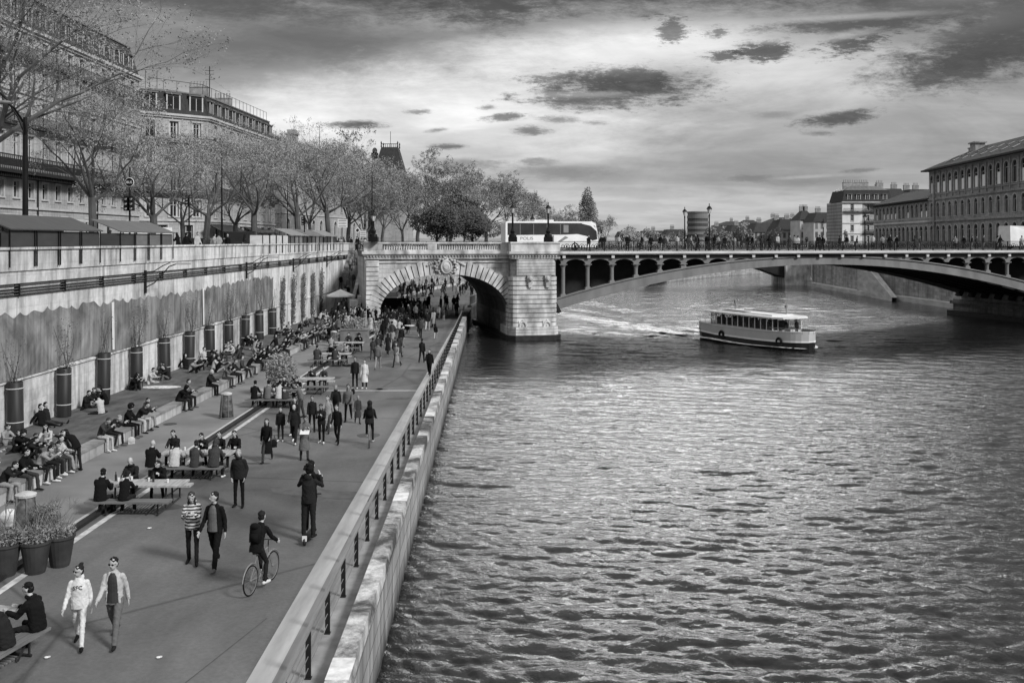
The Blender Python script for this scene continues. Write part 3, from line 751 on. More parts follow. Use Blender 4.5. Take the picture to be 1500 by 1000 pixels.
# ================================================================ stairs between embankment and bridge
st = thing('quay_stairs', 'broad stone stairs climbing from the quay to the street beside the bridge', 'stairs')
mb = MB(); NS = 40
for i in range(NS):
    y0 = 107 + 11 * i / NS; z1 = Q + 6.9 * (i + 1) / NS
    mb.bb(-20.18, -18.0, y0, y0 + 11 / NS + .04, Q - .3, z1 - .001 * i)
mb.build('steps', mat('stair_stone', .22, .85, .35, 2, .01), st)
mb = MB(); mb.add([(-18.0, 106.2, Q), (-17.6, 106.2, Q), (-17.6, 118, Q), (-18, 118, Q), (-18.0, 106.2, 5.0), (-17.6, 106.2, 5.0), (-17.6, 118, 11.9), (-18, 118, 11.9)],
                  [(3, 2, 1, 0), (4, 5, 6, 7), (0, 1, 5, 4), (1, 2, 6, 5), (2, 3, 7, 6), (3, 0, 4, 7)])
mb.bb(-18.15, -17.45, 105.6, 106.4, Q, 5.6); mb.build('side_parapet', M_wallX, st)
mb = MB(); 
for x in (-19.1,):
    mb.tube([(x, 107, 4.8), (x, 118, 11.7)], .03, 6)
    for i in range(7): mb.tube([(x, 107 + 11 * i / 6, 3.9 + 6.9 * i / 6), (x, 107 + 11 * i / 6, 4.8 + 6.9 * i / 6)], .025, 5)
mb.build('handrail', M_black, st)

# ================================================================ beyond the bridge: walls of the next reach
M_far_wall = stone('upstream_wall_stone', .34, (1, 2, 0), 1.5, .5, .02, .4, .35)
far_edge = [(edge(YE), YE), (-4.9, 116), (-3.2, 135), (1.2, 155), (9, 178), (22, 205), (40, 235), (60, 270), (84, 300)]
def wall_path(mb, pts, z0, z1, th, side=-1):
    for (a, c_) in zip(pts, pts[1:]):
        a, c_ = V((a[0], a[1], 0)), V((c_[0], c_[1], 0)); d = (c_ - a).normalized(); n = V((-d.y, d.x, 0)) * th * (1 if side < 0 else -1)
        q = [a, c_, c_ + n, a + n]
        mb.add([(p.x, p.y, z0) for p in q] + [(p.x, p.y, z1) for p in q], [(3, 2, 1, 0), (4, 5, 6, 7), (0, 1, 5, 4), (1, 2, 6, 5), (2, 3, 7, 6), (3, 0, 4, 7)])
mb = MB(); wall_path(mb, far_edge, -1, Q + .05, 1.0)
up = mb.build('upstream_quay_wall', M_far_wall); tag(up, 'curving stone river wall with white railing seen through the land arch', 'wall')
mb = MB(); wall_path(mb, far_edge[1:], Q + .05, Q + .35, .5); mb.build('coping', M_conc, up)
mb = MB()
for a, c_ in zip(far_edge[1:], far_edge[2:]):
    a, c_ = V((a[0] - .2, a[1], 0)), V((c_[0] - .2, c_[1], 0)); n = max(2, int((c_ - a).length / .45))
    for i in range(n):
        p = a.lerp(c_, i / n); mb.bb(p.x - .04, p.x + .04, p.y - .04, p.y + .04, Q + .35, Q + 1.35)
    mb.tube([a + V((0, 0, Q + 1.38)), c_ + V((0, 0, Q + 1.38))], .06, 5)
mb.build('railing', mat('pale_rail', .5, .6, .1, 2), up)
mb = MB(); wall_path(mb, [(-20.2, 118), (-20, 150), (-13.5, 184), (-2, 204), (16, 235), (42, 275), (60, 300)], Q - 1, 10.75, 1.0, 1)
wall_path(mb, [(-20.2, 118), (-20, 150), (-13.5, 184), (-2, 204), (16, 235), (42, 275), (60, 300)], 10.75, 11.7, .5, 1)
tag(mb.build('upstream_embankment_wall', M_far_wall), 'grey embankment wall behind the crowd beyond the land arch', 'wall')
mb = MB(); wall_path(mb, [(-15.5, 122), (-14.4, 150), (-9.5, 178), (0, 196)], Q, Q + .4, .5)
tag(mb.build('kerb_ledge', M_conc), 'pale low stone ledge curving along the quay beyond the arch', 'ledge')

# ================================================================ the far (right) bank
mb = MB(); ip = [(68, -20), (66.5, 118), (66, 150), (64.6, 170), (65.5, 190), (67, 212), (75, 240), (100, 290), (160, 340), (900, 345), (900, -20)]
poly_sheet(mb, ip, ST); poly_sheet(mb, [(-300, 330), (84, 300), (104, 291), (160, 340), (900, 345), (1500, 2500), (-1500, 2500)], 9.3)
struct(mb.build('far_bank_ground', mat('bank_ground', .14, .9, .3, .1)))
mb = MB(); wall_path(mb, ip[:9], -1, 11.0, 1.5, 1)
iw = mb.build('island_wall', M_far_wall); tag(iw, 'long grey stone quay wall of the island, seen under the iron arch', 'wall')
mb = MB(); wall_path(mb, [(x - 1.6, y) for x, y in ip[:9]], -1, 2.75, 2.0, 1); mb.build('plinth', M_conc, iw)
mb = MB()
a, c_ = V((65.0, 168, 7.6)), V((63.5, 158, 2.8))
mb.add([(64.9, 176, 9.2), (64.9, 176, 2), (63.3, 157, 2.6), (63.3, 157, 2), (63.6, 176, 9.2), (63.6, 176, 2), (62.4, 157, 2.6), (62.4, 157, 2)],
       [(0, 1, 3, 2), (4, 6, 7, 5), (0, 2, 6, 4)])
mb.build('ramp', M_conc, iw)
# the next bridge upstream, its arch end only
nb = thing('upstream_bridge', 'dark second bridge glimpsed upstream under the iron arch, ending on a pale pier', 'bridge', (0, 0, 0))
mb = MB(); n = 24
def nbz(i): u = i / n; return 3.6 + 4.7 * (1 - (2 * u - 1) ** 2)
for i in range(n):
    x0, x1 = 17 + 44 * i / n, 17 + 44 * (i + 1) / n
    for yy in (214, 222):
        mb.add([(x0, yy, nbz(i)), (x1, yy, nbz(i + 1)), (x1, yy, 9.9), (x0, yy, 9.9), (x0, yy + .5, nbz(i)), (x1, yy + .5, nbz(i + 1)), (x1, yy + .5, 9.9), (x0, yy + .5, 9.9)], [(0, 1, 2, 3), (7, 6, 5, 4)])
    mb.quad((x0, 214, nbz(i)), (x1, 214, nbz(i + 1)), (x1, 222.5, nbz(i + 1)), (x0, 222.5, nbz(i)))
mb.build('arch', M_ribd, nb)
mb = MB(); mb.bb(13, 72, 213.5, 223, 9.9, 10.8); mb.build('deck', M_rib, nb)
mb = MB(); mb.bb(61, 66.5, 213, 224, -1, 9.9); mb.build('pier', M_bst_plain, nb)
mb = MB(); mb.bb(12, 17, 213, 224, -1, 9.9); mb.build('pier', M_bst_plain, nb)

mb = MB(); mb.bb(-18.2, -12.6, 113.5, 114.0, Q, 5.15); tag(mb.build('ramp_wall', mat('shade_black_wall', .03, .9, .4, 1)), 'black low wall added for the shadow at the left foot of the land arch', 'wall')  # low wall added in black to darken the shaded foot of the arch
# ================================================================ buildings
M_fac = stone('haussmann_stone', .37, (0, 2, 1), 1.6, .5, .012, .25, .3, .01, .08, .25)
M_fac2 = stone('limestone_facade', .33, (0, 2, 1), 1.5, .5, .012, .3, .35, .01, .1, .25)
M_trim = mat('facade_trim', .40, .85, .18, 1.0, stretch=(1, 1, .4))
M_slate = mat('slate_roof', .035, .8, .3, 2.5, .01, stretch=(2, 2, .4))
M_zinc = mat('zinc_roof', .12, .5, .25, .6, stretch=(3, 1, .3))
M_tile = mat('lead_roof', .045, .85, .3, 1.2, .01, stretch=(3, .4, .4))
M_winframe = mat('window_white', .42, .6, .1, 2)
M_chim = mat('chimney_render', .25, .9, .35, 1.2)
WM = {}
def window_mesh(w_, h_, arched=False, blind=0.0):
    key = (round(w_, 2), round(h_, 2), arched, blind)
    if key in WM: return WM[key]
    m_ = MB(); f = .07
    if arched:
        r = w_ / 2; n = 8; zc = h_ - r
        pts = [(-r, 0), (r, 0)] + [(r * cos(pi * i / n), zc + r * sin(pi * i / n)) for i in range(n + 1)]
        m_.add([(x, 0, z) for x, z in pts], [tuple(range(len(pts)))], 1)
        m_.bb(-.03, .03, -.03, 0, 0, h_ - .02); m_.bb(-r, r, -.035, 0, zc - .05, zc + .04)
        m_.bb(-r, -r + f, -.04, 0, 0, zc); m_.bb(r - f, r, -.04, 0, 0, zc)
        if blind: m_.bb(-r + f, r - f, -.06, -.042, 0.05, zc * blind, 2)
    else:
        m_.quad((-w_ / 2, 0, 0), (w_ / 2, 0, 0), (w_ / 2, 0, h_), (-w_ / 2, 0, h_), 1)
        for x0, x1, z0, z1 in ((-w_ / 2, -w_ / 2 + f, 0, h_), (w_ / 2 - f, w_ / 2, 0, h_), (-.045, .045, 0, h_), (-w_ / 2 + f, -.045, h_ - f, h_), (.045, w_ / 2 - f, h_ - f, h_), (-w_ / 2 + f, -.045, 0, f), (.045, w_ / 2 - f, 0, f), (-w_ / 2 + f, -.045, h_ * .68, h_ * .68 + .05), (.045, w_ / 2 - f, h_ * .68, h_ * .68 + .05)):
            m_.bb(x0, x1, -.05, 0, z0, z1)
        if blind: m_.bb(-w_ / 2 + f, -w_ / 2 + f + w_ * .16, -.02, -.006, f, h_ - f, 0); m_.bb(w_ / 2 - f - w_ * .16, w_ / 2 - f, -.02, -.006, f, h_ - f, 0)
    WM[key] = m_.mesh('window', [M_winframe, M_glass, mat('pale_blind', .75, .8, .05, 1)]); return WM[key]
def balcony_mesh(L, hgt=1.0, dep=.7):
    m_ = MB(); m_.bb(0, L, -dep, 0, -.18, 0); m_.bb(0, L, -dep, -dep + .05, hgt - .05, hgt); m_.bb(0, L, -dep + .01, -dep + .04, .12, .16)
    k = 0.0
    while k < L: m_.bb(k, k + .04, -dep + .01, -dep + .04, 0, hgt - .05); k += .16
    return m_
def facade(root, loc, rz, L, floors, m_wall, depth=.4, m_trim=None):
    """floors: (z0, z1, sill, head, window width, bay, arched, balcony, blind)"""
    sub = ob('wall', None, root, loc, rz) if False else None
    wb_ = MB(); tr = MB(); wins = []; bals_ = []
    for (z0, z1, sl, hd, ww, bay, arched, bal_, blind) in floors:
        if ww <= 0: wb_.bb(0, L, 0, depth, z0, z1); continue
        n = max(1, int(L / bay)); off = (L - n * bay) / 2
        wb_.bb(0, L, 0, depth, z0, sl)
        xs_ = [off + bay * (i + .5) for i in range(n)]; prev = 0
        for i, x in enumerate(xs_):
            wb_.bb(prev, x - ww / 2, 0, depth, sl, hd if not arched else z1)
            if arched:
                r = ww / 2; zc = hd - r; k = 8
                for j in range(k):
                    a, c_ = x - r * cos(pi * j / k), x - r * cos(pi * (j + 1) / k); za, zb_ = zc + r * sin(pi * j / k), zc + r * sin(pi * (j + 1) / k)
                    q = [(a, za), (c_, zb_), (c_, z1), (a, z1)]
                    wb_.add([(p, 0, t) for p, t in q] + [(p, depth, t) for p, t in q], [(0, 1, 2, 3), (0, 4, 5, 1)])
                pr = None
                for j in range(k + 1):     # raised hood of the arch
                    a = pi * j / k; p_ = [(x - (r + o) * cos(a), zc + (r + o) * sin(a)) for o in (.02, .24)]
                    if pr: 
                        q = [pr[0], p_[0], p_[1], pr[1]]
                        tr.add([(u, -.09, t) for u, t in q] + [(u, .02, t) for u, t in q], [(0, 1, 2, 3), (0, 4, 5, 1), (2, 6, 7, 3)])
                    pr = p_
                tr.bb(x - r - .22, x - r - .02, -.08, .02, sl, zc); tr.bb(x + r + .02, x + r + .22, -.08, .02, sl, zc)
            else:
                tr.bb(x - ww / 2 - .17, x + ww / 2 + .17, -.1, .02, hd + .02, hd + .2)
                tr.bb(x - ww / 2 - .15, x - ww / 2 - .01, -.05, .02, sl, hd); tr.bb(x + ww / 2 + .01, x + ww / 2 + .15, -.05, .02, sl, hd)
            tr.bb(x - ww / 2 - .15, x + ww / 2 + .15, -.13, .02, sl - .14, sl - .01)
            wins.append((x, sl, ww, hd - sl, arched, blind if random.random() < .75 else 0))
            prev = x + ww / 2
        wb_.bb(prev, L, 0, depth, sl, hd if not arched else z1)
        if not arched: wb_.bb(0, L, 0, depth, hd, z1)
        tr.bb(-.05, L + .05, -.16, .02, z1 - .12, z1 + .08)
        if bal_: bals_.append((z0 + .12, L))
    wl = wb_.build('wall', m_wall, root, loc, rz)
    tr.build('trim', m_trim or M_trim, root, loc, rz)
    M = Matrix.Rotation(rz, 4, 'Z'); lo_ = V(loc)
    for (x, z, ww, hh_, arched, blind) in wins:
        ob('window', window_mesh(ww, hh_, arched, blind), root, lo_ + M @ V((x, .26, z)), rz)
    for z, L_ in bals_: balcony_mesh(L_).build('balcony', M_iron, root, lo_ + M @ V((0, 0, z)), rz)
    return wl
def dormer_mesh(w_=1.3, h_=1.9):
    m_ = MB(); m_.bb(-w_ / 2, w_ / 2, 0, 1.6, 0, h_, 0); m_.bb(-w_ / 2 + .18, w_ / 2 - .18, -.02, 0, .25, h_ - .3, 1)
    m_.bb(-.04, .04, -.05, -.02, .25, h_ - .3, 2); m_.bb(-w_ / 2, -w_ / 2 + .18, -.06, 0, 0, h_, 2); m_.bb(w_ / 2 - .18, w_ / 2, -.06, 0, 0, h_, 2)
    m_.bb(-w_ / 2 - .12, w_ / 2 + .12, -.2, 1.6, h_, h_ + .15, 3)
    return m_.mesh('dormer', [M_slate, M_glass, M_trim, M_zinc])
def chimney_mesh(L, h_, pots=6):
    m_ = MB(); m_.box((0, 0, h_ / 2), (L, .8, h_)); m_.box((0, 0, h_ + .06), (L + .15, .95, .14))
    for i in range(pots):
        x = -L / 2 + L * (i + .5) / pots; m_.lathe((x, 0, h_ + .12), [(.14, 0), (.11, .7), (.14, .75)], 7)
    return m_
def mansard(root, loc, rz, L, dep, z0, h1, inset, h2, bay, dorm=True, mt=None, dw=1.3):
    mt = mt or M_slate
    m_ = MB(); P_ = lambda i, z: [(i, i * .9, z), (L - i, i * .9, z), (L - i, dep - i, z), (i, dep - i, z)]
    a, b_, c_ = P_(0, z0), P_(inset, z0 + h1), P_(inset + min(dep, L) * .25, z0 + h1 + h2)
    m_.add(a + b_ + c_, [(0, 1, 5, 4), (1, 2, 6, 5), (2, 3, 7, 6), (3, 0, 4, 7)], 0)
    m_.add(a + b_ + c_, [(4, 5, 9, 8), (5, 6, 10, 9), (6, 7, 11, 10), (7, 4, 8, 11), (8, 9, 10, 11)], 1)
    m_.bb(-.25, L + .25, -.45, .3, z0 - .3, z0 - .02, 2); m_.bb(-.1, L + .1, -.25, .3, z0 - .55, z0 - .3, 2)
    m_.bb(inset - .1, L - inset + .1, inset * .9 - .12, inset * .9 + .1, z0 + h1 - .04, z0 + h1 + .12, 1)
    m_.build('roof', [mt, M_zinc, M_trim], root, loc, rz)
    if dorm:
        dm = dormer_mesh(dw, 1.9 if dw < 1.5 else 2.3); n = int(L / bay); M = Matrix.Rotation(rz, 4, 'Z')
        for i in range(n): ob('dormer', dm, root, V(loc) + M @ V(((L - n * bay) / 2 + bay * (i + .5), inset * .25, z0 + .25)), rz)

# --- A: the long terrace above the embankment
A = thing('apartment_building', 'long six storey stone apartment terrace nearest on the embankment street, slate mansard above', 'building', (0, 0, 0))
z = ST
flA = [(ST, 15.0, 12.0, 14.2, 1.2, 5.3, False, False, 0), (15.0, 18.2, 15.9, 17.4, 1.05, 2.65, False, False, 0), (18.2, 22.4, 19.3, 21.7, 1.2, 2.65, False, False, 1),
       (22.4, 25.6, 22.9, 25.0, 1.2, 2.65, False, True, 1), (25.6, 28.6, 26.1, 28.1, 1.15, 2.65, False, False, 1), (28.6, 31.4, 29.0, 30.8, 1.1, 2.65, False, True, 1)]
facade(A, (-45, 66, 0), R(90), 49.4, flA, M_fac)
mb = MB(); mb.bb(-58, -45.4, 66, 115.4, ST, 31.4); mb.build('side_wall', M_fac2, A)
mansard(A, (-45, 66, 0), R(90), 49.4, 13, 31.7, 3.3, .9, .9, 2.65)
for y in (72, 84, 96, 108): chimney_mesh(3.2, 2.6, 8).build('chimney', M_chim, A, (-50.5, y, 34.6), R(0))
mb = MB(); mb.bb(-45.05, -43.7, 66, 115.6, 17.95, 18.25, 0)     # big dark canopy balcony over the mezzanine
k = 66.0
while k < 115.5: mb.bb(-43.82, -43.76, k, k + .05, 18.25, 19.5, 0); mb.bb(-45.0, -43.9, k, k + .1, 17.6, 17.95, 0); k += .33
mb.bb(-43.84, -43.74, 66, 115.6, 19.45, 19.55, 0); mb.bb(-43.83, -43.77, 66, 115.6, 18.5, 19.2, 0)
mb.build('long_balcony', M_iron, A)
mb = MB(); mb.bb(-44.9, -44.8, 90.4, 90.5, 12, 18); mb.bb(-44.9, -44.8, 103.4, 103.5, 12, 18); mb.build('downpipe', M_iron, A)
# --- B: corner block with the chamfered end
Bb = thing('corner_building', 'corner apartment block with wide dark mansard, three big dormers facing the river bend', 'building')
P0, P1, P2 = V((-47.6, 121.5, 0)), V((-40.6, 127.8, 0)), V((-39.2, 158, 0))
flB = [(ST, 14.6, 11.2, 14.0, 1.7, 3.4, False, False, 0), (14.6, 18.0, 15.1, 17.3, 1.3, 3.1, False, False, 1), (18.0, 21.4, 18.5, 20.9, 1.2, 3.1, False, True, 1), (21.4, 24.6, 22.0, 24.1, 1.2, 3.1, False, False, 1), (24.6, 28.2, 25.2, 27.5, 1.2, 3.1, False, True, 1)]
for a, c_, bay in ((P0, P1, 3.1), (P1, P2, 3.0)):
    d = c_ - a; rz = atan2(d.y, d.x); L = d.length
    facade(Bb, a, rz, L, flB, M_fac)
    mansard(Bb, a, rz, L, 11, 28.5, 2.9, .8, .6, bay, dw=1.9 if a is P0 else 1.3)
mb = MB(); mb.prism([(P0.x - .3, P0.y + .6), (P1.x - .8, P1.y + .6), (P2.x - .8, P2.y), (-60, 158), (-60, 121.9)], ST, 28.2); mb.build('side_wall', M_fac2, Bb)
mb = MB()
for a, c_ in ((P0 + V((.6, 2.5, 0)), P1 + V((-1.4, 2, 0))), (P1 + V((-1.4, 2, 0)), P2 + V((-1.4, 0, 0)))):
    mb.tube([a + V((0, 0, 33.1)), c_ + V((0, 0, 33.1))], .035, 4)
    n = int((c_ - a).length / 1.6)
    for i in range(n + 1): p = a.lerp(c_, i / n); mb.tube([p + V((0, 0, 31.8)), p + V((0, 0, 33.15))], .03, 4)
p = AT(307, 132, 0); mb.tube([V((p.x, 132, 31.5)), V((p.x, 132, 36.0))], .06, 5)
for dz in (34.2, 34.9, 35.4): mb.tube([V((p.x - .6, 132, dz)), V((p.x + .6, 132, dz))], .03, 4)
for px in (213, 230): p = AT(px, 127, 0); mb.tube([V((p.x, 127, 31.5)), V((p.x, 127, 34.6))], .035, 4)
mb.build('roof_railing', M_iron, Bb)
for y in (136, 147): chimney_mesh(2.6, 2.2, 6).build('chimney', M_chim, Bb, (-44.5, y, 31.5), 0)
# --- C: the big civic building beyond the square
Cc = thing('civic_building', 'grey civic hall behind the street trees, with rooftop statues and tall chimneys', 'building')
flC = [(ST, 17, 12, 16, 1.8, 5, True, False, 0), (17, 23, 18, 22, 1.8, 5, True, False, 0), (23, 27.2, 24, 26.6, 1.4, 5, False, False, 0)]
facade(Cc, (-41.5, 172, 0), R(84), 62, flC, M_fac2)
facade(Cc, (-54, 171, 0), 0.0, 12.5, flC, M_fac2)
mb = MB(); mb.prism([(-54, 172.4), (-42.1, 172.4), (-35.3, 233), (-54, 233)], ST, 27.2); mb.build('core', M_fac2, Cc)
mansard(Cc, (-41.5, 172, 0), R(84), 62, 12, 27.4, 3.4, 1.6, 1.2, 7, False)
mb = MB(); mb.bb(-54.3, -41.2, 170.6, 172, 27.2, 27.8); mb.build('cornice', M_trim, Cc)
for px, Yd, zt in ((400, 171.5, 31.6), (413, 171.5, 32.0)):
    p = AT(px, Yd, 27.8); m_ = MB(); m_.box((0, 0, .4), (.7, .7, .8)); m_.ell((0, 0, 1.9), (.35, .3, 1.1), 8, 6); m_.ell((0, 0, 3.2), (.2, .2, .26), 8, 6); m_.tube([(.2, 0, 2.6), (.55, 0, 3.0), (.5, 0, 3.8)], .09, 5)
    m_.build('statue', M_chim, Cc, p)
p = AT(428, 174, 28); m_ = MB(); m_.box((0, 0, 1.6), (1.9, 1.5, 3.2)); m_.box((0, 0, 3.3), (2.3, 1.8, .35)); m_.box((0, 0, 3.8), (1.5, 1.2, .6)); m_.build('chimney', M_chim, Cc, p)
p = AT(468, 200, 27); m_ = MB(); m_.tube([(0, 0, 0), (0, 0, 9)], [.12, .04], 5); m_.build('flagpole', M_iron, Cc, p)
Tt = thing('turret_pavilion', 'distant steep pyramid roof with crest and flagpole rising over the bare trees', 'building', AT(572, 235, ST))
m_ = MB(); m_.box((0, 0, 9), (7, 7, 18)); m_.build('wall', M_fac2, Tt)
m_ = MB(); m_.add([(-3.6, -3.6, 18), (3.6, -3.6, 18), (3.6, 3.6, 18), (-3.6, 3.6, 18), (-2.0, -2.0, 24), (2.0, -2.0, 24), (2.0, 2.0, 24), (-2.0, 2.0, 24)], [(0, 1, 5, 4), (1, 2, 6, 5), (2, 3, 7, 6), (3, 0, 4, 7), (4, 5, 6, 7)]); m_.build('roof', M_slate, Tt)
m_ = MB()
for x in (-2, 2):
    for y in (-2, 2): m_.lathe((x, y, 24), [(.18, 0), (.1, .8), (.2, 1.0), (.02, 1.5)], 6)
m_.bb(-2, 2, -2.05, -1.95, 24.7, 24.85); m_.tube([(0, 0, 24), (0, 0, 28)], .06, 5)
for i in range(8): m_.bb(-2 + .5 * i, -1.9 + .5 * i, -2.05, -1.95, 24, 24.7)
m_.build('crest', M_iron, Tt)
ck = thing('tall_chimney', 'slim tall stone chimney beside the pyramid roof', 'chimney', AT(549, 228, ST))
m_ = MB(); m_.box((0, 0, 10.5), (1.3, 1.3, 21), taper=.8); m_.build('stack', M_chim, ck); m_ = MB(); m_.box((0, 0, 21.5), (1.5, 1.5, 1.2)); m_.ell((0, 0, 22.6), (.6, .6, .8), 8, 6); m_.build('cap', M_iron, ck)
m_ = MB(); m_.bb(-38, -31, 236, 300, ST, 25); m_.prism([(-39, 236), (-30, 236), (-30, 300), (-39, 300)], 25, 25.5)
hb = thing('row_building', 'low roofed stone block half hidden behind trees at the end of the street', 'building'); m_.build('wall', M_fac2, hb)
mansard(hb, (-31, 236, 0), R(90), 64, 8, 25.6, 3, 1, 1, 6)

# --- island hospital with its rows of round arches
M_hdt = mat('hospital_trim', .34, .9, .3, 1); M_hd = stone('hospital_stone', .29, (0, 2, 1), 1.3, .45, .02, .35, .35, .02, .15, .3)
HA = R(-95.3); hdir = V((cos(HA), sin(HA), 0)); HO = V((99.6, 263, 0))
H1 = thing('hospital_wing', 'lower dark stone hospital wing with a row of round-headed windows, on the island', 'building', HO, HA)
fl1 = [(ST, 16.3, 11.6, 15.3, 2.1, 3.3, True, False, 0), (16.3, 21.3, 17.4, 20.6, 1.8, 3.3, True, False, .6)]
facade(H1, (0, 0, 0), 0, 45, fl1, M_hd, m_trim=M_hdt)
m_ = MB(); m_.bb(0, 45, .4, 14, ST, 21.3); m_.build('core', M_hd, H1)
m_ = MB(); m_.add([(-.6, -.9, 21.4), (45, -.9, 21.4), (45, 7, 24.8), (-.6 + 4, 7, 24.8), (45, 15, 21.4), (-.6, 15, 21.4)], [(0, 1, 2, 3), (3, 2, 4, 5), (0, 3, 5)]); m_.bb(-.7, 45, -1.0, -.6, 21.3, 21.55); m_.bb(0, 45, -.25, 0, 20.95, 21.3)
m_.build('roof', M_tile, H1)
m_ = MB(); m_.bb(0, 45, -.22, -.02, 16.1, 16.55); m_.bb(0, 45, -.12, -.02, 17.0, 17.15); m_.build('string_course', M_trim, H1)
for x in (20, 33): chimney_mesh(3.5, 2.0, 6).build('chimney', M_chim, H1, (x, 9, 23.8), 0)
H2 = thing('hospital_pavilion', 'tall three storey hospital pavilion with pale blinds in its top arches, on the island', 'building', HO + hdir * 45.2, HA)
fl2 = [(ST, 16.3, 11.6, 15.3, 1.9, 3.6, True, False, 0), (16.3, 21.3, 17.2, 20.4, 1.6, 3.6, True, False, 0), (21.3, 27.6, 22.6, 26.6, 2.1, 3.6, True, False, .78)]
facade(H2, (4.0, -.3, 0), 0, 90, fl2, M_hd, m_trim=M_hdt)
facade(H2, (0, -.3, 0), 0, 3.9, fl2, M_hd, m_trim=M_hdt)
m_ = MB(); m_.bb(0, 94, .1, 16, ST, 27.6); m_.build('core', M_hd, H2)
m_ = MB(); m_.bb(3.6, 4.4, -.75, -.3, ST, 27.4); m_.bb(0, 94, -.62, -.32, 16.1, 16.5); m_.bb(0, 94, -.55, -.32, 21.0, 21.4); m_.bb(0, 94, -.45, -.3, 22.1, 22.3)
for i in range(24): m_.bb(4.0 + 3.6 * i - .22, 4.0 + 3.6 * i + .22, -.5, -.3, 21.4, 27.2)
m_.build('string_course', M_hd, H2)
m_ = MB(); m_.add([(-1.3, -1.6, 27.9), (95, -1.6, 27.9), (95, 7.6, 32.4), (8.2, 7.6, 32.4), (95, 17, 27.9), (-1.3, 17, 27.9)], [(0, 1, 2, 3), (3, 2, 4, 5), (0, 3, 5)]); m_.bb(-1.4, 95, -1.7, -.3, 27.6, 27.95)
m_.build('roof', M_tile, H2)
for i in range(14):
    x = 7 + 5 * i
    for yy, zz in ((1.4, 29.45), (4.2, 30.8)):
        k_ = MB(); k_.box((0, 0, 0), (1.0, 1.5, .12), mat4=Matrix.Rotation(R(26), 4, 'X')); k_.build('skylight', M_zinc, H2, (x + (1.2 if yy > 2 else 0), yy, zz))
m_ = MB(); m_.box((0, 0, .6), (3.0, 2.0, 2.6)); m_.box((0, 0, 2.0), (3.7, 2.6, .3)); m_.box((-2.6, 0, .3), (1.3, 1.4, 1.4)); m_.box((-2.6, 0, 1.1), (1.6, 1.7, .2)); m_.build('chimney', M_chim, H2, (11.5, 6, 31))

# --- houses at the far end of the bridge and the roofs of the far bank
M_ff = {}
def far_facade(v, dark=.06, bw_=1.9, rh=3.0):
    key = ('far_facade_%d_%d' % (v * 100, bw_ * 10))
    if key in MATS: return MATS[key]
    m, nt, b = nt_new(key); c = coord(nt, axes=(0, 2, 1))
    br = nd(nt, 'ShaderNodeTexBrick', offset=0.0); nt.links.new(c, br.inputs['Vector']); br.inputs['Scale'].default_value = 1
    br.inputs['Brick Width'].default_value = bw_; br.inputs['Row Height'].default_value = rh; br.inputs['Mortar Size'].default_value = .5
    br.inputs['Mortar Smooth'].default_value = .1
    br.inputs['Color1'].default_value = gray(dark); br.inputs['Color2'].default_value = gray(v * .45); br.inputs['Mortar'].default_value = gray(v)
    n = noisen(nt, c, .35, 5, .6); k = nd(nt, 'ShaderNodeMix', data_type='RGBA', blend_type='MULTIPLY'); k.inputs[0].default_value = 1
    nt.links.new(br.outputs['Color'], k.inputs[6]); nt.links.new(ramp(nt, n, [(.3, .75), (.7, 1.1)]), k.inputs[7]); nt.links.new(k.outputs[2], b.inputs['Base Color'])
    b.inputs['Roughness'].default_value = .85; MATS[key] = m; return m
def house(px0, px1, Yd, ytop, yroof, label, v=.4, dep=12, chim=1, roof='mansard', z0=9.4, name='town_house', rz=0):
    x0, x1 = (px0 - CX) * Yd / F, (px1 - CX) * Yd / F; zt, zr = ZAT(ytop, Yd), ZAT(yroof, Yd); L = x1 - x0
    t = thing(name, label, 'house', (x0, Yd, z0), rz, 'buildings along the far banks')
    m_ = MB(); m_.bb(0, L, 0, dep, 0, zt - z0); m_.build('wall', far_facade(v), t)
    h = zr - zt; m_ = MB(); i = min(h * .45, L * .2, 2.5)
    if roof == 'mansard': q = (i, i)
    elif roof == 'gable': q = (0, dep / 2 - .1)
    else: q = (L * .35, dep * .4)
    a = [(-.3, -.4, zt - z0), (L + .3, -.4, zt - z0), (L + .3, dep, zt - z0), (-.3, dep, zt - z0)]
    c_ = [(q[0], q[1], zr - z0), (L - q[0], q[1], zr - z0), (L - q[0], dep - q[1], zr - z0), (q[0], dep - q[1], zr - z0)]
    m_.add(a + c_, [(0, 1, 5, 4), (1, 2, 6, 5), (2, 3, 7, 6), (3, 0, 4, 7), (4, 5, 6, 7), (3, 2, 1, 0)]); m_.build('roof', M_slate if v > .3 else M_tile, t)
    for k in range(chim):
        cm = chimney_mesh(1.8, 1.6, 4); cm.build('chimney', M_chim, t, (L * (k + .5) / chim + random.uniform(-1, 1), dep * .5, zr - z0 - .2))
    return t
Hs = thing('gable_house', 'tall narrow white house with chimney pots at the island end of the bridge', 'house', AT(1234, 282, ST))
L = (1263 - 1234) * 282 / F
flH = [(0, 3.3, .8, 2.6, .8, L, False, False, 0), (3.3, 6.4, 4.0, 5.8, .8, L, False, False, 0), (6.4, 9.6, 7.0, 8.8, .8, L, False, False, 0), (9.6, 12.6, 10.2, 12.0, .8, L, False, True, 0)]
facade(Hs, (0, 0, 0), 0, L, flH, mat('pale_render', .62, .85, .12, .5))
facade(Hs, (L, 0, 0), R(20), 12, [(0, 3.3, .8, 2.6, 1.0, 2.6, False, False, 0), (3.3, 6.4, 4.0, 5.8, 1.0, 2.6, False, True, 0), (6.4, 9.6, 7.0, 8.8, 1.0, 2.6, False, True, 0), (9.6, 12.6, 10.2, 12.0, 1.0, 2.6, False, True, 0)], M_hd)
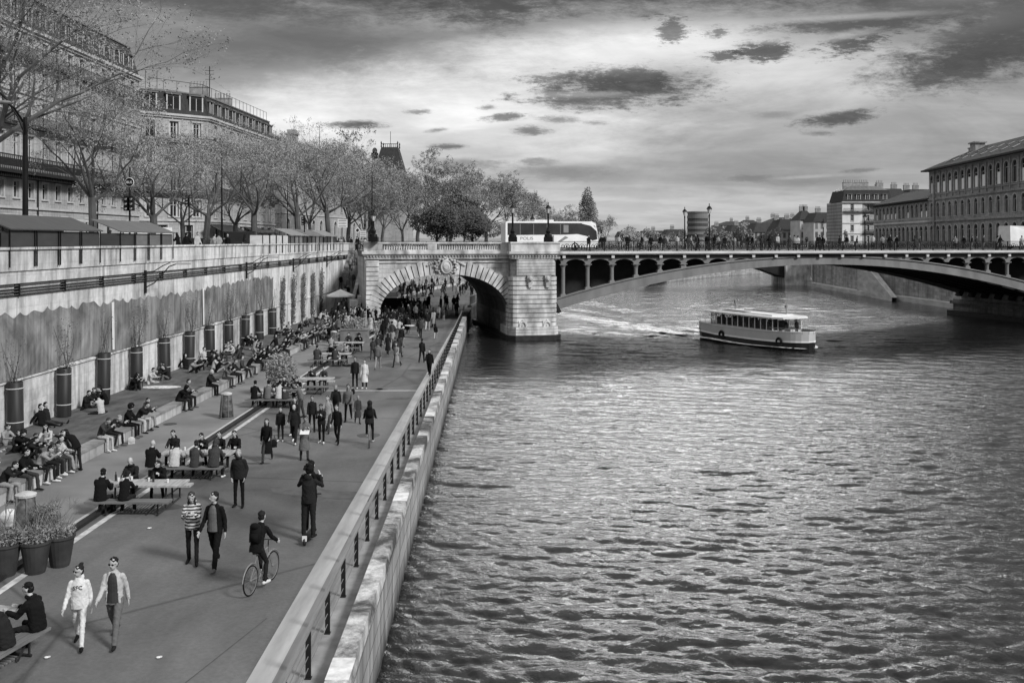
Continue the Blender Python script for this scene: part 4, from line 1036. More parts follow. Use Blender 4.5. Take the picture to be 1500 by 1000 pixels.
m_ = MB(); m_.prism([(0, .41), (L, .41), (L + 11, 4.4), (L + 11, 14), (0, 14)], 0, 12.6); m_.build('core', M_fac2, Hs)
mansard(Hs, (0, 0, 0), 0, L + 9, 12, 12.7, 3.4, .8, 1.4, 2.6)
chimney_mesh(7.5, 2.3, 14).build('chimney', M_chim, Hs, (L * .9, 4, 16.2), 0)
chimney_mesh(2, 1.8, 4).build('chimney', M_chim, Hs, (L + 7, 5, 16.6), 0)
house(1288, 1330, 296, 292, 276, 'slate roofed house with dormers behind the hospital wing', .36, 12, 2)
house(1330, 1366, 300, 290, 277, 'flat topped roof just left of the tall hospital pavilion', .36, 12, 2)
house(1192, 1232, 330, 325, 311, 'pale house with a dark roof left of the white gable house', .42, 12, 2)
house(1172, 1196, 345, 322, 308, 'narrow fronted house with an irregular turret roof', .46, 12, 2, 'hip')
house(1138, 1190, 360, 338, 321, 'wide building with a long mansard roof on the far bank', .34, 14, 3)
house(1104, 1136, 380, 340, 326, 'plain grey house on the far bank right of the roof terraces', .3, 14, 1)
house(1070, 1104, 400, 340, 330, 'low pale house on the far bank with a chimney', .38, 14, 1)
house(1040, 1070, 420, 342, 331, 'small house standing right of the drum tower', .34, 14, 1, 'hip')
house(1120, 1180, 470, 328, 318, 'roof on the hillside behind the mansard building', .3, 14, 2, 'hip')
house(1080, 1122, 500, 332, 322, 'hillside house in the second row behind the low pale one', .3, 14, 1, 'hip')
house(975, 1006, 440, 345, 336, 'low building left of the drum tower', .32, 14, 1)
house(940, 975, 460, 346, 338, 'long low building near the middle of the far skyline', .36, 14, 1)
house(905, 940, 480, 347, 339, 'low pale building nearest the poplar', .4, 14, 0)
house(1050, 1100, 560, 330, 324, 'faint block furthest back on the hill', .3, 14, 1, 'hip')
dt = thing('drum_tower', 'distant round modern tower banded with dark window rows between the two bridge lanterns', 'tower', AT(1022, 520, 9.4))
m_ = MB(); zt = ZAT(315, 520) - 9.4; rr = 15.5 * 520 / F
k = 0.0; pr = []
while k < zt - 1: pr += [(rr, k), (rr, k + 1.4), (rr - .3, k + 1.4), (rr - .3, k + 2.9)]; k += 2.9
m_.lathe((0, 0, 0), pr + [(rr, k), (rr, k + .8)], 28); m_.build('drum', mat('tower_concrete', .15, .8, .2, .2, stretch=(.2, .2, 3)), dt)
m_ = MB()
k = 1.4
while k < zt - 2: m_.lathe((0, 0, k + .05), [(rr - .2, 0), (rr - .2, 1.4)], 28); k += 2.9
m_.build('window_band', mat('tower_band', .06, .9, .2, 1), dt)
hp = [(-1500, 1500), (-700, 1300), (-200, 1450), (200, 1350), (600, 1150), (1100, 1300), (2200, 1500)]
m_ = MB(); n = 60
for i in range(n):
    x0, x1 = -900 + 60 * i, -900 + 60 * (i + 1)
    f = lambda x: 9 + 14 * (noise.noise(V((x * .003, 3.3, 0))) + .5) + 22 * math.exp(-((x - 480) / 260) ** 2)
    m_.add([(x0, 1100, 9), (x1, 1100, 9), (x1, 1250, f(x1)), (x0, 1250, f(x0))], [(0, 1, 2, 3)]); m_.add([(x0, 1250, f(x0)), (x1, 1250, f(x1)), (x1, 1500, 9), (x0, 1500, 9)], [(0, 1, 2, 3)])
struct(m_.build('hill', mat('hazy_hill', .25, .95, .4, .03)))

# ================================================================ trees
M_bark = mat('plane_bark', .075, .9, .45, 1.6, .03, stretch=(1, 1, .4))
M_twig = mat('twig', .15, .9, .3, 1)
M_leaf = mat('young_leaf', .27, .7, .35, .8)
M_leafd = mat('evergreen_leaf', .085, .7, .5, .9)
M_leafm = mat('bud_leaf', .22, .75, .35, .6)
def tree_meshes(seed, H=13.0, fork=4.6, rad=5.5, r0=.32, levels=5, leaf=.11, nleaf=4, up=.35, kids=(5, 3, 3, 3, 3), bias=(0, 0), lm=None):
    rnd = random.Random(seed); T_ = MB(); C_ = MB()
    def leafq(p, s):
        a = V((rnd.uniform(-1, 1), rnd.uniform(-1, 1), rnd.uniform(-1, 1))).normalized(); b_ = a.orthogonal().normalized()
        b_ = (Matrix.Rotation(rnd.uniform(0, 6.28), 3, a) @ b_); c_ = a.cross(b_)
        C_.add([p, p + b_ * s * .5 + c_ * s * .3, p + b_ * s, p + b_ * s * .5 - c_ * s * .3], [(0, 1, 2, 3)], 1)
    def grow(p, d, L, r, lv):
        n = 3 if lv < 3 else 2; pts = [p]; rs = [r]; dd = d.copy()
        for i in range(n):
            dd = (dd + V((rnd.uniform(-1, 1), rnd.uniform(-1, 1), rnd.uniform(-.6, .9))) * .22 + V((0, 0, up * .12))).normalized()
            pts.append(pts[-1] + dd * L / n); rs.append(r * (1 - .38 * (i + 1) / n))
        (T_ if lv <= 2 else C_).tube(pts, rs, 6 if lv < 2 else 4 if lv < 3 else 3, 0, False)
        if lv >= levels:
            for k in range(nleaf):
                q = pts[-1].lerp(pts[-2], rnd.random()) + V((rnd.gauss(0, .12), rnd.gauss(0, .12), rnd.gauss(0, .12)))
                leafq(q, leaf * rnd.uniform(.6, 1.5))
            return
        nk = kids[lv] if lv < len(kids) else 3
        a0 = rnd.uniform(0, 6.28)
        for k in range(nk):
            t = 1.0 if k == 0 else rnd.uniform(.45, 1.0)
            base_ = pts[-1] if t > .95 else pts[1].lerp(pts[-1], (t - .4) / .6)
            ang = R(rnd.uniform(28, 58)) if lv > 0 else R(rnd.uniform(35, 62))
            if k == 0 and lv > 0: ang *= .45
            ax = dd.orthogonal().normalized(); ax = Matrix.Rotation(a0 + 2 * pi * k / nk + rnd.uniform(-.4, .4), 3, dd) @ ax
            nd_ = Matrix.Rotation(ang, 3, ax) @ dd
            nd_ = (nd_ + V((bias[0], bias[1], up * .35))).normalized()
            grow(base_, nd_, L * rnd.uniform(.62, .82) if lv > 0 else rad * rnd.uniform(.42, .6), rs[-1] * (.72 if k else .85), lv + 1)
    # trunk
    pts = [V((0, 0, 0)), V((.05, 0, fork * .5)), V((rnd.uniform(-.2, .2), rnd.uniform(-.2, .2), fork))]
    T_.tube([V((0, 0, -.1)), V((0, 0, .25))], [r0 * 1.5, r0 * 1.1], 8, 0, False)
    T_.tube(pts, [r0 * 1.05, r0 * .85, r0 * .8], 8, 0, False)
    n0 = kids[0]; a0 = rnd.uniform(0, 6)
    for k in range(n0):
        a = a0 + 2 * pi * k / n0 + rnd.uniform(-.35, .35); tilt = R(rnd.uniform(30, 62)) if k else R(12)
        d = V((sin(tilt) * cos(a), sin(tilt) * sin(a), cos(tilt)))
        d = (d + V((bias[0], bias[1], 0))).normalized()
        grow(pts[-1] - V((0, 0, rnd.uniform(0, .5))), d, (H - fork) * rnd.uniform(.34, .44), r0 * .40, 1)
    return T_.mesh('trunk', M_bark), C_.mesh('crown', [M_twig, lm or M_leaf])
def place_tree(meshes, loc, label, rz=0, sc=1.0, name='plane_tree', group='bare plane trees just coming into leaf'):
    t = thing(name, label, 'tree', loc, rz, group)
    t.scale = (sc, sc, sc) if isinstance(sc, (int, float)) else sc
    ob('trunk', meshes[0], t); ob('crown', meshes[1], t); return t
TA = [tree_meshes(11, leaf=.115, nleaf=12, levels=6), tree_meshes(12, H=12, fork=4.2, leaf=.115, nleaf=12, levels=6), tree_meshes(13, H=14, fork=4.8, leaf=.115, nleaf=12, levels=6)]
TBIG = tree_meshes(21, H=17.5, fork=6.5, rad=7.5, r0=.42, levels=6, leaf=.11, nleaf=11, kids=(6, 4, 3, 3, 3, 3), bias=(.12, -.05), lm=M_leafm)
TF = [tree_meshes(31, H=15, fork=4, rad=7, levels=6, leaf=.20, nleaf=15, lm=M_leafm), tree_meshes(32, H=14, fork=3.5, rad=6.8, levels=6, leaf=.20, nleaf=15, lm=M_leafm)]
place_tree(TBIG, (-27.8, 51, ST), 'huge nearest plane tree whose boughs reach in front of the terrace roof', 1.0)
for i, (px, Yd, k, rz, sc, lab) in enumerate(((135, 61.5, 0, .3, .88, 'plane tree with a forked trunk behind the first pair of book stalls'),
        (226, 72.5, 1, 2.0, (1.0, 1.0, .78), 'plane tree with pale forked trunk in front of the corner building'),
        (303, 84, 2, 4.0, (1.0, 1.0, .76), 'third street plane tree, in front of the shop fronts of the corner building'),
        (372, 97, 0, 5.2, (1.15, 1.15, .9), 'fourth street plane tree, behind the far white fronted stalls'),
        (436, 110, 1, 1.2, (1.25, 1.25, 1.0), 'fifth street plane tree, over the striped stall roofs'),
        (268, 98, 2, 1.7, (.9, .9, .66), 'plane tree across the street close to the corner building'),
        (345, 113, 1, 3.3, (1.05, 1.05, .8), 'plane tree across the street before the last dormers'),
        (480, 126, 2, .5, (1.25, 1.25, 1.05), 'plane tree beside the top of the stairs'))):
    x = (px - CX) * Yd / F; place_tree(TA[k], (x, Yd, ST + (.13 if x > -25.5 else 0)), lab, rz, sc)
for (px, Yd, ytop, k, rz, wd, lab) in ((455, 150, 222, 0, .2, 1.0, 'bare tree in front of the civic hall roof'), (510, 165, 214, 1, 1.9, 1.0, 'bare round tree left of the tall chimney'), (560, 160, 250, 0, 2.5, 1.0, 'bare tree below the pyramid roof'),
        (612, 170, 236, 1, 3.5, 1.1, 'bare tree with a tall crown right of the pyramid roof'), (590, 140, 262, 0, 4.5, 1.0, 'bare tree standing over the keystone of the land arch'),
        (655, 190, 262, 1, 5.1, 1.1, 'broad bare tree behind the dark evergreen'), (712, 185, 254, 0, .9, 1.25, 'wide domed bare tree rising behind the rear of the coach'),
        (745, 200, 268, 1, 1.4, 1.0, 'bare tree on the right slope of the dome of trees'), (535, 135, 268, 1, .1, 1.0, 'bare tree behind the lantern at the stair end'),
        (787, 230, 300, 0, 2.2, 1.1, 'small bare tree between the two pier lanterns'), (825, 250, 308, 1, 3.1, 1.1, 'low bare tree seen over the coach roof'), (888, 270, 320, 0, 4.1, 1.1, 'low bare tree in front of the coach, right of the poplar'),
        (680, 145, 285, 1, 2.9, .9, 'bare tree between the evergreen and the coach')):
    H0 = 15.0 if k == 0 else 14.0; h = ZAT(ytop, Yd) - ST; s_ = h / (H0 * 1.0)
    place_tree(TF[k], AT(px, Yd, ST), lab, rz, (s_ * wd, s_ * wd, s_), 'park_tree', 'bare trees beyond the bridge')
def blob_tree(rx, rz_, n, leaf, lm, seed, lobes=7, trunk_h=2.0, spire=False):
    rnd = random.Random(seed); T_ = MB(); C_ = MB(); T_.tube([(0, 0, -.1), (0, 0, trunk_h + rz_)], [.3, .1], 6)
    L_ = []
    for i in range(lobes):
        if spire: L_.append((V((rnd.gauss(0, rx * .15), rnd.gauss(0, rx * .15), trunk_h + rz_ * 2 * (i + .5) / lobes)), rx * (1.0 - .75 * abs((i + .5) / lobes - .35)), rz_ * .45))
        else: a = rnd.uniform(0, 6.28); q = rnd.random() ** .5; L_.append((V((cos(a) * rx * .65 * q, sin(a) * rx * .65 * q, trunk_h + rz_ * rnd.uniform(.5, 1.5))), rx * rnd.uniform(.35, .6), rz_ * rnd.uniform(.3, .55)))
    for i in range(n):
        c_, a, b_ = rnd.choice(L_)
        d = V((rnd.gauss(0, 1), rnd.gauss(0, 1), rnd.gauss(0, 1))).normalized() * rnd.uniform(.72, 1.08)
        p = c_ + V((d.x * a, d.y * a, d.z * b_))
        u = V((rnd.uniform(-1, 1), rnd.uniform(-1, 1), rnd.uniform(-1, 1))).normalized(); v_ = u.orthogonal().normalized(); s = leaf * rnd.uniform(.6, 1.4)
        C_.add([p, p + u * s * .5 + v_ * s * .35, p + u * s, p + u * s * .5 - v_ * s * .35], [(0, 1, 2, 3)])
    return T_.mesh('trunk', M_bark), C_.mesh('crown', lm)
EV = blob_tree(5.0, 3.6, 16000, .28, M_leafd, 5, 11, 1.0)
for px, Yd, sc, lab in ((640, 128, .8, 'dark evergreen with layered boughs above the land arch'), (692, 133, .75, 'second dark evergreen beside the rear of the coach'), (660, 140, 1.0, 'taller dark evergreen behind the first one')):
    place_tree(EV, AT(px, Yd, ST), lab, px * .1, sc, 'evergreen_tree', 'dark evergreens by the bridge')
PO = blob_tree(3.0, 8.0, 5000, .5, M_leafm, 8, 12, 1.0, True)
for px, Yd, ytop, lab in ((858, 262, 285, 'tall spire shaped poplar above the front of the coach'), (868, 270, 296, 'second thinner poplar just right of the tallest one')):
    s_ = (ZAT(ytop, Yd) - ST) / 17.5; place_tree(PO, AT(px, Yd, ST), lab, px, s_, 'poplar_tree', 'poplars beyond the coach')
CO = blob_tree(.8, 2.0, 700, .3, M_leafd, 9, 5, .3, True)
place_tree(CO, AT(1239, 275, ST), 'small dark cone tree at the foot of the white gable house', 0, .9, 'cypress_tree', 'small far trees')
HT = blob_tree(6, 3.5, 2500, .7, M_leafm, 10, 9, 1.5)
for i, (px, Yd, s_, lab) in enumerate(((925, 300, .8, 'low leafless tree clump at the far waterside, left of the lanterns'), (960, 320, .75, 'low far tree near the middle of the skyline'), (1052, 330, .8, 'round far tree right of the taller railing lantern'),
        (1085, 340, .9, 'far tree before the low pale house'), (1128, 335, .8, 'far tree left of the long mansard roof'), (990, 340, .7, 'far tree just left of the drum tower'), (1150, 420, 1.3, 'hill tree over the long mansard roof'), (1105, 450, 1.3, 'hill tree left of the roofs'))):
    place_tree(HT, AT(px, Yd, 9.6), lab, i, s_, 'round_tree', 'far bank trees')
# ================================================================ fixtures of the embankment wall
WX = -20.2
nm, nt, b = nt_new('mesh_sheet'); c = coord(nt, axes=(1, 2, 0))
n1 = noisen(nt, c, .5, 6, .65, .5); n2 = noisen(nt, coord(nt, (3, .25, 1), axes=(1, 2, 0)), 1.2, 5, .6)
k = nd(nt, 'ShaderNodeMix', data_type='RGBA', blend_type='MULTIPLY'); k.inputs[0].default_value = 1
nt.links.new(ramp(nt, n1, [(.34, .08), (.62, .25)]), k.inputs[6]); nt.links.new(ramp(nt, n2, [(.3, .5), (.65, 1.2)]), k.inputs[7]); nt.links.new(k.outputs[2], b.inputs['Base Color'])
b.inputs['Roughness'].default_value = .9
mb = MB(); n = 760; rows = 6; rnd = random.Random(4)
def sheet_top(y): ph = (y % 1.15) / 1.15; return 9.0 + .10 * sin(y * .19) + .06 * sin(y * 1.7) - (.17 + .09 * sin(y * 2.31)) * sin(pi * ph)
for i in range(n):
    y0, y1 = 24 + 56.5 * i / n, 24 + 56.5 * (i + 1) / n
    for j in range(rows):
        def P_(y, j): t = j / rows; return (WX + .05 + .05 * abs(sin(y * 2.73 + .8 * sin(y))) * (1 - .5 * t), y, sheet_top(y) * (1 - t) + (6.42 + .05 * sin(y * .6)) * t)
        mb.quad(P_(y0, j), P_(y0, j + 1), P_(y1, j + 1), P_(y1, j))
sh = mb.build('wall_sheet', nm, smooth=True); tag(sh, 'long grey scalloped mesh sheet hung along the middle of the embankment wall', 'sheet')
mb = MB()
for y in (47.9, 62.0): mb.add([(WX + .13, y, 8.9), (WX + .13, y + .32, 8.9), (WX + .13, y + .38, 6.5), (WX + .13, y + .12, 6.5)], [(0, 1, 2, 3)])
mb.build('torn_strip', M_white, sh)
# tall dark cylinders with climbers growing out of them
CYG = 'dark cylindrical planters standing along the embankment wall'
drum = MB(); drum.lathe((0, 0, 0), [(.30, 0), (.30, 2.2), (.27, 2.22), (.27, 2.12)], 18, cap=False)
drum_m = drum.mesh('drum', mat('dark_drum', .022, .5, .3, 2, stretch=(3, 3, .3)), True)
band = MB(); 
for z in (.55, 1.95): band.torus((0, 0, z), .31, .025, 'Z', 18, 5)
band_m = band.mesh('band', mat('rope_pale', .4, .8, .1, 3))
mcl = mat('bare_climber', .07, .9, .3, 2)
def climber(seed, hh_, leafy):
    rnd = random.Random(seed); m_ = MB()
    m_.lathe((0, 0, 2.08), [(.26, 0), (.2, .03)], 12, 1)
    for k in range(rnd.randint(5, 8)):
        a = rnd.uniform(0, 6.28); p = V((.12 * cos(a), .12 * sin(a), 2.05)); pts = [p]
        d = V((.12 * rnd.uniform(-1, 1), .42 * rnd.uniform(-1, 1), 1)).normalized()
        for i in range(6): d = (d + V((rnd.uniform(-.25, .25), rnd.uniform(-.35, .35), .3))).normalized(); pts.append(pts[-1] + d * hh_ / 6)
        for q in pts: q.x = max(q.x, -.28)
        m_.tube(pts, [.022, .018, .014, .012, .009, .007, .005], 4, 0, False)
        for q in pts[1:]:
            for _ in range(leafy):
                u = V((rnd.uniform(-1, 1), rnd.uniform(-1, 1), rnd.uniform(-1, 1))).normalized(); v_ = u.orthogonal().normalized(); s = rnd.uniform(.05, .11)
                o = q + V((rnd.uniform(-.12, .2), rnd.gauss(0, .2), rnd.gauss(0, .16)))
                m_.add([o, o + u * s * .5 + v_ * s * .35, o + u * s, o + u * s * .5 - v_ * s * .35], [(0, 1, 2, 3)], 2)
    return m_.mesh('climber', [mcl, M_dirt, mat('climber_leaf', .10, .8, .4, 2)])
CL = [climber(1, 2.0, 3), climber(2, 2.3, 6), climber(3, 1.9, 2), climber(4, 2.4, 9)]
cl_l = ['nearest, its climber thin', 'second from the camera, above a man and woman sitting', 'third, behind the circle of seated friends', 'fourth along the wall', 'fifth, behind the picnic blanket group', 'sixth, beside the woman with outstretched legs', 'seventh along the wall', 'eighth along the wall', 'ninth along the wall', 'tenth along the wall', 'last before the bare stained wall']
for i in range(11):
    y = 38.1 + 4.1 * i; t = thing('cylinder_planter', 'dark cylinder planter on the wall, ' + cl_l[i], 'planter', (WX + .42, y, TER), i * 1.3, CYG); t.rotation_euler = (R(random.uniform(-1.2, 1.2)), R(random.uniform(-1, 1)), i * 1.3); t.scale = (1, 1, random.uniform(.95, 1.06))
    ob('drum', drum_m, t); ob('band', band_m, t)
    c_ = ob('climber', CL[i % 4], t); c_.rotation_euler = (0, 0, -i * 1.3)
for i, y in enumerate((83.5, 87.5, 91.8, 96, 100.5)):
    m_ = MB(); rnd = random.Random(50 + i)
    for k in range(12):
        pts = [V((WX + .08, y + rnd.uniform(-.1, .1), TER))]
        for j in range(6): pts.append(pts[-1] + V((rnd.uniform(0, .03), rnd.gauss(0, .16), rnd.uniform(.5, .85))))
        m_.tube(pts, [.03, .025, .02, .015, .012, .01, .008], 4, 0, False)
        for q in pts[1:]:
            for _ in range(10):
                u = V((rnd.uniform(-.4, 1), rnd.uniform(-1, 1), rnd.uniform(-1, 1))).normalized(); v_ = u.orthogonal().normalized(); s = rnd.uniform(.1, .2)
                o = q + V((rnd.uniform(0, .12), rnd.gauss(0, .16), rnd.gauss(0, .2))); m_.add([o, o + u * s * .5 + v_ * s * .35, o + u * s, o + u * s * .5 - v_ * s * .35], [(0, 1, 2, 3)], 1)
    tag(m_.build('wall_climber', [mcl, MATS['climber_leaf']]), 'dark climber growing straight up the bare wall towards the stairs', 'climber', 'climbers on the bare end of the wall')
# bracket lamps leaning out of the wall
for i, (y, lab) in enumerate(((52.5, 'nearest bracket lamp curving out from the embankment wall'), (72.5, 'second bracket lamp on the embankment wall, above the far seated crowd'), (88, 'third bracket lamp on the embankment wall, just before the striped stalls'), (104, 'farthest bracket lamp on the embankment wall, next to the stairs'))):
    t = thing('wall_lamp', lab, 'lamp', (WX, y, 9.1), 0, 'bracket lamps on the embankment wall')
    m_ = MB(); m_.bb(0, .12, -.07, .07, 0, 1.25); m_.build('bracket', M_iron, t)
    m_ = MB(); m_.tube([(.06, 0, .3), (.5, .1, .55), (.9, .2, 1.0), (1.25, .3, 1.45), (1.7, .4, 1.62)], .035, 6); m_.tube([(.06, 0, 1.15), (.5, .1, 1.2), (.95, .2, 1.5), (1.3, .3, 1.66)], .03, 6)
    m_.build('arm', M_iron, t); m_ = MB(); m_.box((2.0, .46, 1.6), (.75, .26, .1)); m_.build('lamp_head', mat('lamp_head_grey', .3, .5, .1, 2), t)

# ================================================================ book stalls on the parapet
M_sbox = [mat('stall_panel_%d' % i, v, .6, .12, 1.5, stretch=(1, 1, 3)) for i, v in enumerate((.05, .10, .14, .5, .19))]
M_sroof = [mat('stall_roof_%d' % i, v, .6, .2, 1.2, stretch=(1, 4, 1)) for i, v in enumerate((.06, .095, .17))]
BSG = 'book stalls set on the embankment parapet'
STRAP = MB().bb(-.02, .02, -.022, .022, -.82, .7).mesh('strap', M_black); PROP = MB().bb(-.02, .02, -.02, .02, -.5, 1.25).mesh('prop', M_black)
def stall(y0, y1, box_mi, roof_mi, label, hgt=.72, open_=True, bays=4, striped=False, roof=True):
    t = thing('book_stall', label, 'book stall', (-20.4, y0, 11.72), 0, BSG); L = y1 - y0
    for i in range(bays):
        a, c_ = L * i / bays + .015, L * (i + 1) / bays - .015
        m_ = MB(); m_.bb(-.72, .28, a, c_, .0, hgt - .06)
        m_.bb(.28, .30, a + .03, c_ - .03, .04, hgt - .1); m_.build('box', M_sbox[box_mi[i % len(box_mi)]], t)
    if roof:
        m_ = MB(); z1 = hgt; q = [(-1.15, z1 + .62), (.42, z1 - .02)]
        ns = 22 if striped else 1
        for i in range(ns):
            a, c_ = -.12 + (L + .24) * i / ns, -.12 + (L + .24) * (i + 1) / ns
            m_.add([(q[0][0], a, q[0][1]), (q[1][0], a, q[1][1]), (q[1][0], c_, q[1][1]), (q[0][0], c_, q[0][1]), (q[0][0], a, q[0][1] + .05), (q[1][0], a, q[1][1] + .05), (q[1][0], c_, q[1][1] + .05), (q[0][0], c_, q[0][1] + .05)],
                   [(3, 2, 1, 0), (4, 5, 6, 7), (0, 1, 5, 4), (1, 2, 6, 5), (2, 3, 7, 6), (3, 0, 4, 7)], i % 2)
        m_.build('roof', [M_sroof[roof_mi], M_sbox[1] if striped else M_sroof[roof_mi]], t)
    for i in range(bays + 1):
        for o in ((-.09, .09) if 0 < i < bays else (0,)): ob('strap', STRAP, t, (.33, L * i / bays + o, 0))
    for i in range(bays if roof else 0): ob('prop', PROP, t, (-1.08, L * i / bays + .02, 0))
    return t
stall(38.2, 46.6, [0, 0, 0, 0], 0, 'nearest row of dark stall boxes under one sloping grey roof, on the parapet')
stall(49.0, 56.6, [0, 2, 2, 1], 1, 'second stall row with a pale sloping roof, one dark and three grey boxes', hgt=.70)
stall(77.0, 85.8, [3, 3, 3, 3], 2, 'white fronted closed stall boxes without a roof, farther along the parapet', roof=False, hgt=.75)
stall(86.6, 93.5, [1, 4, 4, 0], 2, 'grey stall row with a bright pale awning, right of the white boxes')
stall(94, 101.5, [0, 1, 4, 1], 1, 'stall row under a striped sloping roof near the stairs', striped=True)
stall(102, 109.5, [0, 0, 4, 0], 2, 'last stall row before the stairs, under a pale flat awning')
stall(29.0, 37.2, [0, 1, 0, 0], 0, 'stall row cut by the left edge of the view, end wall of white papers')
m_ = MB(); m_.bb(-1.6, .2, 0, .04, -1, .55, 0)
for i in range(5): m_.bb(-1.5 + .33 * i, -1.24 + .33 * i, -.03, 0, -.1, .35, 1)
x = m_.build('print_rack', [M_black, M_white], None, (-20.4, 37.75, 11.75)); tag(x, 'small rack of white prints hanging between the two nearest stalls', 'rack')

# ================================================================ street lamps, signals and signs
t = thing('tall_street_lamp', 'tall thick dark lamp post with two curved arms, nearest on the embankment pavement', 'street lamp', AT(37, 44, ST + .13))
h = ZAT(172, 44) - ST - .13
m_ = MB(); m_.lathe((0, 0, 0), [(.2, 0), (.2, 1.2), (.13, 1.3), (.11, h - .6), (.09, h)], 12); m_.build('post', M_black, t)
m_ = MB(); m_.tube([(0, 0, h - .7), (-.3, 0, h), (-.9, 0, h + .9), (-1.3, .1, h + 1.2)], [.08, .07, .06, .05], 6); m_.build('arm', M_black, t)
m_ = MB(); m_.tube([(0, 0, h - .9), (.1, -.3, h - .3), (0, -1.0, h + .3), (-.1, -1.4, h + .45)], [.07, .06, .05, .04], 6); m_.build('arm', M_black, t)
for q in ((-1.55, .12, h + 1.18), (-.12, -1.7, h + .44)):
    m_ = MB(); m_.ell(q, (.38, .18, .1), 10, 6); m_.build('lamp_head', M_steel, t)
for (px, Yd, yt, lab) in ((325, 86, 212, 'slim tall lamp post crossing the facade of the corner building'), (545, 122, 240, 'slim lamp post in front of the tall chimney'), (1041 - 620, 118, 262, 'slim lamp post among the far street trees')):
    t = thing('slim_street_lamp', lab, 'street lamp', AT(px, Yd, ST), 0, 'slim lamp posts of the embankment street'); h = ZAT(yt, Yd) - ST
    m_ = MB(); m_.lathe((0, 0, 0), [(.12, 0), (.07, h * .5), (.05, h)], 8); m_.build('post', M_black, t)
    m_ = MB(); m_.tube([(0, 0, h - .1), (-.6, 0, h + .4), (-1.4, 0, h + .5)], .045, 5); m_.build('arm', M_black, t); m_ = MB(); m_.box((-1.6, 0, h + .48), (.6, .2, .1)); m_.build('lamp_head', M_steel, t)
def signal(px, Yd, ytop, ybot, lab, boxes=2):
    t = thing('traffic_signal', lab, 'traffic light', AT(px, Yd, ST), 0, 'traffic lights and their round signs'); zt, zb = ZAT(ytop, Yd) - ST, ZAT(ybot, Yd) - ST; s = Yd / F
    m_ = MB(); m_.lathe((0, 0, 0), [(.09, 0), (.06, .6), (.055, zt + .2)], 8); m_.build('post', M_black, t)
    hh_ = (zt - zb)
    for k in range(boxes):
        m_ = MB(); x = (-.24 if k == 0 else .26) * (hh_ / 1.3); m_.box((x, -.1, (zt + zb) / 2), (.34 * hh_ / 1.3, .3, hh_), 0, 0)
        for j in range(3):
            z = zb + hh_ * (j + .5) / 3; m_.lathe((x, -.27, z), [(.0, 0)], 3) if False else None
            m_.box((x, -.3, z + .1 * hh_), (.26 * hh_ / 1.3, .14, .03), 0, 0); m_.ell((x, -.26, z), (.085, .03, .085), 8, 5, 1)
        m_.build('signal_head', [M_black, mat('signal_lens', .28, .3, .2, 2)], t)
    return t, zt
t, zt = signal(190, 56, 288, 309, 'twin headed traffic light under a round BUS sign, between the two nearest plane trees')
zs = ZAT(267, 56) - ST; m_ = MB()
for k in range(24):
    a, c_ = 2 * pi * k / 24, 2 * pi * (k + 1) / 24
    m_.add([(0, -.06, zs), (.24 * cos(a), -.06, zs + .24 * sin(a)), (.24 * cos(c_), -.06, zs + .24 * sin(c_)), (0, 0, zs), (.24 * cos(a), 0, zs + .24 * sin(a)), (.24 * cos(c_), 0, zs + .24 * sin(c_))], [(0, 1, 2), (3, 5, 4), (1, 4, 5, 2)])
sg = m_.build('round_sign', M_black, t); lettering('BUS', .2, M_white, sg, (0, -.07, zs - .07), (pi / 2, 0, 0))
m_ = MB(); m_.torus((0, -.04, zs), .25, .02, 'Y', 24, 4); m_.build('rim', M_white, sg); m_ = MB(); m_.tube([(0, 0, 3), (0, 0, zs + .9)], .03, 6); m_.build('pole_top', M_black, t)
signal(277, 70, 290, 303, 'traffic light standing before the shop fronts of the corner building', 1)
signal(446, 96, 318, 330, 'traffic light above the striped stall roof', 1)
def signpost(px, Yd, yt, w_, h_, lab, lines=0, diamond=False):
    t = thing('road_sign', lab, 'sign', AT(px, Yd, ST)); zt = ZAT(yt, Yd) - ST
    m_ = MB(); m_.lathe((0, 0, 0), [(.05, 0), (.05, zt)], 6); m_.build('post', M_steel, t)
    m_ = MB(); m_.box((0, -.08, zt - h_ / 2), (w_, .04, h_), mat4=Matrix.Rotation(R(45) if diamond else 0, 4, 'Y')); m_.build('panel', M_white, t)
    m_ = MB()
    for i in range(lines): z = zt - h_ * (i + .5) / lines; m_.bb(-w_ * .4, w_ * .4, -.115, -.102, z - .03, z + .03)
    if diamond: m_.box((0, -.11, zt - h_ / 2), (w_ * .6, .03, h_ * .6), mat4=Matrix.Rotation(R(45), 4, 'Y'))
    m_.build('marking', M_iron, t)
signpost(502, 108, 321, 1.1, .95, 'pale direction sign with dark lines near the top of the stairs', 3)
signpost(524, 121, 334, .55, .55, 'diamond shaped sign at the top of the stairs', 0, True)
signpost(532, 122, 337, .8, 1.0, 'white notice panel beside the diamond sign at the stair top', 4)
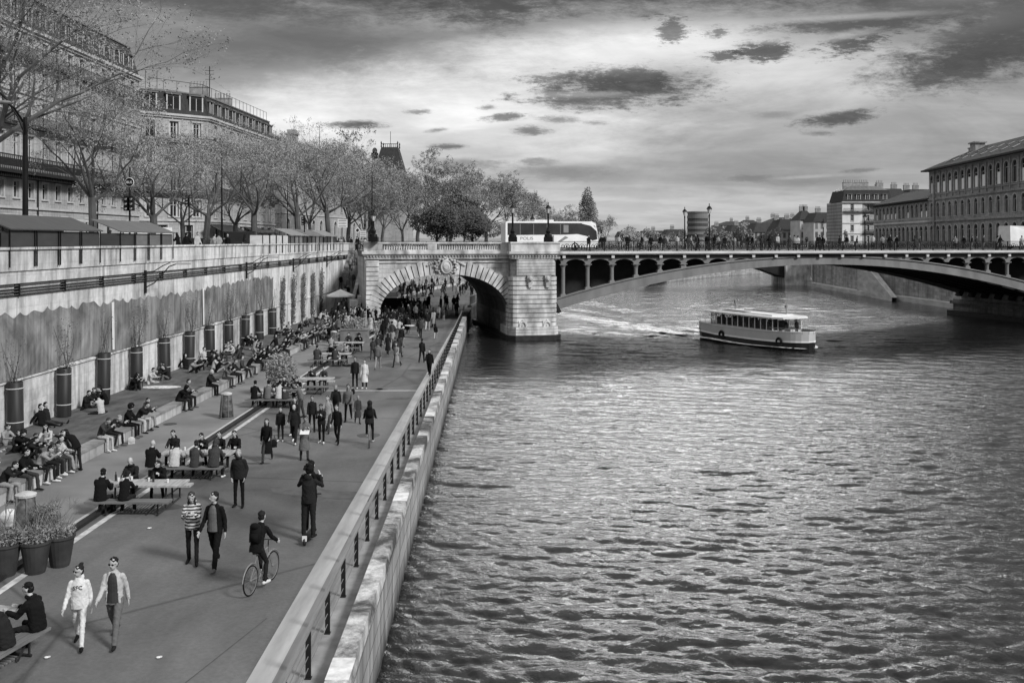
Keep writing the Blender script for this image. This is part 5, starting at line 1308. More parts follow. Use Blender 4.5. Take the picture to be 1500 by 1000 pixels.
# shop awnings, kiosk and parked vehicles glimpsed over the parapet
t = thing('bus_shelter', 'long pale flat roofed shelter behind the second stall row', 'bus shelter', (-30, 52, ST), 0)
m_ = MB(); m_.bb(-.9, .9, 0, 14, 2.55, 2.7); m_.build('roof', M_white, t)
for y in (1, 5, 9, 13): m_ = MB(); m_.bb(-.7, -.6, y, y + .1, 0, 2.55); m_.build('post', M_iron, t)
m_ = MB(); m_.bb(-.66, -.62, 1.1, 13, .4, 2.3); m_.build('glass', M_glass, t)
for y0, y1, lab in ((126, 138, 'dark shop awning at the foot of the corner building'), (142, 156, 'second dark shop awning, farther along the corner building')):
    m_ = MB(); m_.add([(-40.2, y0, 14.2), (-38.2, y0, 13.2), (-38.2, y1, 13.2), (-40.2, y1, 14.2), (-40.2, y0, 14.1), (-38.2, y0, 13.0), (-38.2, y1, 13.0), (-40.2, y1, 14.1)], [(0, 1, 2, 3), (7, 6, 5, 4), (1, 5, 6, 2), (0, 4, 5, 1), (3, 2, 6, 7)])
    tag(m_.build('shop_awning', M_iron), lab, 'awning', 'shop awnings')
def car_mesh(kind='car'):
    m_ = MB()
    if kind == 'car': prof = [(-2.1, .35), (-2.15, .75), (-1.9, .95), (-1.35, 1.02), (-.75, 1.45), (.7, 1.5), (1.45, 1.08), (2.05, .95), (2.15, .6), (2.1, .3)]; wd = .85
    else: prof = [(-2.5, .35), (-2.6, .9), (-2.3, 1.15), (-1.7, 2.1), (2.5, 2.2), (2.55, .35)]; wd = .95
    n = len(prof)
    for s, k in ((-1, 0), (1, 1)): m_.add([(x, s * wd * (1 if z < 1.05 else .84), z) for x, z in prof], [tuple(range(n)) if s < 0 else tuple(range(n))[::-1]])
    for i in range(n):
        (x0, z0), (x1, z1) = prof[i], prof[(i + 1) % n]; w0, w1 = (wd * (1 if z < 1.05 else .84) for z in (z0, z1))
        m_.add([(x0, -w0, z0), (x1, -w1, z1), (x1, w1, z1), (x0, w0, z0)], [(3, 2, 1, 0)])
    return m_
def vehicle(kind, loc, rz, mt, lab, name):
    t = thing(name, lab, 'car' if kind == 'car' else 'van', loc, rz); car_mesh(kind).build('body', mt, t)
    for s in (-1, 1):
        m_ = MB()
        if kind == 'car': m_.add([(-1.2, s * .80, 1.05), (1.3, s * .80, 1.08), (.65, s * .735, 1.43), (-.7, s * .735, 1.4)], [(0, 1, 2, 3)])
        else: m_.add([(-1.9, s * .86, 1.25), (-.6, s * .84, 1.25), (-.6, s * .82, 1.9), (-1.5, s * .82, 1.9)], [(0, 1, 2, 3)])
        m_.build('side_window', M_glass, t, (0, s * .02, 0))
        for x in (-1.35, 1.35): m_ = MB(); m_.torus((x, s * .78, .32), .22, .1, 'Y', 14, 6); m_.ell((x, s * .8, .32), (.16, .06, .16), 8, 5); m_.build('wheel', M_black, t)
    return t
for i, (px, Yd, kd, mt, lab) in enumerate(((215, 64, 'van', M_white, 'white van roof showing behind the second stall row'), (290, 80, 'car', M_black, 'black car between the street trees'), (316, 88, 'car', M_steel, 'grey car farther down the embankment street'), (352, 92, 'van', M_iron, 'dark van behind the bare stretch of parapet'), (170, 58, 'car', M_steel, 'grey car showing over the nearest stall roof'))):
    x = (px - CX) * Yd / F; vehicle(kd, (x, Yd, ST), R(90), mt, lab, 'parked_van' if kd == 'van' else 'parked_car')
p = B(60.6, 5, 10.88); vehicle('van', (p.x, p.y, p.z), BA + pi, M_white, 'white van at the right hand end of the iron bridge, cut by the frame', 'white_van').scale = (1.35, 1.2, 1.3)

# ================================================================ the coach
bx = B(-3.9, 5.2, 10.9); t = thing('tour_coach', 'long white tour coach crossing the bridge with dark tinted windows', 'coach', bx, BA)
M_cw = mat('coach_white', .74, .35, .06, 1); M_cg = mat('coach_grey', .22, .4, .1, 1)
L = 11.1; prof = [(0, .35), (0.02, 3.05), (.15, 3.25), (10.3, 3.25), (10.8, 3.05), (11.02, 2.2), (11.1, 1.2), (11.0, .35)]
def profbox(pr, y0, y1, mt, nm_, par):
    m_ = MB(); n = len(pr); m_.add([(x, y0, z) for x, z in pr] + [(x, y1, z) for x, z in pr], [tuple(range(n))[::-1], tuple(range(n, 2 * n))] + [(i, (i + 1) % n, n + (i + 1) % n, n + i) for i in range(n)])
    return m_.build(nm_, mt, par)
profbox(prof, 0, 2.5, M_cw, 'body', t)
M_cgl = mat('coach_glass', .03, .15, .5, .5, spec=.6)
profbox([(.25, 1.72), (.25, 3.05), (10.1, 3.05), (10.7, 2.75), (10.93, 2.05), (11.0, 1.25), (10.4, 1.1), (9.8, 1.6), (8.6, 1.85), (7.2, 1.78)], -.02, 2.52, M_cgl, 'window_band', t)
m_ = MB()
for x in (1.7, 3.3, 4.9, 6.5): m_.bb(x, x + .05, -.03, -.021, 1.75, 2.95)
m_.bb(6.9, 7.5, -.028, -.021, 2.0, 2.85); m_.build('window_pillar', M_cg, t)
profbox([(9.1, 3.0), (9.4, 3.26), (10.2, 3.2), (10.95, 2.3), (10.85, 2.2), (10.2, 2.75)], -.05, -.022, M_cw, 'front_fairing', t)
m_ = MB(); m_.bb(3.5, 5.8, .3, 2.2, 3.25, 3.42); m_.build('roof_unit', M_white, t)
m_ = MB(); m_.bb(5.5, 5.75, -.025, 0, .5, 1.68); m_.add([(5.85, -.015, .75), (6.2, -.015, .75), (7.5, -.015, 1.45), (7.1, -.015, 1.6)], [(0, 1, 2, 3)]); m_.build('livery_stripe', M_cg, t)
lettering('POLIS', .46, MATS['coach_grey'], t, (2.5, -.012, 1.2), (pi / 2, 0, 0), .006, 'CENTER', 1.35)
for x in (2.2, 8.3):
    m_ = MB(); m_.torus((x, .1, .45), .36, .13, 'Y', 20, 6); m_.ell((x, .05, .45), (.26, .08, .26), 12, 6, 0); m_.build('wheel', M_black, t)
m_ = MB(); m_.tube([(10.9, -.05, 2.7), (11.35, -.2, 2.6), (11.4, -.22, 2.3)], .04, 5); m_.box((11.4, -.22, 2.1), (.14, .25, .45)); m_.build('wing_mirror', M_black, t)

t.scale = (.93, 1, .97)
# ================================================================ the river boat
bow, stern = V((27.1, 86.5, 2.0)), V((20.6, 99.6, 2.0)); d = bow - stern; BL = d.length
t = thing('river_boat', 'small passenger river boat with flat white roof and grey hull, heading downstream', 'boat', (bow + stern) / 2, atan2(d.y, d.x))
M_hull = mat('hull_grey', .42, .4, .08, .8); M_hulld = mat('hull_black', .015, .4, .2, 1)
def hb_(u): return 2.25 * (min(1, (u + .06) / .16) ** .5 if u < .1 else 1.0) * (1 if u < .66 else max(0.02, 1 - ((u - .66) / .345) ** 2.6) ** .62)
def ring(u, z, k=1.0): x = -BL / 2 + BL * u; return x, hb_(u) * k
def strip(z0f, z1f, k0, k1, mt, nm_, thick=0, par=None):
    m_ = MB(); n = 40
    for i in range(n):
        u0, u1 = i / n, (i + 1) / n
        for s in (-1, 1):
            q = [(ring(u0, 0, k0)[0], s * ring(u0, 0, k0)[1], z0f(u0)), (ring(u1, 0, k0)[0], s * ring(u1, 0, k0)[1], z0f(u1)), (ring(u1, 0, k1)[0], s * ring(u1, 0, k1)[1], z1f(u1)), (ring(u0, 0, k1)[0], s * ring(u0, 0, k1)[1], z1f(u0))]
            m_.add(q, [(0, 1, 2, 3) if s < 0 else (3, 2, 1, 0)])
    for u in (0, 1):
        a, b0 = ring(u, 0, k0), ring(u, 0, k1)
        m_.add([(a[0], -a[1], z0f(u)), (a[0], a[1], z0f(u)), (b0[0], b0[1], z1f(u)), (b0[0], -b0[1], z1f(u))], [(0, 1, 2, 3)])
    return m_.build(nm_, mt, par or t)
sheer = lambda u: .28 * max(0, .25 - u) * 3 + .25 * max(0, u - .6)
t.scale = (1.0, 1.0, 1.0)
strip(lambda u: -.4, lambda u: .66 + sheer(u), .9, .985, M_hulld, 'lower_hull')
strip(lambda u: .62 + sheer(u), lambda u: .80 + sheer(u), 1.02, 1.02, M_white, 'rubbing_strake')
strip(lambda u: .78 + sheer(u), lambda u: 1.55 + sheer(u) * (1.2 if u > .5 else 1), .985, 1.0, M_hull, 'bulwark')
m_ = MB(); n = 30
for i in range(n):
    u0, u1 = i / n, (i + 1) / n; a, c_ = ring(u0, 0, .99), ring(u1, 0, .99)
    m_.add([(a[0], -a[1], 1.0), (c_[0], -c_[1], 1.0), (c_[0], c_[1], 1.0), (a[0], a[1], 1.0)], [(0, 1, 2, 3)])
m_.build('deck', mat('boat_deck', .12, .7, .2, 1), t)
strip(lambda u: 1.55 + sheer(u) * (1.2 if u > .5 else 1), lambda u: 1.62 + sheer(u) * (1.2 if u > .5 else 1), 1.03, 1.03, M_white, 'gunwale')
m_ = MB(); m_.bb(-4.9, 4.2, -1.75, 1.75, 1.0, 1.65); m_.build('cabin_side', M_hull, t)
m_ = MB(); m_.bb(-4.8, 4.1, -1.7, 1.7, 1.66, 2.72); cgm = mat('cabin_glass', .035, .15, .6, .8, stretch=(3, 3, .1)); cgm.node_tree.nodes['Principled BSDF'].inputs['Alpha'].default_value = .4; m_.build('cabin_glass', cgm, t)
for k in range(6):
    for s in (-1, 1): m_ = MB(); m_.bb(-4.2 + 1.3 * k, -3.8 + 1.3 * k, s * .5, s * 1.5, 1.66, 2.05); m_.bb(-4.25 + 1.3 * k, -4.18 + 1.3 * k, s * .5, s * 1.5, 2.0, 2.35); m_.build('seat', M_steel, t)
cpm = MB().bb(-.035, .035, -.03, .03, 1.65, 2.76).mesh('cabin_post', M_white); x = -4.85
while x < 4.2:
    for y in (-1.74, 1.74): ob('cabin_post', cpm, t, (x, y, 0))
    x += .82
for x in (4.17, -4.89):
    for y in (-1.1, 0, 1.1): ob('cabin_post', cpm, t, (x, y, 0))
m_ = MB(); m_.prism([(-5.6, -2.0), (4.4, -2.05), (5.3, -1.5), (5.6, 0), (5.3, 1.5), (4.4, 2.05), (-5.6, 2.0)], 2.76, 2.9); m_.build('roof', M_white, t)
m_ = MB(); m_.prism([(-4.6, -1.3), (3.6, -1.3), (3.9, 0), (3.6, 1.3), (-4.6, 1.3)], 2.9, 3.02); m_.build('roof_top', M_white, t)
m_ = MB(); m_.bb(-3.9, -.5, -1.15, -.3, 3.02, 3.05); m_.bb(-3, 3.0, .9, 1.0, 3.02, 3.08); m_.build('roof_hatch', M_iron, t)
m_ = MB(); m_.tube([(-4.2, .8, 3.0), (-4.2, .8, 4.0)], .05, 5); m_.box((-4.2, .8, 3.8), (.18, .18, .3)); m_.tube([(3.4, .6, 3.0), (3.4, .6, 3.95)], .04, 5); m_.box((3.4, .6, 3.75), (.2, .2, .25)); m_.build('mast', M_steel, t)
m_ = MB()
for u0 in [i / 14 for i in range(4)] + [.78 + .22 * i / 10 for i in range(11)]:
    for s in (-1, 1): a = ring(u0, 0, .98); m_.tube([(a[0], s * a[1], 1.5), (a[0], s * a[1], 2.15 if u0 < .4 else 1.95)], .022, 4)
us = [.0 + .02 * i for i in range(12)]
for seg, zz in (([.0, .07, .14, .22], 2.15), ([.78 + .022 * i for i in range(11)], 1.95)):
    for s in (-1, 1): m_.tube([(ring(u, 0, .98)[0], s * ring(u, 0, .98)[1], zz) for u in seg], .025, 4)
m_.build('rail', M_steel, t)
for u in (.33, .86):
    a = ring(u, 0, 1.04); m_ = MB(); m_.torus((a[0], -a[1], .75), .3, .12, 'Y', 16, 6); m_.build('tyre_fender', M_black, t)
# white water round the hull
M_foam, nt, b = nt_new('foam'); c = coord(nt); n1 = noisen(nt, c, 1.8, 6, .75, .6)
b.inputs['Base Color'].default_value = gray(.85); b.inputs['Roughness'].default_value = .6
nt.links.new(ramp(nt, n1, [(.36, 0.0), (.5, 1.0)]), b.inputs['Alpha'])
m_ = MB(); n = 44
for s in (-1, 1):
    for i in range(n):
        u0, u1 = i / n - .25, (i + 1) / n - .25 + 0.0
        u0, u1 = (.995 - 1.5 * (i / n)), (.995 - 1.5 * ((i + 1) / n))
        def P_(u, k):
            uu = min(max(u, 0), 1); x = -BL / 2 + BL * u; w0 = hb_(uu) * .93; g = .35 + .75 * (1.02 - u)
            return (x, s * (w0 + k * g), .20 + .05 * sin(9 * u))
        q = [P_(u0, 0), P_(u0, 1), P_(u1, 1), P_(u1, 0)]; m_.add(q, [(0, 1, 2, 3) if s > 0 else (3, 2, 1, 0)])
fm = m_.build('bow_foam', M_foam, None, t.location, t.rotation_euler.z); tag(fm, 'white water thrown along the waterline of the river boat', 'foam', kind='stuff')

m_ = MB(); rw = random.Random(8)
for s in (-1, 1):
    for (off, ang, wd) in ((1.8, 14, 1.7), (.4, 7, 1.1)):
        for i in range(60):
            l0, l1 = .9 * i, .9 * (i + 1); f = lambda l: s * (off + l * math.tan(R(ang))); w0, w1 = wd * (1 + l0 * .03), wd * (1 + l1 * .03)
            if rw.random() < .25 + i / 110: continue
            m_.add([(-BL / 2 - l0 + 1, f(l0) - w0 / 2, .30), (-BL / 2 - l0 + 1, f(l0) + w0 / 2, .30), (-BL / 2 - l1 + 1, f(l1) + w1 / 2, .30), (-BL / 2 - l1 + 1, f(l1) - w1 / 2, .30)], [(0, 3, 2, 1)])
M_wake, nt, b = nt_new('wake_foam'); c = coord(nt, (.5, 2.2, 1)); n1 = noisen(nt, c, 1.3, 7, .8, 1.0); b.inputs['Base Color'].default_value = gray(.8)
nt.links.new(ramp(nt, n1, [(.47, 0.0), (.6, .95)]), b.inputs['Alpha'])
tag(m_.build('wake_foam', M_wake, None, t.location, t.rotation_euler.z), 'broken white streaks of the wake spreading behind the river boat', 'foam', kind='stuff')
# ================================================================ quay furniture
M_ttop = mat('table_top', .30, .6, .3, 2.5, .005, stretch=(6, .6, 1)); M_tfr = mat('table_frame', .02, .5, .3, 2)
def slab(m_, x0, x1, y0, y1, z, th=.05, planks=4):
    for i in range(planks):
        a = y0 + (y1 - y0) * i / planks + .004; c_ = y0 + (y1 - y0) * (i + 1) / planks - .004; m_.bb(x0, x1, a, c_, z - th, z)
def table_proto(L=2.5):
    t = thing('picnic_table', 'x', 'picnic table', (0, 0, 0), 0, 'long picnic tables with fixed benches on the quay')
    m_ = MB(); slab(m_, -L / 2, L / 2, -.42, .42, .75); m_.build('tabletop', M_ttop, t)
    for s in (-1, 1):
        m_ = MB(); slab(m_, -L / 2 - .12, L / 2 - .12, s * .95 - .2, s * .95 + .2, .46, .06, 2); m_.build('bench', M_wood2 if s < 0 else M_ttop, t)
    for x in (-L / 2 + .45, L / 2 - .5):
        m_ = MB(); m_.tube([(x, -1.0, .03), (x, 1.0, .03)], .03, 5); m_.tube([(x, -.95, .03), (x, -.95, .4)], .025, 5); m_.tube([(x, .95, .03), (x, .95, .4)], .025, 5)
        m_.tube([(x, -.3, .03), (x, -.25, .7)], .03, 5); m_.tube([(x, .3, .03), (x, .25, .7)], .03, 5)
        m_.tube([(x - .02, -.95, .4), (x - .32, -.95, .05)], .022, 5); m_.tube([(x, -1.0, .38), (x, 1.0, .38)], .025, 5); m_.build('frame', M_tfr, t)
    m_ = MB()
    for i in range(12): x = -.55 + .1 * i; m_.bb(x, x + .03, -.85, .85, .06, .08)
    m_.build('foot_rack', M_steel, t); return t
TP = table_proto(); TABLES = []
for i, (px, py, rz, lab) in enumerate(((212, 742, 0, 'picnic table nearest the pair of walkers, cups on its pale top'), (290, 693, 0, 'crowded picnic table just behind the near one, hidden by eight people'),
        (408, 593, 0, 'picnic table in front of the big potted bush'), (455, 574, 0, 'half empty picnic table right of the potted bush'), (486, 534, 0, 'picnic table with one man seated at its left end'), (506, 516, 0, 'picnic table behind the one with the lone man'),
        (497, 497, 0, 'farthest picnic table, by the planter boxes'))):
    c0 = G(px, py); o = TP if i == 0 else copy_tree(TP)
    o.location = (c0.x, c0.y, Q); o['label'] = lab; TABLES.append(o)
o = copy_tree(TP); o.location = (-10.6, 18.3, Q); o.rotation_euler = (0, 0, R(78)); o['label'] = 'picnic table cut by the corner of the view, two people in black on it'; TABLES.append(o)
# cups and bottles
M_cup = mat('paper_cup', .6, .6, .1, 5); M_bot = mat('bottle_glass', .03, .15, .1, 5)
rnd = random.Random(3); ci = 0
for tb, n in ((TABLES[0], 9), (TABLES[1], 6), (TABLES[2], 5), (TABLES[4], 3), (TABLES[7], 12)):
    for k in range(n):
        x, y = rnd.uniform(-1.0, 1.05), rnd.uniform(-.3, .3); a = tb.rotation_euler.z; bt = rnd.random() < .3
        m_ = MB(); m_.lathe((0, 0, 0), [(.035, 0), (.036, .17), (.014, .22), (.014, .28)] if bt else [(.028, 0), (.04, .11)], 8)
        o = m_.build('bottle' if bt else 'cup', M_bot if bt else M_cup, None, (tb.location.x + x * cos(a) - y * sin(a), tb.location.y + x * sin(a) + y * cos(a), Q + .752))
        w_ = ('on the picnic table nearest the two walkers', 'on the crowded picnic table', 'on the picnic table by the potted bush', 'before the lone man at the table', 'on the corner table beside the people in black')[ci % 5] if False else None
        lab = {id(TABLES[0]): 'on the table nearest the two walkers', id(TABLES[1]): 'on the crowded picnic table', id(TABLES[2]): 'on the table by the potted bush', id(TABLES[4]): 'in front of the lone seated man', id(TABLES[7]): 'on the corner table of the people in black'}[id(tb)]
        tag(o, ('small dark bottle ' if bt else 'small white cup ') + lab, 'bottle' if bt else 'cup', ('bottles ' if bt else 'cups ') + lab)
# litter bins: clear bags in hoops
def bin_(p, lab, sc=1):
    t = thing('litter_bin', lab, 'bin', p, 0, 'bag litter bins on the quay'); t.scale = (sc, sc, sc)
    m_ = MB(); m_.lathe((0, 0, 0), [(.3, .02), (.28, .5), (.24, .85), (.2, 1.05), (.22, 1.1)], 12, sx=1); m_.build('bag', mat('bin_bag', .09, .3, .8, 4, .02, stretch=(1, 1, 1.4)), t, smooth=True)
    m_ = MB()
    for k in range(6): a = pi / 3 * k; m_.tube([(.34 * cos(a), .34 * sin(a), 0), (.24 * cos(a), .24 * sin(a), 1.08)], .015, 4)
    m_.torus((0, 0, .04), .33, .02, 'Z', 18, 4); m_.build('frame', M_steel, t); m_ = MB(); m_.lathe((0, 0, 1.08), [(.24, 0), (.25, .06), (.1, .12)], 14); m_.build('lid', M_conc, t); return t
bin_(G(332, 612), 'bag litter bin standing on the upper path, left of the potted bush'); bin_(G(489, 507), 'litter bin on the path beside the farthest picnic tables')
bin_(G(38, 790), 'grey litter bin next to the potted shrubs', 1.1)
# potted shrubs
M_pot = mat('dark_pot', .035, .6, .3, 2); M_shrub = mat('shrub_leaf', .17, .75, .5, 3)
def leafmass(m_, c_, r, n, s0, rnd, mi=0):
    for _ in range(n):
        d_ = V((rnd.gauss(0, 1), rnd.gauss(0, 1), rnd.gauss(0, 1))).normalized() * (rnd.random() ** .4)
        o = V(c_) + V((d_.x * r[0], d_.y * r[1], d_.z * r[2])); u = V((rnd.uniform(-1, 1), rnd.uniform(-1, 1), rnd.uniform(-.4, 1))).normalized(); v_ = u.orthogonal().normalized(); s = s0 * rnd.uniform(.6, 1.5)
        m_.add([o, o + u * s * .5 + v_ * s * .28, o + u * s, o + u * s * .5 - v_ * s * .28], [(0, 1, 2, 3)], mi)
def pot(p, lab, sc, seed, bare, lush):
    rnd = random.Random(seed); t = thing('potted_shrub', lab, 'potted plant', p, seed, 'big tapered pots of shrubs'); t.scale = (sc,) * 3
    m_ = MB(); m_.lathe((0, 0, 0), [(.27, 0), (.3, .1), (.42, .85), (.46, .90), (.46, .96), (.40, .96), (.38, .9)], 20); m_.build('pot', M_pot, t, smooth=False)
    m_ = MB(); m_.lathe((0, 0, .88), [(.38, 0), (.3, .06), (.05, .08)], 12)
    for _ in range(60):
        a = rnd.uniform(0, 6.28); q = rnd.uniform(0, .35); h_ = rnd.uniform(.35, .9); d_ = V((cos(a) * .3, sin(a) * .3, 1)); p_ = V((q * cos(a), q * sin(a), .92))
        m_.tube([p_, p_ + d_ * h_ * .6, p_ + d_ * h_ + V((cos(a) * .1, sin(a) * .1, 0))], [.008, .006, .003], 3, 1, False)
    lush = int(lush * .6)
    if lush: leafmass(m_, (0, 0, 1.12), (.5, .5, .3), int(lush * 1.6), .07, rnd, 1)
    m_.build('foliage', [M_dirt, M_shrub], t)
    if bare:
        m_ = MB()
        def gr(p_, d_, L_, r_, lv):
            q = p_ + d_ * L_; m_.tube([p_, p_.lerp(q, .5) + V((rnd.gauss(0, .02), rnd.gauss(0, .02), 0)), q], [r_, r_ * .8, r_ * .6], 5, 0, False)
            if lv < 3:
                for k in range(3): gr(q, (d_ + V((rnd.gauss(0, .5), rnd.gauss(0, .5), rnd.uniform(0, .5)))).normalized(), L_ * .7, r_ * .6, lv + 1)
        gr(V((0, 0, 1.0)), V((.05, 0, 1)), .5, .03, 0); m_.build('bare_stems', M_twig, t)
    return t
def _p(): pass
pot(G(88, 828), 'potted shrub with a bare branching stem, right of the pot group', .8, 1, True, 500)
pot(G(52, 838), 'leafy middle pot of the group beside the people in black', .82, 2, False, 900)
pot(G(8, 842), 'leafy pot cut by the left edge of the view', .82, 3, True, 900)
pot(G(66, 800), 'pot partly hidden behind the middle one', .8, 4, False, 700)
t = thing('potted_bush', 'big round bush in a tub between the crowded tables and the ledge', 'potted plant', G(412, 580))
m_ = MB(); t.scale = (.85, .85, .85); m_.lathe((0, 0, 0), [(.45, 0), (.6, .6), (.62, .65)], 16); m_.build('tub', M_pot, t); rnd = random.Random(9)
m_ = MB(); leafmass(m_, (0, 0, 1.55), (.95, .95, 1.1), 2600, .15, rnd, 1)
for k in range(14): a = rnd.uniform(0, 6.28); m_.tube([(0, 0, .6), (.35 * cos(a), .35 * sin(a), 1.3), (.8 * cos(a), .8 * sin(a), 1.7 + rnd.random() * .9)], [.03, .02, .01], 4, 0, False)
m_.build('foliage', [M_twig, mat('bush_leaf', .22, .75, .5, 2)], t)
# planter boxes, sunshade, menu boards and the snack bar by the stairs
t = thing('planter_box', 'large grey planter box of bamboo standing by the farthest tables', 'planter', G(518, 500)); m_ = MB(); m_.bb(-1.0, 1.2, -.5, .5, 0, .95); m_.bb(-1.05, 1.25, -.55, .55, .95, 1.02); m_.build('box', M_steel, t)
m_ = MB(); leafmass(m_, (.1, 0, 1.4), (1.1, .45, .6), 900, .12, random.Random(5)); m_.build('foliage', MATS['bush_leaf'], t)
t = thing('planter_box', 'planter box of grasses where the asphalt narrows before the arch', 'planter', G(566, 488)); m_ = MB(); m_.bb(-1.0, 1.0, -.4, .4, 0, .8); m_.build('box', M_steel, t)
m_ = MB(); leafmass(m_, (0, 0, .95), (.9, .4, .3), 600, .12, random.Random(6)); m_.build('foliage', MATS['bush_leaf'], t)
c0 = AT(499, 100, Q); t = thing('sunshade', 'white market umbrella open at the foot of the stairs', 'umbrella', c0)
m_ = MB(); m_.tube([(0, 0, 0), (0, 0, 3.05)], .04, 6); m_.build('pole', M_steel, t)
m_ = MB(); n = 8
for k in range(n):
    a, b0 = 2 * pi * k / n, 2 * pi * (k + 1) / n; m_.add([(0, 0, 3.1), (1.5 * cos(a), 1.5 * sin(a), 2.45), (1.5 * cos(b0), 1.5 * sin(b0), 2.45), (1.5 * cos(a), 1.5 * sin(a), 2.32), (1.5 * cos(b0), 1.5 * sin(b0), 2.32)], [(0, 1, 2), (1, 3, 4, 2)])
m_.build('canopy', mat('canvas', .9, .8, .08, 1), t)
for px, Yd, lab in ((529, 104, 'tall white menu board right of the sunshade'), (518, 97, 'smaller white menu board in front of the stairs')):
    t = thing('menu_board', lab, 'board', AT(px, Yd, Q)); m_ = MB(); m_.box((0, 0, 1.35), (.8, .06, 1.8)); m_.build('panel', M_white, t); m_ = MB(); m_.bb(-.38, -.33, -.02, .02, 0, .45); m_.bb(.33, .38, -.02, .02, 0, .45)
    for i in range(7): m_.bb(-.3, .3 - .05 * (i % 3), -.045, -.035, .7 + .2 * i, .74 + .2 * i)
    m_.build('marking', M_iron, t)
for px, Yd, lab in ((585, 82, 'white cafe table just under the left foot of the arch'), (600, 84, 'second white cafe table beside the crowd')):
    t = thing('cafe_table', lab, 'table', AT(px, Yd, Q)); m_ = MB(); m_.lathe((0, 0, .7), [(.45, 0), (.45, .04)], 16); m_.build('tabletop', M_white, t); m_ = MB(); m_.tube([(0, 0, 0), (0, 0, .7)], .03, 6); m_.lathe((0, 0, 0), [(.25, 0), (.25, .02)], 12); m_.build('stand', M_steel, t)
# a few scraps
for px, py, lab in ((218, 773, 'crumpled white paper on the asphalt below the near picnic table'), (68, 962, 'scrap of white paper under the corner table'), (232, 962 - 0, 'small pale scrap on the asphalt in the foreground')):
    p = G(px, py, Q + .03); m_ = MB(); m_.ell((0, 0, 0), (.05, .035, .02), 7, 5); m_.box((.04, .015, .005), (.05, .04, .02)); tag(m_.build('paper_scrap', M_cup, None, p), lab, 'litter')
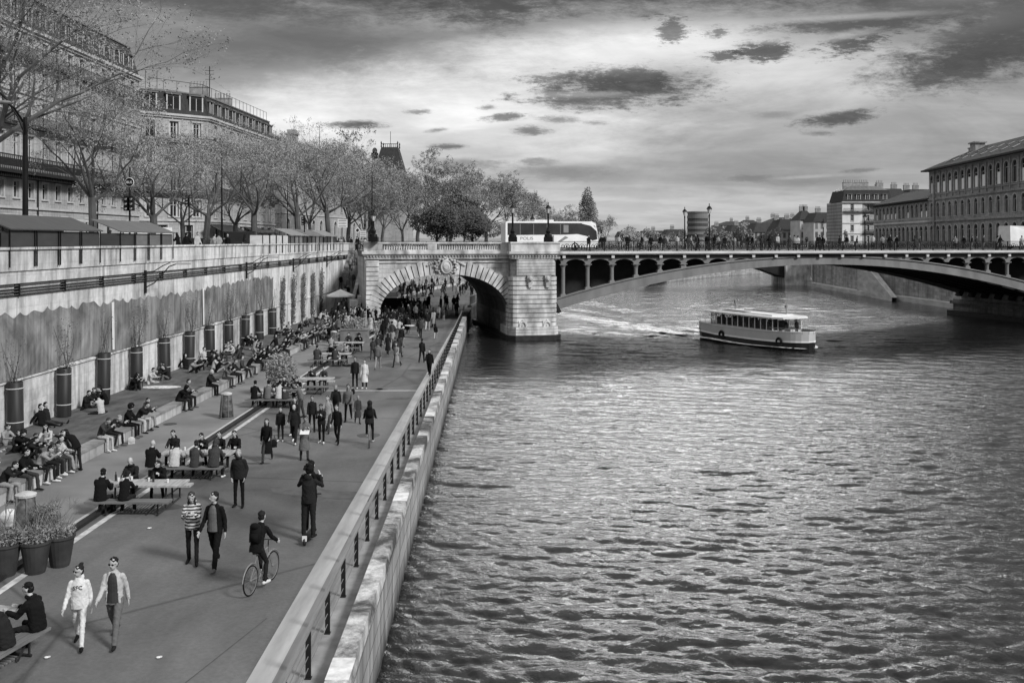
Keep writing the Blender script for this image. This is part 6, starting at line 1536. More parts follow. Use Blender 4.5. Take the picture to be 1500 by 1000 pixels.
# ================================================================ people
def loft(m_, cs, rad, sides, fwds, n=14):
    vs = []
    for c_, (a, b_), s, f in zip(cs, rad, sides, fwds):
        for k in range(n): t = 2 * pi * k / n; vs.append(c_ + s * (a * cos(t)) + f * (b_ * sin(t)))
    fs = [(i * n + k, i * n + (k + 1) % n, (i + 1) * n + (k + 1) % n, (i + 1) * n + k) for i in range(len(cs) - 1) for k in range(n)]
    fs += [tuple(range(n))[::-1], tuple(range((len(cs) - 1) * n, len(cs) * n))]
    m_.add(vs, fs)
def caps(m_, pts, rs, n=10):
    m_.tube(pts, rs, n)
    for p, r_ in zip(pts, rs): m_.ell(p, (r_, r_, r_), n, 6)
def dirp(a): return V((0, -sin(a), cos(a)))
POSES = {   # lean, curl, neck, head pitch, head yaw, legs (flex, abduct, knee, shin inward) x2, arms (flex, abduct, elbow, inward) x2, kind
 'stand': (0, 3, 8, 0, 0, (2, 3, 2, 0), (-2, 3, 2, 0), (2, 9, 14, 0), (-3, 9, 16, 0), 's'),
 'pockets': (0, 4, 10, 5, 12, (4, 4, 4, 0), (-3, 4, 2, 0), (-14, 14, 42, 14), (-14, 14, 42, 14), 's'),
 'walk': (4, 3, 8, 0, -10, (28, 2, 8, 0), (-22, 2, 20, 0), (-26, 10, 16, 0), (24, 8, 40, 4), 's'),
 'walk2': (4, 3, 8, 4, 8, (-20, 3, 26, 0), (26, 2, 10, 0), (22, 8, 46, 6), (-22, 12, 18, 0), 's'),
 'walk3': (5, 4, 10, 8, 0, (12, 1, 4, 0), (-6, 1, 34, 0), (-8, 8, 18, 0), (10, 8, 30, 4), 's'),
 'look_left': (2, 3, 8, 0, -42, (20, 1, 6, 0), (-16, 1, 18, 0), (-12, 13, 22, 0), (8, 14, 30, 0), 's'),
 'phone': (6, 8, 22, 18, 0, (10, 2, 5, 0), (-8, 2, 8, 0), (28, 6, 92, 22), (26, 6, 96, 22), 's'),
 'bend': (48, 14, 20, 10, 0, (6, 4, 6, 0), (-4, 4, 4, 0), (62, 6, 18, 0), (54, 6, 26, 8), 's'),
 'reach': (22, 10, 14, 10, 0, (12, 4, 8, 0), (-6, 4, 6, 0), (70, 12, 14, 6), (64, 8, 18, 6), 's'),
 'photo': (2, 5, 6, 0, 0, (2, 4, 2, 0), (-2, 4, 2, 0), (48, 30, 108, 34), (48, 30, 108, 34), 's'),
 'edge1': (10, 8, 16, 8, 10, (82, 8, 84, 0), (84, 8, 80, 0), (34, 8, 52, 14), (30, 8, 56, 14), 'e'),
 'edge2': (34, 16, 18, 6, -12, (84, 12, 92, 0), (80, 14, 78, 0), (48, 6, 60, 20), (44, 6, 66, 20), 'e'),
 'edge3': (-6, 6, 10, -2, 30, (84, 6, 70, 0), (82, 6, 88, 0), (-26, 14, 10, 0), (30, 8, 50, 10), 'e'),
 'edge4': (22, 18, 30, 24, -6, (82, 4, 82, 0), (86, 4, 86, 0), (38, 6, 84, 26), (38, 6, 84, 26), 'e'),
 'table': (14, 10, 12, 6, 14, (80, 10, 84, 0), (84, 10, 88, 0), (30, 14, 62, 18), (26, 12, 70, 24), 'e'),
 'table2': (24, 14, 14, 10, -20, (82, 12, 90, 0), (84, 8, 82, 0), (34, 16, 76, 26), (26, 10, 52, 10), 'e'),
 'ground_legs': (-14, 10, 14, 6, 14, (86, 6, 6, 0), (84, 8, 12, 0), (-32, 14, 6, 0), (-30, 14, 8, 0), 'g'),
 'ground_knees': (20, 16, 14, 6, -14, (122, 6, 112, 0), (118, 8, 106, 0), (66, 6, 34, 14), (62, 6, 38, 14), 'g'),
 'ground_cross': (18, 14, 16, 10, 10, (74, 48, 128, 62), (74, 48, 132, 66), (36, 10, 52, 18), (40, 10, 48, 18), 'g'),
 'ride': (24, 6, -6, -8, 0, (66, 4, 62, 0), (34, 4, 46, 0), (20, 12, 24, 0), (20, 12, 24, 0), 'r'),
 'scoot': (6, 4, 6, 2, 0, (4, 1, 6, 0), (-8, 1, 6, 0), (40, 6, 56, 6), (40, 6, 56, 6), 's'),
}
def skel(name, wide=1.0):
    lean, curl, neck, hp, hy, L1, L2, A1, A2, kind = POSES[name]; lean, curl, neck, hp, hy = map(R, (lean, curl, neck, hp, hy))
    J = {}; pel = V((0, 0, 0)); J['pel'] = pel
    J['waist'] = pel + dirp(lean * .6) * .17; J['chest'] = J['waist'] + dirp(lean) * .19; J['nb'] = J['chest'] + dirp(lean + curl) * .155
    J['nt'] = J['nb'] + dirp(lean + curl + neck * .5) * .09
    hd = lean * .35 + curl * .4 + hp; J['hpitch'] = hd; J['hyaw'] = hy
    J['head'] = J['nt'] + dirp(hd) * .10 + V((0, -.022, 0))
    J['a'] = (lean * .6, lean, lean + curl)
    for s, L_, A_, k in ((1, L1, A1, 'L'), (-1, L2, A2, 'R')):
        f, ab, kn, inw = map(R, L_); hip = V((s * .088, 0, -.02)); J['hip' + k] = hip
        th = V((s * sin(ab), -sin(f) * cos(ab), -cos(f) * cos(ab))).normalized(); J['kn' + k] = hip + th * .43
        g = f - kn; sh = V((-s * sin(inw) + s * sin(ab) * .3 * (0 if inw else 1), -sin(g) * cos(inw), -cos(g) * cos(inw))).normalized()
        J['an' + k] = J['kn' + k] + sh * .42
        fp = g * .55 if kind == 's' else (0 if kind in 'er' else g + R(0))
        td = V((s * .18, -cos(fp), sin(fp))) if kind != 'g' else (V((s * .2, -.25, 1)) if kn < R(40) else V((s * .15, -1, -.05)) if not inw else V((-s * .6, -.7, .1)))
        J['toe' + k] = J['an' + k] + td.normalized() * .17; J['td' + k] = td.normalized()
        up_ = dirp(lean + curl); sh0 = J['nb'] - up_ * .065 + V((s * .152 * wide, 0, 0)); J['sh' + k] = sh0
        f, ab, el, inw = map(R, A_)
        u = V((s * sin(ab), -sin(f + lean * .5) * cos(ab), -cos(f + lean * .5) * cos(ab))).normalized(); J['el' + k] = sh0 + u * .285
        g = f + lean * .5 + el; v_ = V((s * sin(ab) * .5 - s * sin(inw), -sin(g), -cos(g))).normalized(); J['wr' + k] = J['el' + k] + v_ * .25; J['hd' + k] = v_
    return J
def body_parts(J, hi):
    m_ = MB(); X = V((1, 0, 0)); fw = lambda a: V((0, -cos(a), -sin(a)))
    a = J['a']; cs = [J['pel'] - dirp(a[0]) * .07, J['pel'], J['waist'], J['chest'], J['nb'] - dirp(a[2]) * .04, J['nb'] + dirp(a[2]) * .01]
    loft(m_, cs, [(.11, .08), (.135, .10), (.12, .085), (.14, .10), (.12, .075), (.06, .06)], [X] * 6, [fw(a[0]), fw(a[0]), fw(a[1]), fw(a[1]), fw(a[2]), fw(a[2])])
    caps(m_, [J['nb'] - dirp(a[2]) * .03, J['nt'], J['nt'] + (J['head'] - J['nt']) * .5], [.056, .05, .05])
    Rm = (Matrix.Rotation(J['hyaw'], 3, 'Z') @ Matrix.Rotation(J['hpitch'], 3, 'X')); h = J['head']
    J['Rm'] = Rm
    m_.ell(h + Rm @ V((0, .012, .012)), (.077, .096, .108), 16, 12, rot=Rm); m_.ell(h + Rm @ V((0, -.022, -.052)), (.055, .062, .062), 14, 9, rot=Rm)
    m_.ell(h + Rm @ V((0, -.092, -.018)), (.014, .022, .026), 8, 6, rot=Rm)
    for s in (-1, 1): m_.ell(h + Rm @ V((s * .074, .01, -.012)), (.014, .022, .032), 8, 6, rot=Rm)
    for k, s in (('L', 1), ('R', -1)):
        caps(m_, [J['sh' + k], J['el' + k], J['wr' + k]], [.042, .034, .027])
        caps(m_, [J['hip' + k], J['kn' + k], J['an' + k]], [.07, .042, .032])
        v_ = J['hd' + k]; n_ = V((s, .25, 0)); n_ = (n_ - v_ * n_.dot(v_)).normalized(); w_ = v_.cross(n_)     # palm faces the thigh
        p0 = J['wr' + k]; rot = Matrix((w_, n_, v_)).transposed()
        m_.ell(p0 + v_ * .05, (.042, .018, .055), 10, 7, rot=rot)
        if w_.y > 0: w_ = -w_
        for q, (o, l_) in enumerate(((-.030, .070), (-.011, .082), (.011, .086), (.030, .076))):
            b0 = p0 + v_ * .085 + w_ * o; b1 = b0 + (v_ + w_ * o * 3).normalized() * l_ * .5; b2 = b1 + (v_ - n_ * (.55 + .1 * q)).normalized() * l_ * .5
            caps(m_, [b0, b1, b2], [.0105, .0095, .0085], 6)
        t0 = p0 + v_ * .03 + w_ * .034; t1 = t0 + (v_ * .7 + w_).normalized() * .035; caps(m_, [t0, t1, t1 + (v_ + w_ * .25).normalized() * .03], [.013, .011, .0095], 6)
    return m_
def top_parts(J, var):
    m_ = MB(); X = V((1, 0, 0)); fw = lambda a: V((0, -cos(a), -sin(a))); a = J['a']; z = V((0, 0, 1))
    slim = .92 if var in ('fitted', 'coat', 'open') else 1.06 if var == 'puffer' else 1.0
    cs = [J['pel'] - dirp(a[0]) * .10, J['pel'] + dirp(a[0]) * .02, J['waist'], J['chest'], J['nb'] - dirp(a[2]) * .045, J['nb'] + dirp(a[2]) * .012, J['nb'] + dirp(a[2]) * .05]
    rd = [(.178 * slim, .135 * slim), (.180 * slim, .14 * slim), (.165 * slim, .128 * slim), (.172 * slim, .135 * slim), (.135, .10), (.085, .078), (.066, .066)]
    fs = [fw(a[0])] * 2 + [fw(a[1])] * 2 + [fw(a[2])] * 3
    if var == 'coat':
        k0 = (J['knL'] + J['knR']) / 2
        cs = [V((0, k0.y * .6, -.55)), V((0, k0.y * .4, -.3))] + cs; rd = [(.225, .185), (.20, .16)] + rd; fs = [fw(0)] * 2 + fs
    loft(m_, cs, rd, [X] * len(cs), fs, 18)
    for k in 'LR':
        r_ = 1.25 if var == 'puffer' else 1.0
        e = J['el' + k]; w_ = J['wr' + k]; caps(m_, [J['sh' + k] - V((0, 0, .008)), J['sh' + k].lerp(e, .5), e, e.lerp(w_, .5), w_], [.060 * r_, .056 * r_, .050 * r_, .046 * r_, .040 * r_], 12)
    if var in ('hooded',): m_.ell(J['nb'] + V((0, .07, .03)), (.1, .07, .075), 12, 8)
    if var == 'puffer':
        m_.torus(J['nb'] + dirp(a[2]) * .04, .075, .035, 'Z', 16, 8)
    if var == 'open':       # lapels of an open jacket stand off the chest
        for s in (-1, 1): m_.tube([J['nb'] + V((s * .065, -.05, .03)), J['chest'] + V((s * .10, -.105 * slim, 0)), J['waist'] + V((s * .11, -.105 * slim, 0)), J['pel'] + V((s * .13, -.10 * slim, -.10))], [.028, .026, .024, .022], 8)
    return m_
def bottom_parts(J, var):
    m_ = MB(); X = V((1, 0, 0)); fw = V((0, -1, 0)); a = J['a'][0]
    loft(m_, [V((0, 0, -.09)), V((0, 0, -.02)), J['pel'] + dirp(a) * .07], [(.12, .10), (.160, .122), (.148, .115)], [X] * 3, [fw] * 3)
    w_ = 1.0 if var == 'trousers' else .84
    for k in 'LR':
        kn, an = J['kn' + k], J['an' + k]
        caps(m_, [J['hip' + k], J['hip' + k].lerp(kn, .5), kn, kn.lerp(an, .45), an + (kn - an) * .02], [.096 * (w_ * .5 + .5), .084 * w_, .066 * w_, .062 * w_, .056 * w_], 12)
    return m_
def shoe_parts(J, ks='LR'):
    m_ = MB()
    for k in ks:
        an, td = J['an' + k], J['td' + k]; dn = V((0, 0, -1)); dn = (dn - td * dn.dot(td)).normalized() if abs(td.z) < .8 else V((0, -1, 0)) * 0 + V((0, .3, -1)).normalized()
        if abs(td.z) >= .8: dn = V((0, -1, 0))
        heel = an - td * .055 + dn * .035; ball = an + td * .10 + dn * .045; toe = an + td * .175 + dn * .05
        caps(m_, [heel, an + td * .03 + dn * .03, ball, toe], [.038, .045, .040, .030], 10)
    return m_
def hair_parts(kind):
    m_ = MB()
    if kind == 'bald': m_.ell((0, .025, .01), (.082, .095, .085), 14, 9); return m_
    m_.ell((0, .026, .042), (.081, .094, .088), 18, 12); m_.ell((0, .045, -.01), (.080, .072, .085), 14, 9)
    if kind in ('long', 'beanie_long'):
        m_.ell((0, .068, -.09), (.082, .05, .11), 14, 9); m_.ell((0, .088, -.2), (.085, .04, .12), 14, 9)
        for s in (-1, 1): m_.ell((s * .068, .01, -.07), (.028, .05, .11), 10, 8); m_.ell((s * .072, -.005, -.17), (.028, .04, .1), 10, 8)
    if kind == 'bun': m_.ell((0, .075, .12), (.05, .05, .045), 10, 8)
    if kind == 'curly':
        rnd = random.Random(2)
        for _ in range(26): d_ = V((rnd.gauss(0, 1), rnd.gauss(0, 1) + .5, rnd.gauss(0, 1) + .6)).normalized(); m_.ell(V((0, .03, .045)) + d_ * .10, (.045, .045, .045), 8, 6)
    if kind == 'hood': m_.ell((0, .03, .02), (.105, .115, .125), 16, 10); m_.ell((0, .06, -.09), (.10, .08, .08), 12, 8)
    return m_
QUEUE = {}
def queue(key, m_, voxel, it=2, wr=0.0): 
    if key not in QUEUE: QUEUE[key] = (m_, voxel, it, wr)
SMOOTHED = {}
def flush():
    items = [(k, v) for k, v in QUEUE.items() if k not in SMOOTHED]; objs = []
    for key, (m_, vx, it, wr) in items:
        me = m_.mesh('tmp', MATS['cloth'], True); o = bpy.data.objects.new('tmp', me); col.objects.link(o)
        md = o.modifiers.new('r', 'REMESH'); md.mode = 'VOXEL'; md.voxel_size = vx; md.use_smooth_shade = True
        sm = o.modifiers.new('s', 'SMOOTH'); sm.iterations = it; sm.factor = .5
        objs.append((key, o, wr))
    dg = bpy.context.evaluated_depsgraph_get()
    for key, o, wr in objs:
        me = bpy.data.meshes.new_from_object(o.evaluated_get(dg)); me.name = str(key[-1])
        if wr:
            n_ = len(me.vertices); co_ = np.empty(n_ * 3, np.float32); me.vertices.foreach_get('co', co_); no = np.empty(n_ * 3, np.float32); me.vertices.foreach_get('normal', no)
            co_ = co_.reshape(-1, 3); no = no.reshape(-1, 3)
            d_ = np.sin(co_[:, 2] * 46 + 5 * np.sin(co_[:, 0] * 17 + co_[:, 1] * 13)) * .5 + np.sin(co_[:, 0] * 38 + co_[:, 2] * 21 + 4 * np.sin(co_[:, 1] * 19 + co_[:, 2] * 9)) * .5
            d_ += .8 * np.sin(co_[:, 2] * 95 + 7 * np.sin(co_[:, 0] * 31 + co_[:, 2] * 11) + 5 * np.sin(co_[:, 1] * 27)) * (np.sin(co_[:, 2] * 13 + co_[:, 0] * 9) > -.2); co_ += no * (d_ * wr)[:, None]; me.vertices.foreach_set('co', co_.ravel().astype(np.float32)); me.update()
        me.polygons.foreach_set('use_smooth', [True] * len(me.polygons)); SMOOTHED[key] = me
    for key, o, wr in objs: md = o.data; bpy.data.objects.remove(o); bpy.data.meshes.remove(md)
mat('cloth', .1, .9, .2, 6)
TONE = {}
def tone(ch, kind='cloth'):
    v = {'b': .006, 'd': .013, 'm': .036, 'g': .10, 'l': .22, 'w': .36, 'W': .52}[ch]
    m_ = mat('%s_%s' % (kind, {'b': 'black', 'd': 'charcoal', 'm': 'dark_grey', 'g': 'mid_grey', 'l': 'light_grey', 'w': 'pale', 'W': 'white'}[ch]), v, .9 if kind == 'cloth' else .7, .12 if kind == 'cloth' else .4, 14 if kind == 'cloth' else 40, .006, spec=.12)
    return m_
M_skin = mat('skin', .34, .55, .1, 6, spec=.35); M_skin2 = mat('skin_tan', .24, .55, .1, 6, spec=.35)
M_stripe, nt, b = nt_new('striped_knit'); c = coord(nt); wv = nd(nt, 'ShaderNodeTexWave', bands_direction='Z', wave_profile='SIN'); wv.inputs['Scale'].default_value = 4.2; wv.inputs['Distortion'].default_value = 1.5
nt.links.new(c, wv.inputs['Vector']); nt.links.new(ramp(nt, wv.outputs['Fac'], [(.42, .03), (.55, .5)]), b.inputs['Base Color']); b.inputs['Roughness'].default_value = .95
SK = {k: skel(k) for k in POSES}
def voxels(q): return {0: (.0115, .015), 1: (.017, .022), 2: (.026, .032)}[q]
def prep(pose, top, bot, hair, q):
    J = SK[pose]; vb, vc = voxels(q)
    queue((pose, q, 'body'), body_parts(J, q == 0), vb, 1); queue((pose, q, top, 'jacket'), top_parts(J, top), vc, 2, .0055 if q < 2 else 0)
    queue((pose, q, bot, 'trousers'), bottom_parts(J, bot), vc, 2, .0042 if q < 2 else 0); 
    if q == 2: queue((pose, q, 'shoes'), shoe_parts(J), vb, 1)
    else:
        for k in 'LR': queue((pose, q, k, 'shoe'), shoe_parts(J, k), vb if q else .012, 1)
    queue((hair, q, 'hair'), hair_parts(hair), .014 if q < 2 else .024, 1, .007)
def lowest(pose):
    J = SK[pose]; z = min(min(J['an' + k].z, J['toe' + k].z) for k in 'LR'); return z - .078
def swap(o, ms):
    for i, m_ in enumerate(ms): o.material_slots[i].link = 'OBJECT'; o.material_slots[i].material = m_
EXTRA = {}
def extras():
    e = MB(); 
    for s in (-1, 1): e.ell((s * .031, -.080, .008), (.009, .006, .005), 8, 5)
    EXTRA['eyes'] = e.mesh('eyes', M_black)
    e = MB(); e.ell((0, -.080, -.058), (.024, .008, .006), 8, 5); EXTRA['mouth'] = e.mesh('mouth', mat('lip', .12, .5, .1, 3))
    e = MB()
    for s in (-1, 1): e.ell((s * .032, -.087, .008), (.026, .010, .018), 12, 6); e.tube([(s * .06, -.085, .012), (s * .078, -.02, .01)], .004, 4)
    e.tube([(-.012, -.1, .012), (.012, -.1, .012)], .004, 4); EXTRA['sunglasses'] = e.mesh('sunglasses', M_black)
extras()
def person(pose, loc, rz, height, top, tt, bot, bt, hair, ht, label, q=1, shoe='d', skin=None, group=None, glasses=False, shirt=None):
    J = SK[pose]; kind = POSES[pose][-1]; s = height / 1.75
    g = lambda *k: SMOOTHED[k]
    root = ob('person', g(pose, q, 'body')); swap(root, [skin or M_skin]); tag(root, label, 'person', group)
    dz = -lowest(pose) if kind == 's' else {'e': .10, 'g': .105, 'r': .09}[kind]
    root.scale = (s if q == 0 or glasses or rnd.random() < .5 else -s, s, s); root.rotation_euler = (0, 0, rz); root.location = V(loc) + V((0, 0, dz * s))
    o = ob('jacket', g(pose, q, top, 'jacket'), root); swap(o, [tt if not isinstance(tt, str) else tone(tt)])
    o = ob('trousers', g(pose, q, bot, 'trousers'), root); swap(o, [tone(bt)])
    for k in 'LR': o = ob('shoe', g(pose, q, k, 'shoe'), root); swap(o, [tone(shoe)])
    o = ob('hair' if hair not in ('beanie_long', 'hood') else 'hood' if hair == 'hood' else 'hair', g(hair, q, 'hair'), root); swap(o, [tone(ht, 'hair')])
    o.location = J['head']; o.rotation_euler = (J['hpitch'], 0, J['hyaw'])
    if q == 0:
        for k in ('eyes', 'mouth') + (('sunglasses',) if glasses else ()):
            o = ob(k, EXTRA[k], root); o.location = J['head']; o.rotation_euler = (J['hpitch'], 0, J['hyaw'])
    if shirt:
        m_ = MB(); a = J['a']; X = V((1, 0, 0)); pts = [J['nb'] + V((0, -.078, .02)), J['nb'] + V((0, -.108, -.05)), J['chest'] + V((0, -.136, 0)), J['waist'] + V((0, -.130, 0)), J['pel'] + V((0, -.138, -.05))]
        ws = [.045, .075, .095, .10, .11]
        for (p, w0), (r_, w1) in zip(zip(pts, ws), zip(pts[1:], ws[1:])):
            for j in range(4):
                f0, f1 = -1 + j * .5, -.5 + j * .5; cv = lambda f, w_: V((f * w_, .034 * f * f - .016, 0))
                m_.quad(p + cv(f0, w0), r_ + cv(f0, w1), r_ + cv(f1, w1), p + cv(f1, w0))
        m_.build('shirt', tone(shirt), root, smooth=True)
    return root
# ---- who is where: px, py of the feet (or of the seat), height in px (0: default), pose, facing in degrees (0 = towards the eye, 90 = to the right)
WALK = [
 (115, 948, 122, 'look_left', 8, 'hooded', 'W', 'leggings', 'W', 'bun', 'd', 'woman', 0, 'b'),
]
NEAR = [   # px py hpx pose face top tone bottom tone hair tone label shoe extras
 (116, 946, 121, 'look_left', 12, 'hooded', 'W', 'slim', 'W', 'bun', 'd', 'woman in long white hooded sweatshirt, pale leggings and sunglasses, walking at lower left', 'b', dict(glasses=True)),
 (168, 940, 130, 'walk', 4, 'open', 'w', 'trousers', 'g', 'short', 'd', 'man in open pale jacket over a dark sweater, wearing sunglasses, beside the woman in white', 'd', dict(glasses=True, shirt='m')),
 (282, 826, 108, 'phone', 10, 'hooded', 'STRIPE', 'slim', 'd', 'beanie_long', 'm', 'woman in striped knit sweater and dark tights walking next to a bearded man', 'b', {}),
 (315, 832, 115, 'look_left', -8, 'open', 'b', 'trousers', 'b', 'short', 'd', 'bearded man in black blazer over a grey sweater, head turned to his companion', 'g', dict(shirt='g')),
 (350, 742, 84, 'pockets', 0, 'puffer', 'd', 'slim', 'b', 'short', 'l', 'man in dark coat and narrow black trousers walking alone behind the near table', 'b', {}),
 (391, 676, 65, 'walk2', 4, 'coat', 'b', 'slim', 'm', 'long', 'd', 'woman with long hair in a long open black coat, carrying a handbag', 'd', {}),
 (411, 646, 49, 'stand', 0, 'puffer', 'd', 'slim', 'm', 'short', 'm', 'child in dark jacket and white shoes beside the man in a puffer jacket', 'W', {}),
 (431, 649, 59, 'walk', 2, 'puffer', 'd', 'trousers', 'd', 'bald', 'm', 'balding man in dark puffer jacket and white shoes walking with a child', 'W', {}),
 (446, 674, 66, 'phone', 24, 'coat', 'g', 'slim', 'm', 'short', 'd', 'person looking down at an unfolded map, pale coat tied round the waist', 'd', {}),
 (471, 649, 58, 'phone', 0, 'hooded', 'd', 'slim', 'b', 'short', 'd', 'woman in dark top and white shoes looking at the phone in her hands', 'W', {}),
 (494, 650, 58, 'walk3', -10, 'fitted', 'b', 'slim', 'b', 'short', 'm', 'man in black leather jacket and black jeans looking down as he walks', 'b', {}),
 (480, 633, 56, 'walk', 0, 'coat', 'l', 'slim', 'm', 'short', 'd', 'woman in long open light coat behind the man in leather', 'd', {}),
 (510, 616, 55, 'walk2', 6, 'hooded', 'g', 'slim', 'b', 'short', 'd', 'woman in grey jacket with dark bag slung at her hip', 'd', {}),
 (492, 612, 50, 'walk', 0, 'puffer', 'd', 'trousers', 'm', 'short', 'l', 'man with pale scarf in a group walking behind the light coat', 'd', {}),
 (524, 620, 41, 'walk3', 20, 'coat', 'm', 'slim', 'm', 'short', 'l', 'short woman in grey knee length coat left of the far cyclist', 'd', {}),
 (520, 569, 46, 'stand', 0, 'fitted', 'd', 'slim', 'b', 'short', 'd', 'man in dark shirt and white shoes standing beside the woman in a white coat', 'W', {}),
 (534, 569, 42, 'stand', -4, 'coat', 'W', 'slim', 'b', 'short', 'b', 'woman in open white coat over black standing with the man in a dark shirt', 'W', {}),
 (629, 550, 40, 'walk', -6, 'puffer', 'b', 'trousers', 'b', 'short', 'd', 'man in black walking towards the camera by the quay railing', 'b', {}),
 (618, 531, 36, 'walk2', 175, 'hooded', 'd', 'trousers', 'd', 'short', 'd', 'man in dark hoodie walking away just behind the man in black by the railing', 'd', {}),
 (452, 793, 103, 'photo', 178, 'hooded', 'd', 'trousers', 'd', 'curly', 'b', 'person in grey hooded top standing on an electric scooter, seen from behind with arms raised', 'd', {}),
 (455, 783, 100, 'scoot', 178, 'fitted', 'b', 'slim', 'b', 'short', 'b', 'rider in front on the same electric scooter, mostly hidden behind the hooded one', 'b', {}),
 (432, 636, 56, 'walk2', 0, 'hooded', 'd', 'slim', 'd', 'short', 'd', 'person in dark clothes close behind the balding man in a puffer jacket', 'W', {}),
 (457, 632, 52, 'stand', 10, 'fitted', 'd', 'slim', 'b', 'short', 'd', 'slim person in an unbuttoned dark jacket by the table bench right of the bush', 'd', {}),
 (441, 612, 56, 'reach', 282, 'hooded', 'g', 'trousers', 'm', 'short', 'd', 'person in grey hoodie standing and reaching across the table by the bush', 'd', {}),
 (112, 690, 62, 'bend', 250, 'fitted', 'b', 'slim', 'd', 'long', 'b', 'woman in black standing at the ledge and bending towards the seated row', 'd', {}),
]
MID = [
 (588, 509, 33, 'walk2', 176, 'fitted', 'd', 'slim', 'l', 'short', 'd', 'man in dark jacket and pale trousers walking away in the middle of the quay', 'd'),
 (568, 519, 32, 'walk', 178, 'coat', 'd', 'slim', 'd', 'long', 'd', 'woman in dark dress coat walking away, left of the pale trousered man', 'd'),
 (575, 511, 30, 'walk3', 180, 'fitted', 'l', 'slim', 'l', 'long', 'm', 'person in pale clothes just ahead of the woman in a dark dress coat', 'l'),
 (546, 527, 33, 'walk2', 182, 'hooded', 'm', 'trousers', 'm', 'short', 'd', 'man in dark grey jacket walking away on the left of a couple', 'd'),
 (556, 518, 35, 'walk', 178, 'puffer', 'd', 'trousers', 'd', 'short', 'd', 'man in black walking away beside the man in dark grey jacket', 'd'),
 (561, 498, 30, 'walk', 176, 'puffer', 'b', 'trousers', 'd', 'hood', 'b', 'person in black hood by the planter box of grasses', 'd'),
 (598, 488, 26, 'walk2', 184, 'coat', 'd', 'slim', 'd', 'short', 'd', 'woman in long dark coat walking away behind the crowd', 'd'),
 (615, 495, 29, 'walk3', 180, 'puffer', 'm', 'trousers', 'l', 'short', 'm', 'man with grey backpack like jacket and pale trousers walking away', 'd'),
 (626, 484, 30, 'walk', 180, 'puffer', 'd', 'trousers', 'w', 'short', 'd', 'man in dark jacket and white trousers walking away near the railing', 'w'),
 (635, 479, 30, 'walk2', 180, 'coat', 'b', 'slim', 'b', 'short', 'd', 'tall figure in long black coat right of the man in white trousers', 'b'),
 (638, 497, 23, 'walk', 182, 'hooded', 'b', 'slim', 'w', 'short', 'b', 'child in dark hooded top with arms out, near the railing', 'l'),
 (650, 469, 15, 'stand', 180, 'fitted', 'm', 'slim', 'l', 'short', 'd', 'small child in grey walking alone near the far railing', 'w'),
 (643, 468, 22, 'walk', 178, 'fitted', 'l', 'slim', 'g', 'short', 'm', 'person in pale checked shirt left of the small child', 'd'),
 (669, 463, 23, 'walk2', 176, 'puffer', 'd', 'trousers', 'd', 'short', 'd', 'man in dark clothes walking beside the railing where it nears the arch', 'd'),
 (609, 520, 0, None, 0, '', '', '', '', '', '', '', ''),
]
